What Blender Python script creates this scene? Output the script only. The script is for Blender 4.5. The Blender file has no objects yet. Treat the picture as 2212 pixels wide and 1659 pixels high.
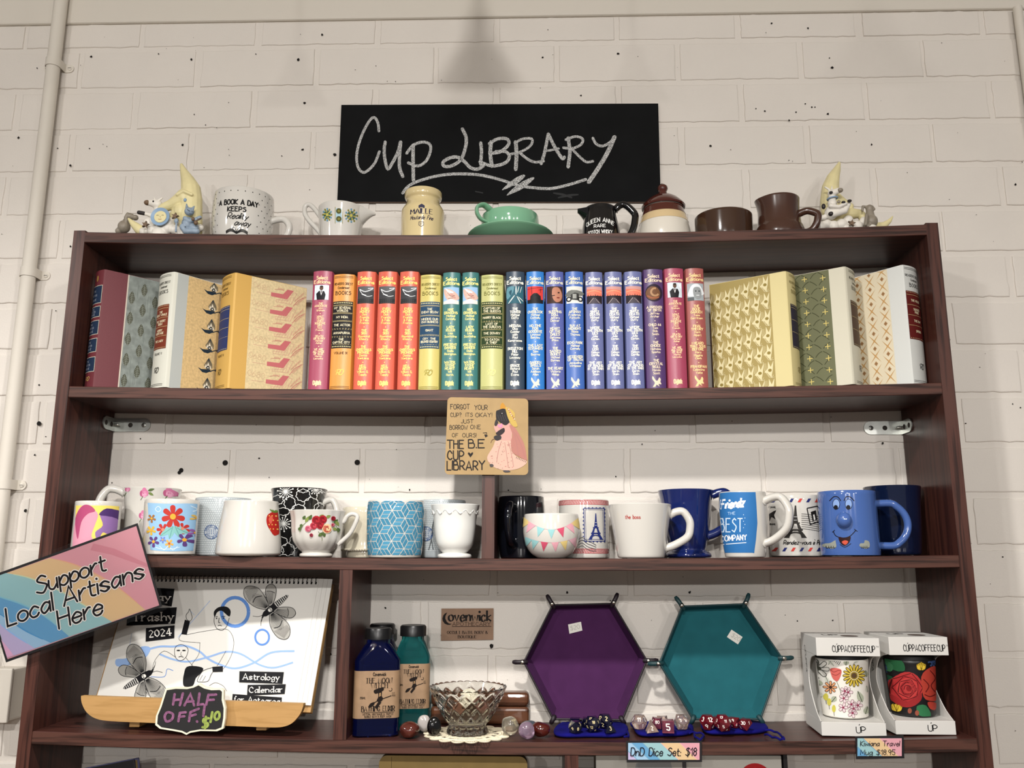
import bpy, bmesh, math, random
from mathutils import Vector, Matrix
from mathutils.geometry import tessellate_polygon
random.seed(7)
S = bpy.context.scene
COL = S.collection
PI = math.pi
# ------------------------------------------------------------------ camera
ZC = 1.5                                   # eye height above the floor
CAM = Vector((.0589, -1.339, ZC))
FPX, PITCH, YAW, ROLL = 1854.5, .2005, .0286, .0018
_c, _s = math.cos(YAW), math.sin(YAW)
_r = Vector((_c, _s, 0)); _f0 = Vector((-_s, _c, 0)); _z = Vector((0, 0, 1))
FWD = math.cos(PITCH) * _f0 + math.sin(PITCH) * _z
_u = -math.sin(PITCH) * _f0 + math.cos(PITCH) * _z
RGT = math.cos(ROLL) * _r + math.sin(ROLL) * _u
UPV = -math.sin(ROLL) * _r + math.cos(ROLL) * _u
cd = bpy.data.cameras.new('camera'); cam = bpy.data.objects.new('camera', cd); COL.objects.link(cam)
cam.matrix_world = Matrix(((RGT.x, UPV.x, -FWD.x, CAM.x), (RGT.y, UPV.y, -FWD.y, CAM.y), (RGT.z, UPV.z, -FWD.z, CAM.z), (0, 0, 0, 1)))
cd.sensor_width = 36; cd.lens = FPX / 2212 * 36; cd.clip_start = .02
S.camera = cam
def ray(px, py):
    return FWD + RGT * ((px - 1106) / FPX) + UPV * ((829.5 - py) / FPX)
def at(px, py, Y):                         # the point seen at a pixel, at depth Y (front of the shelves is 0, wall 0.161)
    d = ray(px, py); return CAM + d * ((Y - CAM.y) / d.y)
# ------------------------------------------------------------------ light and view
S.view_settings.view_transform = 'Standard'; S.view_settings.look = 'None'
S.view_settings.exposure = 0.0; S.view_settings.gamma = 1.0; S.view_settings.use_curve_mapping = False
W = bpy.data.worlds.new('shop_ambient'); S.world = W; W.use_nodes = True
W.node_tree.nodes['Background'].inputs[0].default_value = (1.0, .96, .93, 1)
W.node_tree.nodes['Background'].inputs[1].default_value = .2
LAMP_COL = (1.0, .965, .925)
LAMPS = [(-.05, -.8, 2.32, 74), (-.05, -2.3, 2.25, 70), (-.05, -4.6, 2.25, 106),
         (-1.235, -.8, 2.32, 52), (-1.235, -2.3, 2.25, 32), (-1.235, -4.6, 2.25, 62), (1.35, -2.3, 2.25, 22), (1.35, -4.6, 2.25, 68)]
# ------------------------------------------------------------------ materials
def lin(c):
    if isinstance(c, str):
        c = tuple(int(c[i:i + 2], 16) for i in (0, 2, 4))
    return tuple(((v / 255) / 12.92 if v / 255 <= .04045 else ((v / 255 + .055) / 1.055) ** 2.4) for v in c)
MATS = {}
def mat(name, c='FFFFFF', rough=.5, metal=0, coat=0, trans=0, ior=1.45, spec=.5, alpha=1, var=0, scale=40, bump=0, bscale=300, sheen=0):
    if name in MATS: return MATS[name]
    m = bpy.data.materials.new(name); m.use_nodes = True; nt = m.node_tree; b = nt.nodes['Principled BSDF']
    col = lin(c)
    b.inputs['Base Color'].default_value = (*col, 1); b.inputs['Roughness'].default_value = rough
    b.inputs['Metallic'].default_value = metal; b.inputs['Coat Weight'].default_value = coat; b.inputs['Coat Roughness'].default_value = .06
    b.inputs['Transmission Weight'].default_value = trans; b.inputs['IOR'].default_value = ior
    b.inputs['Specular IOR Level'].default_value = spec; b.inputs['Alpha'].default_value = alpha
    b.inputs['Sheen Weight'].default_value = sheen
    if var or bump:
        tc = nt.nodes.new('ShaderNodeTexCoord')
    if var:
        n = nt.nodes.new('ShaderNodeTexNoise'); n.inputs['Scale'].default_value = scale; n.inputs['Detail'].default_value = 6
        nt.links.new(tc.outputs['Object'], n.inputs['Vector'])
        r = nt.nodes.new('ShaderNodeValToRGB'); r.color_ramp.elements[0].position = .3; r.color_ramp.elements[1].position = .7
        r.color_ramp.elements[0].color = (*[v * (1 - var) for v in col], 1); r.color_ramp.elements[1].color = (*[min(1, v * (1 + var)) for v in col], 1)
        nt.links.new(n.outputs['Fac'], r.inputs[0]); nt.links.new(r.outputs[0], b.inputs['Base Color'])
    if bump:
        n = nt.nodes.new('ShaderNodeTexNoise'); n.inputs['Scale'].default_value = bscale; n.inputs['Detail'].default_value = 4
        nt.links.new(tc.outputs['Object'], n.inputs['Vector'])
        bp = nt.nodes.new('ShaderNodeBump'); bp.inputs['Strength'].default_value = bump; bp.inputs['Distance'].default_value = .001
        nt.links.new(n.outputs['Fac'], bp.inputs['Height']); nt.links.new(bp.outputs[0], b.inputs['Normal'])
    MATS[name] = m; return m
def wood(name, dark, light, axis='X', freq=1.0, rough=.5, coat=0):
    if name in MATS: return MATS[name]
    m = bpy.data.materials.new(name); m.use_nodes = True; nt = m.node_tree; b = nt.nodes['Principled BSDF']
    tc = nt.nodes.new('ShaderNodeTexCoord'); mp = nt.nodes.new('ShaderNodeMapping')
    mp.inputs['Scale'].default_value = (6, 160, 160) if axis == 'X' else (160, 160, 6)
    mp.inputs['Scale'].default_value = [v * freq for v in mp.inputs['Scale'].default_value]
    nt.links.new(tc.outputs['Object'], mp.inputs[0])
    n = nt.nodes.new('ShaderNodeTexNoise'); n.inputs['Scale'].default_value = 1; n.inputs['Detail'].default_value = 5; n.inputs['Distortion'].default_value = .6
    nt.links.new(mp.outputs[0], n.inputs['Vector'])
    mp2 = nt.nodes.new('ShaderNodeMapping'); mp2.inputs['Scale'].default_value = [v * 2.9 for v in mp.inputs['Scale'].default_value]
    nt.links.new(tc.outputs['Object'], mp2.inputs[0])
    n2 = nt.nodes.new('ShaderNodeTexNoise'); n2.inputs['Scale'].default_value = 1; n2.inputs['Detail'].default_value = 2
    nt.links.new(mp2.outputs[0], n2.inputs['Vector'])
    ad = nt.nodes.new('ShaderNodeMath'); ad.operation = 'MULTIPLY_ADD'; ad.inputs[1].default_value = .3; nt.links.new(n2.outputs['Fac'], ad.inputs[0]); nt.links.new(n.outputs['Fac'], ad.inputs[2])
    r = nt.nodes.new('ShaderNodeValToRGB'); e = r.color_ramp.elements
    e[0].position = .50; e[1].position = .70; e[0].color = (*lin(dark), 1); e[1].color = (*lin(light), 1)
    nt.links.new(ad.outputs[0], r.inputs[0]); nt.links.new(r.outputs[0], b.inputs['Base Color'])
    b.inputs['Roughness'].default_value = rough; b.inputs['Coat Weight'].default_value = coat; b.inputs['Specular IOR Level'].default_value = .3
    MATS[name] = m; return m
def ink(c):                                # printed colour
    return mat('print_' + c, c, rough=.5, spec=.15)
def glaze(c, rough=.12):                   # glazed ceramic
    return mat('glaze_' + c, c, rough=rough, coat=.6, spec=.5)
# ------------------------------------------------------------------ mesh builder
class MB:
    def __init__(s): s.v = []; s.f = []; s.m = []; s.sm = []; s.mats = []
    def mi(s, m):
        if m not in s.mats: s.mats.append(m)
        return s.mats.index(m)
    def add(s, vs, fs, m, smooth=False, M=None):
        o = len(s.v); s.v += [tuple(M @ Vector(p)) if M is not None else tuple(p) for p in vs]; k = s.mi(m)
        for f in fs: s.f.append([i + o for i in f]); s.m.append(k); s.sm.append(smooth)
    def bm(s, bm, m, smooth=False, M=None):
        bm.verts.ensure_lookup_table(); bm.verts.index_update()
        s.add([v.co[:] for v in bm.verts], [[v.index for v in f.verts] for f in bm.faces], m, smooth, M); bm.free()
    def box(s, x0, x1, y0, y1, z0, z1, m, bev=0, M=None, seg=2, smooth=False):
        bm = bmesh.new(); bmesh.ops.create_cube(bm, size=1)
        for v in bm.verts: v.co = Vector(((x0 + x1) / 2 + v.co.x * (x1 - x0), (y0 + y1) / 2 + v.co.y * (y1 - y0), (z0 + z1) / 2 + v.co.z * (z1 - z0)))
        if bev: bmesh.ops.bevel(bm, geom=bm.edges[:], offset=bev, segments=seg, affect='EDGES', profile=.5)
        s.bm(bm, m, smooth, M)
    def lathe(s, prof, m, seg=48, sx=1, sy=1, M=None, smooth=True, rf=None, mf=None):
        vs = []; fs = []; n = len(prof)
        for j, (r, z) in enumerate(prof):
            for i in range(seg):
                a = 2 * PI * i / seg; rr = rf(r, z, a, j) if rf else r
                zz = z
                if isinstance(rr, tuple): rr, zz = rr
                vs.append((rr * math.cos(a) * sx, rr * math.sin(a) * sy, zz))
        for j in range(n - 1):
            for i in range(seg):
                fs.append((j * seg + i, j * seg + (i + 1) % seg, (j + 1) * seg + (i + 1) % seg, (j + 1) * seg + i))
        fs.append(list(range(seg))[::-1]) if prof[0][0] > 1e-6 else None
        fs.append([(n - 1) * seg + i for i in range(seg)]) if prof[-1][0] > 1e-6 else None
        s.add(vs, fs, m, smooth, M)
    def tube(s, pts, rad, m, seg=10, closed=False, M=None, flat=1.0, up=None, caps=True):
        pts = [Vector(p) for p in pts]; n = len(pts)
        if not hasattr(rad, '__len__'): rad = [rad] * n
        vs = []; fs = []; prev = None
        for i, p in enumerate(pts):
            a = pts[i - 1] if (i or closed) else p; b = pts[(i + 1) % n] if (i < n - 1 or closed) else p
            t = (b - a).normalized()
            if prev is None:
                h = Vector(up) if up else (Vector((0, 0, 1)) if abs(t.z) < .9 else Vector((1, 0, 0)))
                e1 = (h - t * h.dot(t)).normalized()
            else:
                e1 = (prev - t * prev.dot(t)).normalized()
            prev = e1; e2 = t.cross(e1)
            for k in range(seg):
                q = 2 * PI * k / seg; vs.append(p + (e1 * math.cos(q) * flat + e2 * math.sin(q)) * rad[i])
        for i in range(n if closed else n - 1):
            for k in range(seg):
                a = i * seg + k; b = i * seg + (k + 1) % seg; j = ((i + 1) % n) * seg
                fs.append((a, b, j + (k + 1) % seg, j + k))
        if not closed and caps: fs.append(list(range(seg))[::-1]); fs.append([(n - 1) * seg + k for k in range(seg)])
        s.add(vs, fs, m, True, M)
    def ball(s, c, r, m, seg=16, M=None, rot=None):
        r = (r, r, r) if not hasattr(r, '__len__') else r
        bm = bmesh.new(); bmesh.ops.create_uvsphere(bm, u_segments=seg, v_segments=max(6, seg * 2 // 3), radius=1)
        R = rot.to_matrix() if rot else Matrix.Identity(3)
        for v in bm.verts: v.co = Vector(c) + R @ Vector((v.co.x * r[0], v.co.y * r[1], v.co.z * r[2]))
        s.bm(bm, m, True, M)
    def prism(s, poly, y0, y1, m, M=None, ms=None, smooth=False):        # poly in x,z extruded along y
        n = len(poly); tr = tessellate_polygon([[Vector((p[0], p[1], 0)) for p in poly]])
        vs = [(p[0], y0, p[1]) for p in poly] + [(p[0], y1, p[1]) for p in poly]
        s.add(vs, [list(t) for t in tr] + [[i + n for i in t[::-1]] for t in tr], m, smooth, M)
        s.add(vs, [(i, (i + 1) % n, (i + 1) % n + n, i + n) for i in range(n)], ms or m, smooth, M)
    def build(s, name, parent=None, M=None, sharp=40, voxel=0, smooth=0):
        me = bpy.data.meshes.new(name); me.from_pydata(s.v, [], s.f)
        for m in s.mats: me.materials.append(m)
        me.polygons.foreach_set('material_index', s.m); me.polygons.foreach_set('use_smooth', s.sm); me.update()
        ob = bpy.data.objects.new(name, me); COL.objects.link(ob)
        if voxel:
            md = ob.modifiers.new('r', 'REMESH'); md.mode = 'VOXEL'; md.voxel_size = voxel; md.use_smooth_shade = True
            if smooth:
                sd = ob.modifiers.new('s', 'SMOOTH'); sd.iterations = smooth; sd.factor = .5
            dg = bpy.context.evaluated_depsgraph_get(); dg.update()
            me2 = bpy.data.meshes.new_from_object(ob.evaluated_get(dg)); ob.modifiers.clear(); ob.data = me2; me2.name = name
            if not me2.materials: me2.materials.append(s.mats[0])
            bpy.data.meshes.remove(me)
        elif any(s.sm): me.set_sharp_from_angle(angle=math.radians(sharp))
        if parent: ob.parent = parent
        if M is not None: ob.matrix_local = M
        return ob
def thing(name, label, cat, loc=(0, 0, 0), rz=0, group=None, rot=None):
    o = bpy.data.objects.new(name, None); COL.objects.link(o); o.empty_display_size = .02
    o.location = loc; o.rotation_euler = rot or (0, 0, rz); o['label'] = label; o['category'] = cat
    if group: o['group'] = group
    return o
def tag(o, label, cat, group=None):
    o['label'] = label; o['category'] = cat
    if group: o['group'] = group
    return o
def struct(o): o['kind'] = 'structure'; return o
def dup(root, label, dx=None, loc=None):
    r = root.copy(); COL.objects.link(r); r['label'] = label
    if loc is not None: r.location = loc
    for ch in list(root.children):
        c = ch.copy(); COL.objects.link(c); c.parent = r; c.matrix_parent_inverse = ch.matrix_parent_inverse
        for g in list(ch.children):
            d = g.copy(); COL.objects.link(d); d.parent = c
    return r
# ------------------------------------------------------------------ drawing: flat figures laid on a surface
FONT = {}
def _font():
    src = """A:023962 1454|B:0209 ~0939473606 ~0646544202|C:~57391805133253|D:0209 ~093957543202|E:59090252 0646|F:590902 0646|G:~57391805133253 535535
H:0209 5259 0656|I:0209|J:~4944321203|K:0209 590552|L:090242|M:0209346962|N:02095259|O:~391805133253655839|P:0209 ~0939573505|Q:~391805133253655839 4461|R:0209 ~0939573505 2552
S:~583918173655543203|T:0969 3932|U:~090412425459|V:093269|W:0922476289|X:0952 0259|Y:093669 3632|Z:09590252
a:~452604123345 4642|b:0902 ~042645432203|c:~452604123243|d:4942 ~452604123345|e:0444 ~44452604123243|f:~38291712 0626|g:~452604123345 ~46412001|h:0902 ~04264542|i:0602 0808|j:~161100 1818|k:0902 460442|l:0902
m:0602 ~04263532 ~34566562|n:0602 ~04264542|o:~26050322434526|p:0600 ~042645432203|q:4640 ~452604123345|r:0602 ~042636|s:~45260524432203|t:~18132232 0636|u:~06032244 4642|v:062246|w:0612355266|x:0642 0246|y:0623 4610|z:06460242
0:~29070422444729|1:072922|2:~0829473602 0242|3:~08294726 ~2645432203|4:390454 3932|5:490906 ~0636443203|6:~39050322442604|7:094912|8:~2607294726 ~2604224426|9:~472907254732
.:0202|,:0211|::0202 0505|!:0904 0202|?:~0829472624 2222|&:~5218293817041232 54|-:0535|':0907|$:~583918173655543203 3931|~:~05162645|/:0249"""
    for part in src.replace('\n', '|').split('|'):
        k = part[0]; v = part[2:]; st = []
        for t in v.split(' '):
            sm = t.startswith('~'); t = t.lstrip('~')
            st.append((sm, [(int(t[i]), int(t[i + 1]) - 2) for i in range(0, len(t) - 1, 2)]))
        FONT[k] = (max(p[0] for _, s in st for p in s), st)
_font()
def spline(pts, n=5, closed=False):
    P = [Vector((p[0], p[1])) for p in pts]; out = []; N = len(P)
    if N < 3: return P
    if not closed and (P[0] - P[-1]).length < 1e-6: closed = True; P = P[:-1]; N -= 1; rep = True
    else: rep = False
    for i in range(N if closed else N - 1):
        p1, p2 = P[i], P[(i + 1) % N]
        p0 = P[i - 1] if (i or closed) else p1; p3 = P[(i + 2) % N] if (i < N - 2 or closed) else p2
        for k in range(n):
            t = k / n
            out.append(.5 * ((2 * p1) + (p2 - p0) * t + (2 * p0 - 5 * p1 + 4 * p2 - p3) * t * t + (3 * p1 - p0 - 3 * p2 + p3) * t ** 3))
    if not closed or rep: out.append(P[0] if rep else P[-1])
    return out
class Art:
    """mapf(x, y, lift) takes a 2-D point of the drawing (y downwards) to the surface"""
    def __init__(s, mb, mapf, maxe=1e9, base=.0003, step=.00012):
        s.mb = mb; s.f = mapf; s.maxe = maxe; s.base = base; s.step = step; s.n = 0; s.met = None
    def lift(s, L):                        # each figure a hair above the last, as ink is laid on ink
        s.n += 1; return s.base + L * s.step + (s.n % 40) * s.step / 45
    def tris(s, vs, ts, m, L):
        vs = [tuple(v[:2]) for v in vs]; out = []; st = [tuple(t) for t in ts]; q = [s.met(*v) for v in vs] if s.met else vs
        while st:
            a, b, c = st.pop()
            e = [(math.dist(q[a], q[b]), a, b, c), (math.dist(q[b], q[c]), b, c, a), (math.dist(q[c], q[a]), c, a, b)]
            d, i, j, k = max(e)
            if d > s.maxe:
                vs.append(((vs[i][0] + vs[j][0]) / 2, (vs[i][1] + vs[j][1]) / 2)); w = len(vs) - 1
                if s.met: q.append(s.met(*vs[-1]))
                st += [(i, w, k), (w, j, k)]
            else: out.append((a, b, c))
        lift = s.lift(L)
        s.mb.add([s.f(x, y, lift) for x, y in vs], out, m)
    def poly(s, pts, c, L=0, smooth=0):
        if smooth: pts = spline(pts, smooth, True)
        m = ink(c) if isinstance(c, str) else c
        s.tris(pts, tessellate_polygon([[Vector((p[0], p[1], 0)) for p in pts]]), m, L)
    def rect(s, x0, y0, x1, y1, c, L=0): s.poly([(x0, y0), (x1, y0), (x1, y1), (x0, y1)], c, L)
    def disc(s, x, y, r, c, L=0, ry=None, n=14, rot=0):
        ry = ry or r; q = [(x + r * math.cos(2 * PI * i / n) * math.cos(rot) - ry * math.sin(2 * PI * i / n) * math.sin(rot), y + r * math.cos(2 * PI * i / n) * math.sin(rot) + ry * math.sin(2 * PI * i / n) * math.cos(rot)) for i in range(n)]
        s.poly(q, c, L)
    def stroke(s, pts, w, c, L=0, smooth=0, nib=None, cap=False, closed=False, taper=False):
        m = ink(c) if isinstance(c, str) else c
        P = spline(pts, smooth, closed) if smooth else [Vector((p[0], p[1])) for p in pts]
        if closed and not smooth: P.append(P[0])
        if closed and smooth: P.append(P[0])
        if len(P) == 1 or all((p - P[0]).length < 1e-9 for p in P): s.disc(P[0][0], P[0][1], w * .62, m, L, n=8); return
        Q = []
        for p in P:
            if not Q or (p - Q[-1]).length > 1e-9: Q.append(p)
        P = Q
        if s.maxe < 1e8:
            Q = [P[0]]
            for p in P[1:]:
                a = Q[-1]; k = max(1, math.ceil((math.dist(s.met(*p), s.met(*a)) if s.met else (p - a).length) / s.maxe))
                Q += [a + (p - a) * (i / k) for i in range(1, k + 1)]
            P = Q
        n = len(P); vs = []
        for i in range(n):
            d1 = (P[i] - P[i - 1]).normalized() if i else (P[1] - P[0]).normalized()
            d2 = (P[i + 1] - P[i]).normalized() if i < n - 1 else d1
            d = d1 + d2; d = d.normalized() if d.length > .2 else d1
            nr = Vector((-d.y, d.x)); ww = w / 2
            if nib is not None:
                a = math.atan2(-d.y, d.x); ww *= .28 + .72 * abs(math.sin(a - nib))
            else: ww /= max(.55, nr.dot(Vector((-d1.y, d1.x))))
            if taper: ww *= .35 + .65 * math.sin(PI * (.08 + .84 * i / (n - 1)))
            vs += [P[i] + nr * ww, P[i] - nr * ww]
        lift = s.lift(L)
        s.mb.add([s.f(v[0], v[1], lift) for v in vs], [(2 * i, 2 * i + 1, 2 * i + 3, 2 * i + 2) for i in range(n - 1)], m)
        if cap:
            for p in (P[0], P[-1]): s.disc(p[0], p[1], w / 2, m, L, n=8)
    def ring(s, x, y, r, w, c, L=0, ry=None, n=24, a0=0, a1=2 * PI):
        ry = ry or r; s.stroke([(x + r * math.cos(a0 + (a1 - a0) * i / n), y + ry * math.sin(a0 + (a1 - a0) * i / n)) for i in range(n + 1)], w, c, L)
    def width(s, t, h, wf=1, sp=1.6):
        u = h / 7; return sum(((2.4 if ch == ' ' else FONT[ch][0] * wf) + sp) * u for ch in t) - sp * u
    def text(s, t, x, y, h, c, L=0, align='c', w=.9, wf=1, sp=1.6, serif=False, nib=None, slant=0, rot=0, fit=None, jit=0, cap=False, arc=0, smooth=True):
        """cap height h, baseline y; h in drawing units; rot in radians (clockwise positive because y points down)"""
        if fit:
            tw = s.width(t, h, 1, sp)
            wf = fit / tw; sp *= wf
        u = h / 7; tw = s.width(t, h, wf, sp); cx = {'c': -tw / 2, 'l': 0, 'r': -tw}[align]
        cr, sr = math.cos(rot), math.sin(rot)
        for ch in t:
            if ch == ' ': cx += (2.4 + sp) * u; continue
            gw, sts = FONT[ch]; dy = random.uniform(-jit, jit) * h; dr = random.uniform(-jit, jit) * .6
            mid = cx + gw * wf * u / 2
            ar = (mid / arc if arc else 0)
            def T(gx, gy):
                X = (gx * wf + gy * slant) * u; Y = -gy * u + dy
                if dr: X, Y = X - Y * dr, Y + X * dr
                X += cx
                if arc:
                    rr = arc - Y if arc > 0 else arc - Y
                    a2 = X / arc; X = rr * math.sin(a2); Y = arc - rr * math.cos(a2)
                return (x + X * cr - Y * sr, y + X * sr + Y * cr)
            for sm, pts in sts:
                q = [T(*p) for p in pts]
                s.stroke(q, w * u, c, L, smooth=(4 if sm and smooth else 0), nib=nib, cap=cap)
                if serif and len(pts) > 1 and not (sm and len(pts) > 3):
                    for p, o in ((pts[0], pts[1]), (pts[-1], pts[-2])):
                        if abs(p[1] - o[1]) > 2 and p[1] in (0, 7, 4, -2):
                            s.stroke([T(p[0] - 1.0 / wf ** .5, p[1]), T(p[0] + 1.0 / wf ** .5, p[1])], w * u * .5, c, L)
            cx += (gw * wf + sp) * u
def plane_map(O, U, V, N):                 # drawing in metres on a plane; y downwards
    O, U, V, N = map(Vector, (O, U, V, N))
    return lambda x, y, l: O + U * x - V * y + N * l
def seen_map(A, B, C, inv=None):           # drawing given as seen in the photograph, laid on the real plane through A, B, C
    n = (B - A).cross(C - A).normalized()
    if n.dot(CAM - A) < 0: n = -n
    def f(x, y, l):
        d = ray(x, y); p = CAM + d * ((A - CAM).dot(n) / d.dot(n)) + n * l
        return inv @ p if inv is not None else p
    return f
# ================================================================== the setting
D = .1613; BW = 1.43; TH = .0182; PT = .0196
ZS = [0, 2.0359, 1.7723, 1.5067, 1.2462, .93, .60, .10]
SAG = [0, .0115, .0085, .007, .0105, .008, .006, 0]
def zs(i, x): return ZS[i] - SAG[i] * max(0, 1 - (2 * x / BW) ** 2)
def rest(i, x, hw=.03): return max(zs(i, x - hw), zs(i, x + hw), zs(i, x)) + .0006
paint = mat('painted_brick', 'D8D2CA', rough=.6, bump=.35, bscale=420, var=.02, scale=9)
paint2 = mat('painted_beam', 'D3CDC2', rough=.6, bump=.15, bscale=200)
pit = mat('pit', '14100E', rough=.9)
mb = MB()
XL, XR, ZT = -2.4, 2.4, 2.535
mb.add([(XL, D + .0028, 0), (XR, D + .0028, 0), (XR, D + .0028, ZT), (XL, D + .0028, ZT)], [(0, 1, 2, 3)], paint)
pitch, course, jt = .233, .0872, .0105
rb = random.Random(3)
def brick(x0, x1, z0, z1):
    P = []
    def side(a, b, n, nx, nz):
        for i in range(n):
            t = i / n; j = rb.gauss(0, .0006); P.append((a[0] + (b[0] - a[0]) * t + nx * j, a[1] + (b[1] - a[1]) * t + nz * j))
    nl = max(3, int((x1 - x0) / .012))
    side((x0, z0), (x1, z0), nl, 0, 1); side((x1, z0), (x1, z1), 5, 1, 0); side((x1, z1), (x0, z1), nl, 0, 1); side((x0, z1), (x0, z0), 5, 1, 0)
    cx, cz = (x0 + x1) / 2, (z0 + z1) / 2; dy = rb.gauss(0, .0004); tl = rb.gauss(0, .004)
    def inn(p, k):
        return (p[0] + (k if p[0] < cx - (x1 - x0) / 2 + .006 else -k if p[0] > cx + (x1 - x0) / 2 - .006 else 0), p[1] + (k if p[1] < cz - (z1 - z0) / 2 + .006 else -k if p[1] > cz + (z1 - z0) / 2 - .006 else 0))
    n = len(P); I1 = [inn(p, .0008) for p in P]; I = [inn(p, .0025) for p in P]
    vs = [(p[0], D + .003, p[1]) for p in P] + [(p[0], D + .0006 + dy, p[1]) for p in I1] + [(p[0], D + dy + (p[1] - cz) * tl, p[1]) for p in I]
    fs = []
    for i in range(n):
        k = (i + 1) % n; fs += [(i, k, n + k, n + i), (n + i, n + k, 2 * n + k, 2 * n + i)]
    mb.add(vs, fs, paint); mb.add(vs[2 * n:], [list(range(n))], paint)
row = 0; zc = 1.5 + .0200 + 11 * course
zr = zc
rows = []
k = 0
while True:
    z1 = 1.5 + .020 + (12 - k) * course - jt / 2 if k else ZT - .001
    z0 = 1.5 + .020 + (11 - k) * course + jt / 2
    if z0 < .02: break
    off = (-.7143 if k % 2 == 0 else -.5977)
    n0 = math.floor((XL - off) / pitch)
    for i in range(n0, n0 + 24):
        x0 = off + i * pitch + jt / 2 + rb.gauss(0, .0015); x1 = off + (i + 1) * pitch - jt / 2 + rb.gauss(0, .0015)
        if x1 < XL or x0 > XR: continue
        brick(x0, x1, z0, z1)
    k += 1
wa = Art(mb, lambda x, y, l: Vector((x, D - .0012 - l, y)))
def speck(x, z, r):
    n = 7; wa.poly([(x + r * rb.uniform(.5, 1.1) * math.cos(2 * PI * i / n), z + r * rb.uniform(.5, 1.1) * math.sin(2 * PI * i / n)) for i in range(n)], pit)
for _ in range(330): speck(rb.uniform(-1.2, 1.2), rb.uniform(1.1, 2.52), rb.choice([.0006, .0007, .0009, .0009, .0011, .0015]))
for px, py, r in [(197, 123, 5), (343, 117, 3), (414, 129, 5), (645, 130, 7), (696, 76, 5), (658, 223, 6), (724, 334, 7), (420, 248, 3), (395, 314, 5), (654, 324, 5), (153, 358, 5), (41, 298, 5), (125, 321, 3), (81, 148, 3), (153, 533, 4),
                  (1335, 117, 5), (1797, 147, 6), (1745, 62, 4), (1666, 51, 4), (1788, 247, 5), (1753, 232, 4), (1719, 243, 4), (1704, 261, 4), (1652, 241, 4), (1760, 232, 3), (1535, 316, 5), (1882, 313, 4), (2193, 399, 5), (723, 335, 6), (1172, 125, 4), (1255, 207, 4), (2085, 915, 3), (2165, 1203, 3),
                  (85, 832, 4), (76, 983, 4), (1490, 1279, 5), (1062, 1395, 8), (833, 1313, 4), (1906, 957, 5), (1225, 1280, 5), (56, 1103, 6), (304, 948, 3), (560, 990, 4), (1330, 1030, 3), (885, 1058, 3)]:
    p = at(px, py, D); speck(p.x, p.z, r * .00055)
for px, py, r in [(487, 1000, 6), (772, 999, 6), (85, 915, 5), (392, 1016, 5), (388, 1021, 4)]:
    p = at(px, py, D); wa.disc(p.x, p.z, r * .0008, pit, n=16)
struct(mb.build('wall_back', sharp=30))
mb = MB(); mb.box(XL, XR, D - .006, D + .1, ZT, 3.1995, paint2, bev=.004); struct(mb.build('trim_1'))
mb = MB(); mb.box(XL, XR, -5.5, D + .003, -.05, 0, mat('shop_floor', '6E5A48', rough=.5, var=.15, scale=3)); struct(mb.build('floor'))
mb = MB(); mb.box(XL, XR, -5.5, D + .003, 3.2, 3.25, mat('ceiling_paint', 'C9C4BA', rough=.8)); struct(mb.build('ceiling'))

# ------------------------------------------------------------------ conduits and box on the wall
def pipe(label, px, py, r, z0, z1, clips):
    x = at(px, py, D - r).x
    t = thing('conduit_pipe', label, 'pipe', (x, D - r - .0075, z0))
    m = MB(); m.tube([(0, 0, 0), (0, 0, z1 - z0)], r, paint2, seg=24); m.build('pipe', t)
    for cy in clips:
        z = at(px, cy, D - r).z - z0 if cy < 3000 else cy
        m = MB(); w = .0085
        prof = [(-r * 1.0, .0), (-r * 1.0, 0)]
        arc = [(math.cos(a) * (r + .0018), math.sin(a) * (r + .0018)) for a in [PI * i / 16 + PI for i in range(17)]]
        pts = [(-r - .0018, r + .006)] + arc + [(r + .0018, r + .006)]
        ou = [(p[0], p[1]) for p in pts]; inn = [(p[0] * .9, p[1] * .9 if p[1] < 0 else p[1]) for p in pts]
        vs = []; fs = []
        for zz in (z - w, z + w):
            vs += [(p[0], p[1], zz) for p in ou]
        n = len(ou); fs = [(i, i + 1, n + i + 1, n + i) for i in range(n - 1)]
        vs2 = [(p[0] * .93, p[1] * .93, zz) for zz in (z - w, z + w) for p in ou]
        m.add(vs, fs, paint2, True); m.add(vs + vs2, [(i, i + 1, 2 * n + i + 1, 2 * n + i) for i in range(n - 1)] + [(n + i, n + i + 1, 3 * n + i + 1, 3 * n + i) for i in range(n - 1)], paint2)
        for sx in (1, -1):
            tabp = [(sx * r * .95, z - w), (sx * (r + .009), z - w)] + [(sx * (r + .009 + w * math.sin(a)), z - w * math.cos(a)) for a in [PI * i / 10 for i in range(11)]] + [(sx * r * .95, z + w)]
            m.prism(tabp if sx > 0 else tabp[::-1], r + .005, r + .0072, paint2)
        c = m.build('pipe_clip', t)
        for sx in (1, -1):
            m = MB(); m.ball((sx * (r + .010), r + .0045, z), (.0042, .002, .0042), paint2, seg=12)
            m.box(sx * (r + .010) - .0028, sx * (r + .010) + .0028, r + .0023, r + .0028, z - .0004, z + .0004, pit); m.build('screw', c)
    return t
pipe('white painted conduit pipe running up the wall left of the bookcase', 78, 500, .0125, .02, 3.199, [143, 592, 1047])
pipe('thin painted pipe at the far right edge of the brick wall', 2198, 60, .008, .02, 2.53, [])
jb = thing('junction_box', 'white painted box on the wall beside the bottom left of the bookcase', 'box', (at(18, 1550, D).x, D, at(18, 1556, D - .03).z))
m = MB(); m.box(-.022, .026, -.045, .001, 0, .082, paint2, bev=.004); m.build('box_body', jb)
m = MB(); m.box(-.024, .028, -.051, -.0452, -.001, .084, paint2, bev=.002); m.build('lid', jb)

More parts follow.
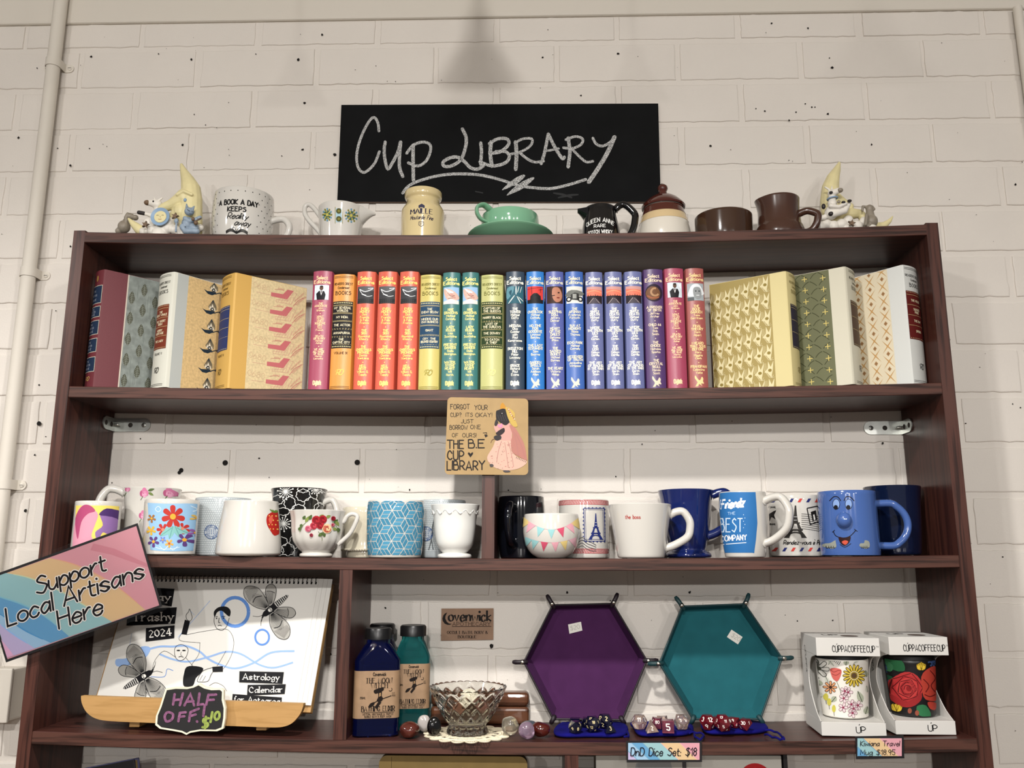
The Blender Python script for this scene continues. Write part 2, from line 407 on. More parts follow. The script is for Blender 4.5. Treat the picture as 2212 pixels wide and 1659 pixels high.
# ------------------------------------------------------------------ bookcase
wx = wood('mahogany_laminate', '27150F', '4E3027', 'X'); wz = wood('mahogany_laminate_upright', '2B1611', '4B2C24', 'Z', rough=.42)
wxd = wood('mahogany_board', '301A17', '462822', 'X', freq=.7, rough=.36)
wzd = wood('mahogany_board_upright', '2E1815', '44261F', 'Z', freq=.7, rough=.36)
bc = thing('bookcase', 'tall dark mahogany bookcase with sagging open shelves against the white brick wall', 'bookcase', (0, 0, 0))
def slab(name, x0, x1, y0, y1, zf, th, me, mf):            # a shelf board that sags; front edge band in its own grain
    m = MB(); n = 28; vs = []
    for i in range(n + 1):
        x = x0 + (x1 - x0) * i / n; z = zf(x); b = .0008
        vs += [(x, y0, z - b), (x, y0 + b, z), (x, y1, z), (x, y1, z - th), (x, y0 + b, z - th), (x, y0, z - th + b)]
    fs = []; ff = []
    for i in range(n):
        for k in range(6):
            q = (i * 6 + k, i * 6 + (k + 1) % 6, i * 6 + 6 + (k + 1) % 6, i * 6 + 6 + k); (ff if k == 5 else fs).append(q)
    m.add(vs, fs + [[0, 1, 2, 3, 4, 5], [n * 6 + k for k in range(5, -1, -1)]], mf); m.add(vs, ff, me); return m.build(name, bc)
for i in range(1, 8):
    slab('shelf', -BW / 2 + PT, BW / 2 - PT, 0.0012 if i > 1 else 0, D - .004, lambda x: zs(i, x), TH, wx, wxd)
for x0, x1 in ((-BW / 2, -BW / 2 + PT), (BW / 2 - PT, BW / 2)):
    m = MB(); m.box(x0, x1, 0, .0012, .001, ZS[1] + .002, wz); m.box(x0, x1, .0012, D - .004, .001, ZS[1] + .002, wzd); m.build('side_panel', bc)
def divider(px, py, i):
    x = at(px, py, 0).x; zb = zs(i, x); zt = zs(i - 1, x) - TH
    m = MB(); m.box(x - PT / 2, x + PT / 2, .001, .0022, zb, zt, wz); m.box(x - PT / 2, x + PT / 2, .0022, D - .004, zb, zt, wzd); m.build('divider', bc)
    return x
XD3 = divider(1054.5, 1100, 3); XD4 = divider(741, 1400, 4); XD5 = divider(1235, 1645, 5)
# corner brackets under the book shelf
zinc = mat('zinc', 'B9BBB6', rough=.32, metal=.9, var=.12, scale=60)
def bracket(label, px, py, side):
    xi = side * (BW / 2 - PT); z = at(px, py, D).z
    t = thing('corner_bracket', label, 'bracket', (xi, D, z))
    d = -side; m = MB(); h = .0115
    def leg(mapf, L):
        pr = [(0, -h), (L - h, -h)] + [(L - h + h * math.sin(a), -h * math.cos(a)) for a in [PI * i / 10 for i in range(1, 10)]] + [(L - h, h), (0, h)]
        n = len(pr); vs = [mapf(u, v, 0) for u, v in pr] + [mapf(u, v, .002) for u, v in pr]
        m.add(vs, [list(range(n)), list(range(2 * n - 1, n - 1, -1))] + [(i, (i + 1) % n, (i + 1) % n + n, i + n) for i in range(n)], zinc)
    leg(lambda u, v, w: (d * u, -.0012 - w, v), .066)
    leg(lambda u, v, w: (d * (.0006 + w), -.001 - u, v), .045)
    m.box(min(d * .0008, d * .012), max(d * .0008, d * .012), -.011, -.001, -.0025, .0025, zinc, bev=.002); m.build('plate', t)
    dark = mat('bracket_hole', '3A3530', rough=.8)
    for u in (.054, .030):
        m = MB(); m.ball((d * u, -.0034, .0), (.0042, .0012, .0042), zinc if u > .04 else dark, seg=14)
        if u > .04:
            m.box(d * u - .003, d * u + .003, -.005, -.0044, -.0005, .0005, dark); m.box(d * u - .0005, d * u + .0005, -.005, -.0044, -.003, .003, dark)
        m.build('screw', t)
    for u in (.017, .036):
        m = MB(); m.ball((d * .0027, -u, 0), (.001, .0045, .0045), dark, seg=12); m.build('hole', t)
bracket('zinc corner bracket screwed to the wall at the left end under the book shelf', 250, 919, -1)
bracket('zinc corner bracket screwed to the wall at the right end under the book shelf', 1940, 925, 1)

# ------------------------------------------------------------------ pendant lamps hanging in rows in front of the shelves
shade_m = mat('lamp_shade_metal', '2A2826', rough=.4, metal=.3); cord_m = mat('lamp_cord', '1C1A19', rough=.7)
bulb_m = bpy.data.materials.new('bulb_glow'); bulb_m.use_nodes = True
_b = bulb_m.node_tree.nodes['Principled BSDF']; _b.inputs['Emission Color'].default_value = (*LAMP_COL, 1); _b.inputs['Emission Strength'].default_value = 8; _b.inputs['Base Color'].default_value = (1, .95, .85, 1)
NM = ['over the left front', 'over the left middle']
for i, (x, y, z, e) in enumerate(LAMPS):
    t = thing('pendant_lamp', 'dark metal pendant lamp hanging %s %s' % ({0: 'nearest the shelves', 1: 'second from the shelves', 2: 'third from the shelves'}[{-.8: 0, -2.3: 1, -4.6: 2}[y]], 'in the middle row' if abs(x) < .2 else 'in the left row' if x < 0 else 'in the right row'), 'lamp', (x, y, z), group='pendant lamps in rows')
    m = MB(); m.lathe([(0, .10), (.014, .10), (.016, .075), (.022, .06), (.050, .012), (.052, .008), (.049, .008), (.020, .056), (.012, .07), (0, .07)], shade_m, seg=32); m.build('lamp_shade', t)
    m = MB(); m.tube([(0, 0, .099), (0, 0, 3.1995 - z)], .005, cord_m, seg=8); m.build('cord', t)
    m = MB(); m.lathe([(0, .072), (.010, .07), (.010, .06), (0, .058)], cord_m, seg=16); m.build('socket', t)
    m = MB(); m.lathe([(0, .058), (.010, .056), (.016, .045), (.019, .03), (.015, .016), (.008, .010), (0, .008)], bulb_m, seg=20)
    bu = m.build('bulb', t); bu.visible_shadow = True
    L = bpy.data.lights.new('lamp_light', 'SPOT' if y > -1 else 'POINT'); L.energy = e
    if y > -1: L.spot_size = math.radians(179); L.spot_blend = 1
    L.use_nodes = False; L.color = LAMP_COL; L.shadow_soft_size = .03
    lo = bpy.data.objects.new('lamp_light', L); COL.objects.link(lo); lo.parent = t; lo.location = (0, 0, -.014)
# ================================================================== cups: shared builders
def rfun(outer):
    P = sorted([(z, r) for r, z in outer])
    def f(z):
        if z <= P[0][0]: return P[0][1]
        for (a, ra), (b, rb_) in zip(P, P[1:]):
            if z <= b: return ra + (rb_ - ra) * (z - a) / max(1e-9, b - a)
        return P[-1][1]
    return f
PXM = .000735                              # metres to a pixel at the shelf fronts
class Cup:
    def __init__(s, name, label, cat, pl, pr, pt, Y, shelf, prof, m, wall=.0032, pm=None, rz=0, group=None, smooth=6, mi=None, rim=None, seg=64, sx=1, rf=None, zoff=0, tilt=0):
        pm = pm or pt; cx = (pl + pr) / 2
        a, b = at(pl, pm, Y), at(pr, pm, Y); R = (b.x - a.x) / 2; x = (a.x + b.x) / 2; s.R = R
        z0 = rest(shelf, x, R) + zoff; H = at(cx, pt, Y - R * .85).z - z0; s.H = H; s.x, s.y, s.z0 = x, Y, z0
        mx = max(p[0] for p in prof)
        o = [(p[0] / mx * R, p[1] * H) for p in prof]
        if smooth: o = [(v.x, v.y) for v in spline(o, smooth)]
        s.outer = o; s.Rf = rfun(o); s.m = m
        s.t = thing(name, label, cat, (x, Y, z0), rz, group)
        bt = min(.006, H * .1)
        inn = [(max(.001, r - wall), max(z, bt)) for r, z in o]
        rr = o[-1][0]
        prof2 = [(0, .0006)] + [(o[0][0] * .86, .0006), (o[0][0] * .88, 0), (o[0][0] * .97, 0)] + [(r, z) for r, z in o if z > .0004] + [(rr - wall * .25, H + wall * .3), (rr - wall * .75, H + wall * .25)]
        inside = [(r, z) for r, z in inn[::-1] if z > bt] + [(inn[0][0] * .9, bt), (0, bt)]
        s.b = MB(); s.b.lathe(prof2, m, seg, sx=sx, rf=rf)
        s.b.f.pop(); s.b.m.pop(); s.b.sm.pop()                      # open at the rim
        s.b.lathe([prof2[-1]] + inside, mi or m, seg, sx=sx, rf=rf); s.b.f.pop(); s.b.m.pop(); s.b.sm.pop()
        if rim: s.b.lathe([(rr + .0002, H - rim[1]), (rr + .0003, H), (rr - wall * .25, H + wall * .32), (rr - wall * .75, H + wall * .27)], rim[0], seg, sx=sx); [s.b.f.pop() for _ in range(2)]; [s.b.m.pop() for _ in range(2)]; [s.b.sm.pop() for _ in range(2)]
        s.rz = rz; s.sx = sx
    def seen(s, step=.00012, maxe=5):
        """figures given as seen in the photograph, wrapped round the body"""
        def f(px, py, l):
            Y = s.y - s.R
            for _ in range(4):
                p = at(px, py, Y); r = s.Rf(p.z - s.z0) ; xl = p.x - s.x; xl = max(-.998 * r, min(.998 * r, xl)); Y = s.y - math.sqrt(r * r - xl * xl)
            p = at(px, py, Y); p.z = s.z0 + max(.0012, min(s.H - .0004, p.z - s.z0)); r = s.Rf(p.z - s.z0) + l; th = math.asin(max(-.999, min(.999, (p.x - s.x) / r)))
            th -= s.rz
            return Vector((r * math.sin(th), -r * math.cos(th), p.z - s.z0))
        def g(px, py):
            v = f(px, py, 0); return (math.atan2(v.x, -v.y) * s.R / PXM, v.z / PXM)
        a = Art(s.b, f, maxe=maxe, step=step); a.met = g; return a
    def wrap(s, th0=0, z0=0, maxe=.004, step=.00012):
        """figures in metres round the body: x along the girth from th0, y downwards from height z0"""
        def f(x, y, l):
            z = z0 - y; r = s.Rf(z) + l; th = th0 + x / s.R
            return Vector((r * math.sin(th), -r * math.cos(th), z))
        return Art(s.b, f, maxe=maxe, step=step)
    def handle(s, zt, zb, out, rad, ang=0, m=None, droop=.0, flat=1.0, name='handle', lift=.10, low=.5, rnd=0):
        H = zt - zb; r1, r2 = s.Rf(zt), s.Rf(zb); rm = max(r1, r2)
        pts = [(r1 - .002, zt), (r1 + out * .3, zt + H * lift * .7), (r1 + out * .68, zt + H * lift * .7), (rm + out * .97, zt - H * .14), (rm + out, zt - H * .38), (rm + out * .84, zt - H * .66), (r2 + out * low, zb + H * .10), (r2 - .002, zb - droop)]
        if rnd: pts = [(r1 - .002, zt)] + [(rm + out * max(.12, math.sin(t)) ** rnd, (zt + zb) / 2 + H * .56 * math.cos(t)) for t in [.45 + (PI - .9) * i / 8 for i in range(9)]] + [(r2 - .002, zb)]
        P = spline(pts, 6); n = len(P)
        ca, sa = math.cos(ang), math.sin(ang)
        mb = MB(); rr = [rad * (1.25 if i in (0, n - 1) else 1) for i in range(n)]
        mb.tube([(p.x * ca, p.x * sa, p.y) for p in P], rr, m or s.m, seg=14, flat=flat, up=(-sa, ca, 0))
        return mb.build(name, s.t)
    def done(s, name='body', sharp=45):
        s.body = s.b.build(name, s.t, sharp=sharp); return s.t
WHITE = glaze('C9C6BF'); CREAM = glaze('C9C2AE')
STRAIGHT = [(.93, 0), (.98, .03), (1, .1), (1, .5), (1, 1)]
# ================================================================== on top of the bookcase
# chalkboard
ch = thing('chalkboard', 'black chalkboard sign chalked CUP LIBRARY on the wall above the bookcase', 'sign', at(1080, 437, D - .006))
A, B_, C_ = at(733, 437, .1555), at(1427, 437, .1555), at(738, 228, .1555)
o = Vector(ch.location); slate = mat('slate', '0F1011', spec=.15, rough=.8, var=.25, scale=14)
q = [at(729, 437, .1555) - o, at(1427, 437, .1555) - o, at(1421.5, 225, .1555) - o, at(738, 228, .1555) - o]
m = MB()
vs = [v + Vector((0, -.0025, 0)) for v in q] + [v + Vector((0, .0055 - v.y - .0002 if 0 else .004, 0)) for v in q]
m.add(vs, [(0, 1, 2, 3)], slate); m.add(vs, [(0, 4, 5, 1), (1, 5, 6, 2), (2, 6, 7, 3), (3, 7, 4, 0), (7, 6, 5, 4)], mat('board_edge', '5E4430', rough=.6)); m.build('board', ch)
chalk = bpy.data.materials.new('chalk'); chalk.use_nodes = True; nt = chalk.node_tree; b = nt.nodes['Principled BSDF']; b.inputs['Roughness'].default_value = .95
tc = nt.nodes.new('ShaderNodeTexCoord'); n = nt.nodes.new('ShaderNodeTexNoise'); n.inputs['Scale'].default_value = 850; n.inputs['Detail'].default_value = 3
nt.links.new(tc.outputs['Object'], n.inputs['Vector']); r = nt.nodes.new('ShaderNodeValToRGB'); e = r.color_ramp.elements
e[0].position = .38; e[1].position = .60; e[0].color = (*lin('4A4A4A'), 1); e[1].color = (*lin('D2D2D0'), 1); nt.links.new(n.outputs['Fac'], r.inputs[0]); nt.links.new(r.outputs[0], b.inputs['Base Color'])
m = MB(); Am = seen_map(A + Vector((0, -.0025, 0)), B_ + Vector((0, -.0025, 0)), C_ + Vector((0, -.0025, 0)), Matrix.Translation(-o)); art = Art(m, Am)
def Z(L, ox=700, oy=180, k=2.9105): return [(ox + x / k, oy + y / k) for x, y in L]
for L, w in [([(345, 300), (340, 255), (325, 222), (305, 217), (280, 245), (245, 310), (215, 395), (205, 470), (215, 530), (245, 560), (280, 545), (320, 500), (348, 430)], 17),
             ([(385, 370), (378, 420), (385, 490), (402, 538), (430, 500), (465, 430), (480, 370)], 20), ([(482, 370), (475, 450), (475, 530), (495, 585)], 21),
             ([(560, 390), (560, 480), (562, 610)], 22), ([(520, 440), (560, 390), (620, 370), (665, 385), (668, 430), (640, 490), (590, 520), (530, 500)], 18),
             ([(870, 288), (893, 340), (890, 400), (860, 480), (800, 520), (755, 520), (750, 495), (790, 470), (840, 465), (880, 490), (920, 530), (965, 540), (1000, 520)], 21),
             ([(985, 375), (990, 430), (985, 510)], 20), ([(1050, 370), (1045, 440), (1055, 520)], 24), ([(1040, 380), (1090, 350), (1150, 350), (1160, 385), (1110, 430), (1050, 440)], 20), ([(1080, 430), (1140, 430), (1165, 460), (1140, 500), (1060, 520), (980, 495)], 20),
             ([(1205, 370), (1210, 450), (1205, 540)], 24), ([(1200, 375), (1250, 350), (1305, 350), (1300, 390), (1240, 430), (1175, 445)], 16), ([(1230, 435), (1270, 470), (1320, 495), (1380, 490)], 17),
             ([(1365, 505), (1385, 440), (1410, 320)], 20), ([(1410, 320), (1450, 400), (1495, 470), (1510, 465)], 21), ([(1385, 425), (1430, 420), (1475, 410)], 14),
             ([(1535, 345), (1545, 430), (1535, 525)], 22), ([(1520, 355), (1580, 335), (1625, 350), (1615, 385), (1560, 410), (1505, 405)], 16), ([(1555, 410), (1610, 465), (1650, 495), (1690, 490)], 16),
             ([(1690, 345), (1710, 380), (1750, 395), (1800, 370), (1830, 335)], 17), ([(1825, 340), (1780, 440), (1720, 540), (1665, 620)], 27),
             ([(495, 690), (540, 640), (640, 600), (760, 575), (880, 570), (1000, 580), (1120, 610), (1210, 640), (1300, 655), (1420, 662), (1530, 640), (1645, 605)], 18)]:
    art.stroke(Z(L), w / 2.9105, chalk, smooth=5, cap=True)
art.poly(Z([(1120, 668), (1190, 605), (1250, 575), (1262, 588), (1215, 630), (1150, 662)]), chalk, 1, 4); art.poly(Z([(1147, 704), (1220, 635), (1300, 594), (1320, 602), (1250, 662), (1190, 690)]), chalk, 1, 4)
smear = mat('chalk_smear', '2B2C2D', rough=.9)
for L in ([(1440, 690), (1500, 700), (1560, 720)], [(1470, 720), (1540, 705), (1600, 700)], [(950, 680), (1000, 690)]): art.stroke(Z(L), 5, smear, smooth=3, taper=True)
m.build('chalk_lettering', ch)

# white mug: A BOOK A DAY
c = Cup('mug', 'white black-dotted mug printed A BOOK A DAY on top of the bookcase', 'mug', 463, 590, 405, .083, 1, [(.72, 0), (.82, .03), (.93, .18), (.99, .45), (1, .7), (.975, 1)], WHITE, pm=450)
w = c.wrap(.13, c.H * .84)
u = c.R / 63.5
w.text('A BOOK A DAY', 1 * u, 22 * u, 10.5 * u, '151515', w=1.7, serif=True, fit=80 * u); w.text('KEEPS', 0, 37 * u, 9.5 * u, '151515', w=1.7, serif=True, fit=37 * u)
w.text('Reality', 2 * u, 53 * u, 12.5 * u, '151515', w=1.0, slant=.3, sp=1.1, fit=42 * u); w.text('away', 13 * u, 67 * u, 12.5 * u, '151515', w=1.0, slant=.3, sp=1.1, fit=32 * u)
for sx in (-1, 1):
    for k in range(4): w.stroke([(2 * u, (84 - k * 1.1) * u), (2 * u + sx * 12 * u, (79 - k * 1.6) * u), (2 * u + sx * 24 * u, (83 - k * 1.5) * u)], 1.1 * u, '151515', smooth=4)
    w.stroke([(2 * u, 82 * u), (2 * u + sx * 3 * u, 74 * u), (2 * u + sx * 7 * u, 71 * u), (2 * u + sx * 8 * u, 75 * u), (2 * u, 82 * u)], 1.1 * u, '151515', smooth=4)
for i in range(9):
    for j in range(-5, 6):
        X = (j * 15 + (i % 2) * 7) * u; Yy = (i * 12 - 9) * u
        if abs(X) > 44 * u or i < 1: w.disc(X, Yy, 1.2 * u, '151515', n=7)
c.handle(c.H * .55, c.H * .02 + .008, at(627, 470, .083).x - at(590, 470, .083).x, .0058); c.done()

# white creamer with flower medallions
c = Cup('creamer', 'white creamer with olive and blue medallions and a looped handle on the bookcase', 'creamer', 690, 786, 436, .08, 1, [(.80, 0), (.84, .06), (.9, .35), (.96, .7), (1, 1)], WHITE, rf=lambda r, z, a, j: r * (1 + .18 * max(0, math.cos(a)) ** 14 * max(0, z / .085) ** 3))
w = c.seen()
def medal(x, y, r, sq=1.0):
    for k in range(12):
        a = k * PI / 6; w.stroke([(x, y), (x + r * math.cos(a) * sq, y + r * math.sin(a))], 1.3, '3E4A3A')
        w.disc(x + r * .95 * math.cos(a) * sq, y + r * .95 * math.sin(a), 1.8, '5F8FA6' if k % 2 else '7C7A2C', 1, ry=2.2)
        w.disc(x + r * .55 * math.cos(a + .26) * sq, y + r * .55 * math.sin(a + .26), 2.2, '2F5B57' if k % 2 else 'A8A04A', 2)
    w.disc(x, y, 3, 'B9B45C', 3, ry=3.5)
medal(707, 464, 13, .75); medal(759, 466, 14, .95)
for x, ww in ((732, 8), (782, 5)):
    w.rect(x - ww * .8, 450, x + ww * .8, 480, '9DBBC6')
    for y in (456, 473): w.disc(x, y, ww * .75, '4A4A1C', 1, ry=6); w.disc(x, y, ww * .35, '7C7A2C', 2, ry=2.5)
    w.rect(x - ww * .8 - 2, 447, x - ww * .8 - 1, 483, '7C7A2C'); w.rect(x + ww * .8 + 1, 447, x + ww * .8 + 2, 483, '7C7A2C')
m = MB(); P = [at(px, py, .08) - Vector(c.t.location) for px, py in [(693, 470), (680, 452), (668, 442), (659, 447), (659, 462), (668, 477), (684, 494), (695, 508)]]
sp = spline([(v.x, v.z) for v in P], 6); m.tube([(v.x, 0, v.y) for v in sp], .0042, WHITE, seg=12, up=(0, 1, 0)); m.build('handle', c.t)
m = MB(); b0 = c.Rf(c.H * .9)                     # pouring lip
secs = []
for k in range(7):
    t = k / 6; X = b0 * .82 + t * (at(811, 455, .08).x - c.x - b0 * .82); hw = .017 * (1 - t) + .0035; zt = c.H * (1.0 - .02 * t) - .006 * t ** 2; dp = .034 * (1 - t) ** 1.3 + .004
    secs.append([(X, hw * math.sin(a) if 1 else 0, zt - dp * (math.cos(a) if abs(a) < PI / 2 else 0)) for a in [-PI / 2 + PI * i / 10 for i in range(11)]])
vs = [p for s_ in secs for p in s_] + [(p[0] - .001, p[1] * .75, p[2] + .0025 if i not in (0, 10) else p[2]) for s_ in secs for i, p in enumerate(s_)]
n = 11; fs = [(k * n + i, k * n + i + 1, k * n + n + i + 1, k * n + n + i) for k in range(6) for i in range(10)]
m.add(vs, fs + [tuple(v + 77 for v in f) for f in fs] + [(6 * n + i, 6 * n + i + 1, 77 + 6 * n + i + 1, 77 + 6 * n + i) for i in range(10)], WHITE, True); m.build('spout', c.t); c.done()

# mustard jar
jarm = glaze('CDBB8C', .18)
c = Cup('mustard_jar', 'tan stoneware mustard jar with dark lettering standing below the chalkboard', 'jar', 867, 960, 402, .075, 1, [(.93, 0), (.97, .06), (.985, .3), (1, .6), (.97, .68), (.84, .76), (.77, .81), (.76, .86), (.84, .9), (.865, .94), (.86, 1)], jarm, pm=470)
w = c.wrap(.07, c.H); u = c.R / 46.5
w.text('MAILLE', 0, 64 * u, 10.5 * u, '1D1D3A', w=1.5, serif=True, nib=0, fit=48 * u); w.text('Moutarde Fine', 0, 77 * u, 9 * u, '1D1D3A', w=.8, slant=.25, fit=48 * u)
w.stroke([(-5 * u, 83 * u), (5 * u, 83 * u), (5 * u, 90 * u), (0, 93 * u), (-5 * u, 90 * u), (-5 * u, 83 * u)], 1 * u, '1D1D3A'); w.text('M', 0, 90 * u, 5 * u, '1D1D3A')
for k in range(5): w.disc((k - 2) * 2.4 * u, (46 - abs(k - 2) * -1.5) * u, 1.8 * u, '33334A', ry=4 * u, n=8)
w.rect(-6 * u, 49 * u, 6 * u, 51 * u, '33334A'); c.done()

# green cup and saucer
GREEN = glaze('76A888')
sx = at(1103, 500, .075).x; Rs = (at(1196, 505, .075).x - at(1010, 505, .075).x) / 2; z0 = rest(1, sx, Rs)
sa = thing('saucer', 'large green glazed saucer under the green cup on top of the bookcase', 'saucer', (sx, .077, z0))
m = MB(); pr = spline([(Rs * .42, 0), (Rs * .46, .003), (Rs * .75, .012), (Rs * .95, .021), (Rs, .024)], 5)
m.lathe([(0, .001), (Rs * .40, .001), (Rs * .41, 0)] + [(p.x, p.y) for p in pr] + [(Rs - .001, .0255), (Rs * .93, .0235), (Rs * .74, .0148), (Rs * .5, .0065), (0, .006)], GREEN, 72); m.build('dish', sa)
c = Cup('cup', 'wide green glazed cup on its green saucer', 'cup', 1040, 1164, 449, .078, 1, [(.5, 0), (.55, .03), (.75, .14), (.93, .42), (1, .75), (.98, 1)], GREEN, zoff=.0076)
m = MB(); P = [at(px, py, .055) - Vector(c.t.location) for px, py in [(1058, 458), (1046, 452), (1034, 458), (1032, 470), (1040, 482), (1054, 486)]]
sp = spline([(v.x, v.z) for v in P], 6); ys = [-.034 - .012 * math.sin(PI * i / (len(sp) - 1)) for i in range(len(sp))]
m.tube([(v.x, y, v.y) for v, y in zip(sp, ys)], .0075, GREEN, seg=12, flat=.45, up=(0, 0, 1)); m.build('handle', c.t); c.done()

# black whisky jug
BLK = glaze('0C0C0E', .06)
c = Cup('water_jug', 'small glossy black jug with white lettering left of the lidded pot', 'jug', 1255, 1340, 438, .08, 1, [(.93, 0), (.99, .05), (1, .25), (.93, .55), (.8, .85), (.79, 1)], BLK, pm=490)
w = c.wrap(-.12, c.H * .62); u = c.R / 42.5
w.text('QUEEN ANNE', 0, 9 * u, 9.5 * u, 'E8E8E4', w=1.1, serif=True, fit=66 * u, arc=80 * u); w.text('RARE', 0, 22 * u, 7 * u, 'E8E8E4', w=1.1, serif=True); w.text('SCOTCH WHISKY', 0, 36 * u, 8 * u, 'E8E8E4', w=1.1, serif=True, fit=54 * u)
c.handle(c.H * .97, c.H * .2, at(1369, 465, .08).x - at(1338, 465, .08).x, .0062, ang=-.1, lift=.2)
m = MB(); secs = []
for k in range(6):
    t = k / 5; X = -(c.R * .64 + t * .018); hw = .013 * (1 - t) + .005; zt = c.H * .97 + .002 * t; dp = .026 * (1 - t) ** 1.3 + .006
    secs.append([(X, hw * math.sin(a), zt - dp * math.cos(a)) for a in [-PI / 2 + PI * i / 10 for i in range(11)]])
vs = [p for s_ in secs for p in s_]; n = 11
m.add(vs, [(k * n + i, k * n + i + 1, k * n + n + i + 1, k * n + n + i) for k in range(5) for i in range(10)] + [[5 * n + i for i in range(11)]] + [(k * n, k * n + 10, k * n + n + 10, k * n + n) for k in range(5)], BLK, True); m.build('spout', c.t); c.done()

# lidded stoneware pot
ST = glaze('D2CCC0', .2); BR = glaze('4A1F16', .08); TAN = glaze('C9B187', .2)
c = Cup('lidded_pot', 'round stoneware pot in white, tan and brown with a brown knobbed lid', 'pot', 1377, 1491, 434, .08, 1, [(.88, 0), (.96, .06), (1, .22), (.98, .42), (.88, .72), (.77, .93), (.74, 1)], ST, pm=480)
for z1, z2, mm in ((.60, .82, TAN), (.80, 1.001, BR)):
    pr = [(c.Rf(c.H * z) + (.0004 if mm is TAN else .0007), c.H * z) for z in [z1 + (z2 - z1) * i / 8 for i in range(9)]]
    c.b.lathe(pr, mm, 64); [c.b.f.pop() for _ in range(2)]; [c.b.m.pop() for _ in range(2)]; [c.b.sm.pop() for _ in range(2)]
m = MB(); rt = c.Rf(c.H); k = at(1434, 398, .08).z - c.z0
m.lathe([(0, c.H + .001), (rt * .95, c.H + .001), (rt * 1.10, c.H + .002), (rt * 1.13, c.H + .005), (rt * 1.06, c.H + .009), (rt * .8, c.H + (k - c.H) * .38), (rt * .4, c.H + (k - c.H) * .56), (rt * .2, c.H + (k - c.H) * .62), (0, c.H + (k - c.H) * .63)], BR, 48); l = m.build('lid', c.t)
m = MB(); q = c.H + (k - c.H) * .6; e = k - q
m.lathe([(0, q), (rt * .24, q), (rt * .2, q + e * .25), (rt * .27, q + e * .5), (rt * .25, q + e * .75), (rt * .12, q + e * .98), (0, q + e)], BR, 24); m.build('knob', l); c.done()

# brown bowl and jug
BW_ = glaze('3B271B', .16); BJ = glaze('42291F', .25)
c = Cup('bowl', 'plain dark brown glazed bowl between the lidded pot and brown jug', 'bowl', 1500, 1623, 451, .08, 1, [(.86, 0), (.93, .04), (.97, .2), (.99, .5), (1, 1)], BW_); c.done()
def jrf(r, z, a, j): return r
c = Cup('brown_jug', 'dark brown stoneware jug with pouring lip beside the right moon figurine', 'jug', 1630, 1736, 416, .064, 1, [(.92, 0), (.98, .04), (1, .16), (.95, .3), (.87, .42), (.83, .7), (.86, 1)], BJ, pm=480,
        rf=lambda r, z, a, j: r * (1 + .42 * max(0, math.cos(a - PI)) ** 10 * max(0, (z - .055) / .05) ** 1.5))
c.handle(c.H * .60, c.H * .12, at(1761, 470, .07).x - at(1734, 470, .07).x, .0062, ang=-.45); c.done()

# moon figurines ------------------------------------------------------
RES = dict(rough=.45)
moon_m = mat('resin_yellow', 'DCD1A0', var=.06, scale=60, **RES); cloud_m = mat('resin_white', 'E3DED4', **RES); cat_m = mat('resin_blue_grey', '8A9AAA', var=.2, scale=90, **RES)
blue_m = mat('resin_blue', '87A2BE', **RES); brn_m = mat('resin_brown', '6B5540', var=.15, scale=120, **RES); gry_m = mat('resin_grey', '8A8173', var=.12, scale=120, **RES); dk_m = mat('resin_dark', '2A2524', **RES); pk_m = mat('resin_pinkish', 'D3BFB4', **RES)
def fig(name, label, px, Y):
    x = at(px, 495, Y).x; return thing(name, label, 'figurine', (x, Y, rest(1, x, .07)))
def blob(t, name, prims, m, Y, vox=.0011, parent=None, smooth=3, ydep=1.0):
    b = MB(); o = Vector(t.location)
    for p in prims:
        kind, pts, dy = p[0], p[1], p[2] if len(p) > 2 else 0
        if kind == 't':
            P = [at(q_[0], q_[1], Y + dy + (q_[3] if len(q_) > 3 else 0)) - o for q_ in pts]; rr = [q_[2] * PXM for q_ in pts]
            b.tube(P, rr, m, seg=14, up=(0, 1, 0)); b.ball(P[0], rr[0], m, 12); b.ball(P[-1], rr[-1], m, 12)
        else:
            for q_ in pts: b.ball(at(q_[0], q_[1], Y + dy) - o, (q_[2] * PXM, q_[2] * PXM * (q_[4] if len(q_) > 4 else 1), (q_[3] if len(q_) > 3 else q_[2]) * PXM), m, 14)
    zmin = 0.0003
    b.v = [(v[0], v[1], max(v[2], zmin)) for v in b.v]
    return b.build(name, parent or t, voxel=vox, smooth=smooth)
def star(t, px, py, r, Y, m):
    b = MB(); o = Vector(t.location); s_ = r * PXM; c_ = at(px, py, Y) - o
    b.prism([(c_.x + s_ * (1 if k % 2 == 0 else .42) * math.sin(PI * k / 5 + .2), c_.z + s_ * (1 if k % 2 == 0 else .42) * math.cos(PI * k / 5 + .2)) for k in range(10)], c_.y - .002, c_.y + .003, m); b.build('star', t)
Y = .075
t = fig('moon_figurine', 'cream crescent moon figurine with blue-grey cat and blue plate at the left end', 350, Y)
blob(t, 'moon', [('t', [(392, 356, 4), (397, 370, 9), (405, 388, 16), (412, 407, 23), (413, 430, 26), (412, 455, 27), (412, 480, 27), (412, 503, 27)]), ('t', [(400, 428, 23), (385, 436, 18), (369, 443, 13), (355, 448, 11), (349, 451, 9.5)], -.004), ('t', [(394, 458, 22), (380, 464, 15), (372, 472, 11)], -.003), ('t', [(383, 420, 4), (397, 413, 4.5), (414, 420, 4)], -.020), ('t', [(278, 473, 3), (288, 484, 8), (300, 495, 12), (318, 506, 13)], -.002)], moon_m, Y)
blob(t, 'eye', [('b', [(400, 432, 4, 5)], -.0195)], blue_m, Y, smooth=1)
blob(t, 'cloud_base', [('b', [(322, 482, 13), (335, 476, 12), (330, 498, 14), (346, 496, 13), (362, 493, 15), (378, 496, 12), (395, 499, 12), (420, 500, 13), (432, 492, 9), (345, 508, 20), (400, 508, 22), (310, 500, 10), (368, 480, 12)], -.012)], cloud_m, Y)
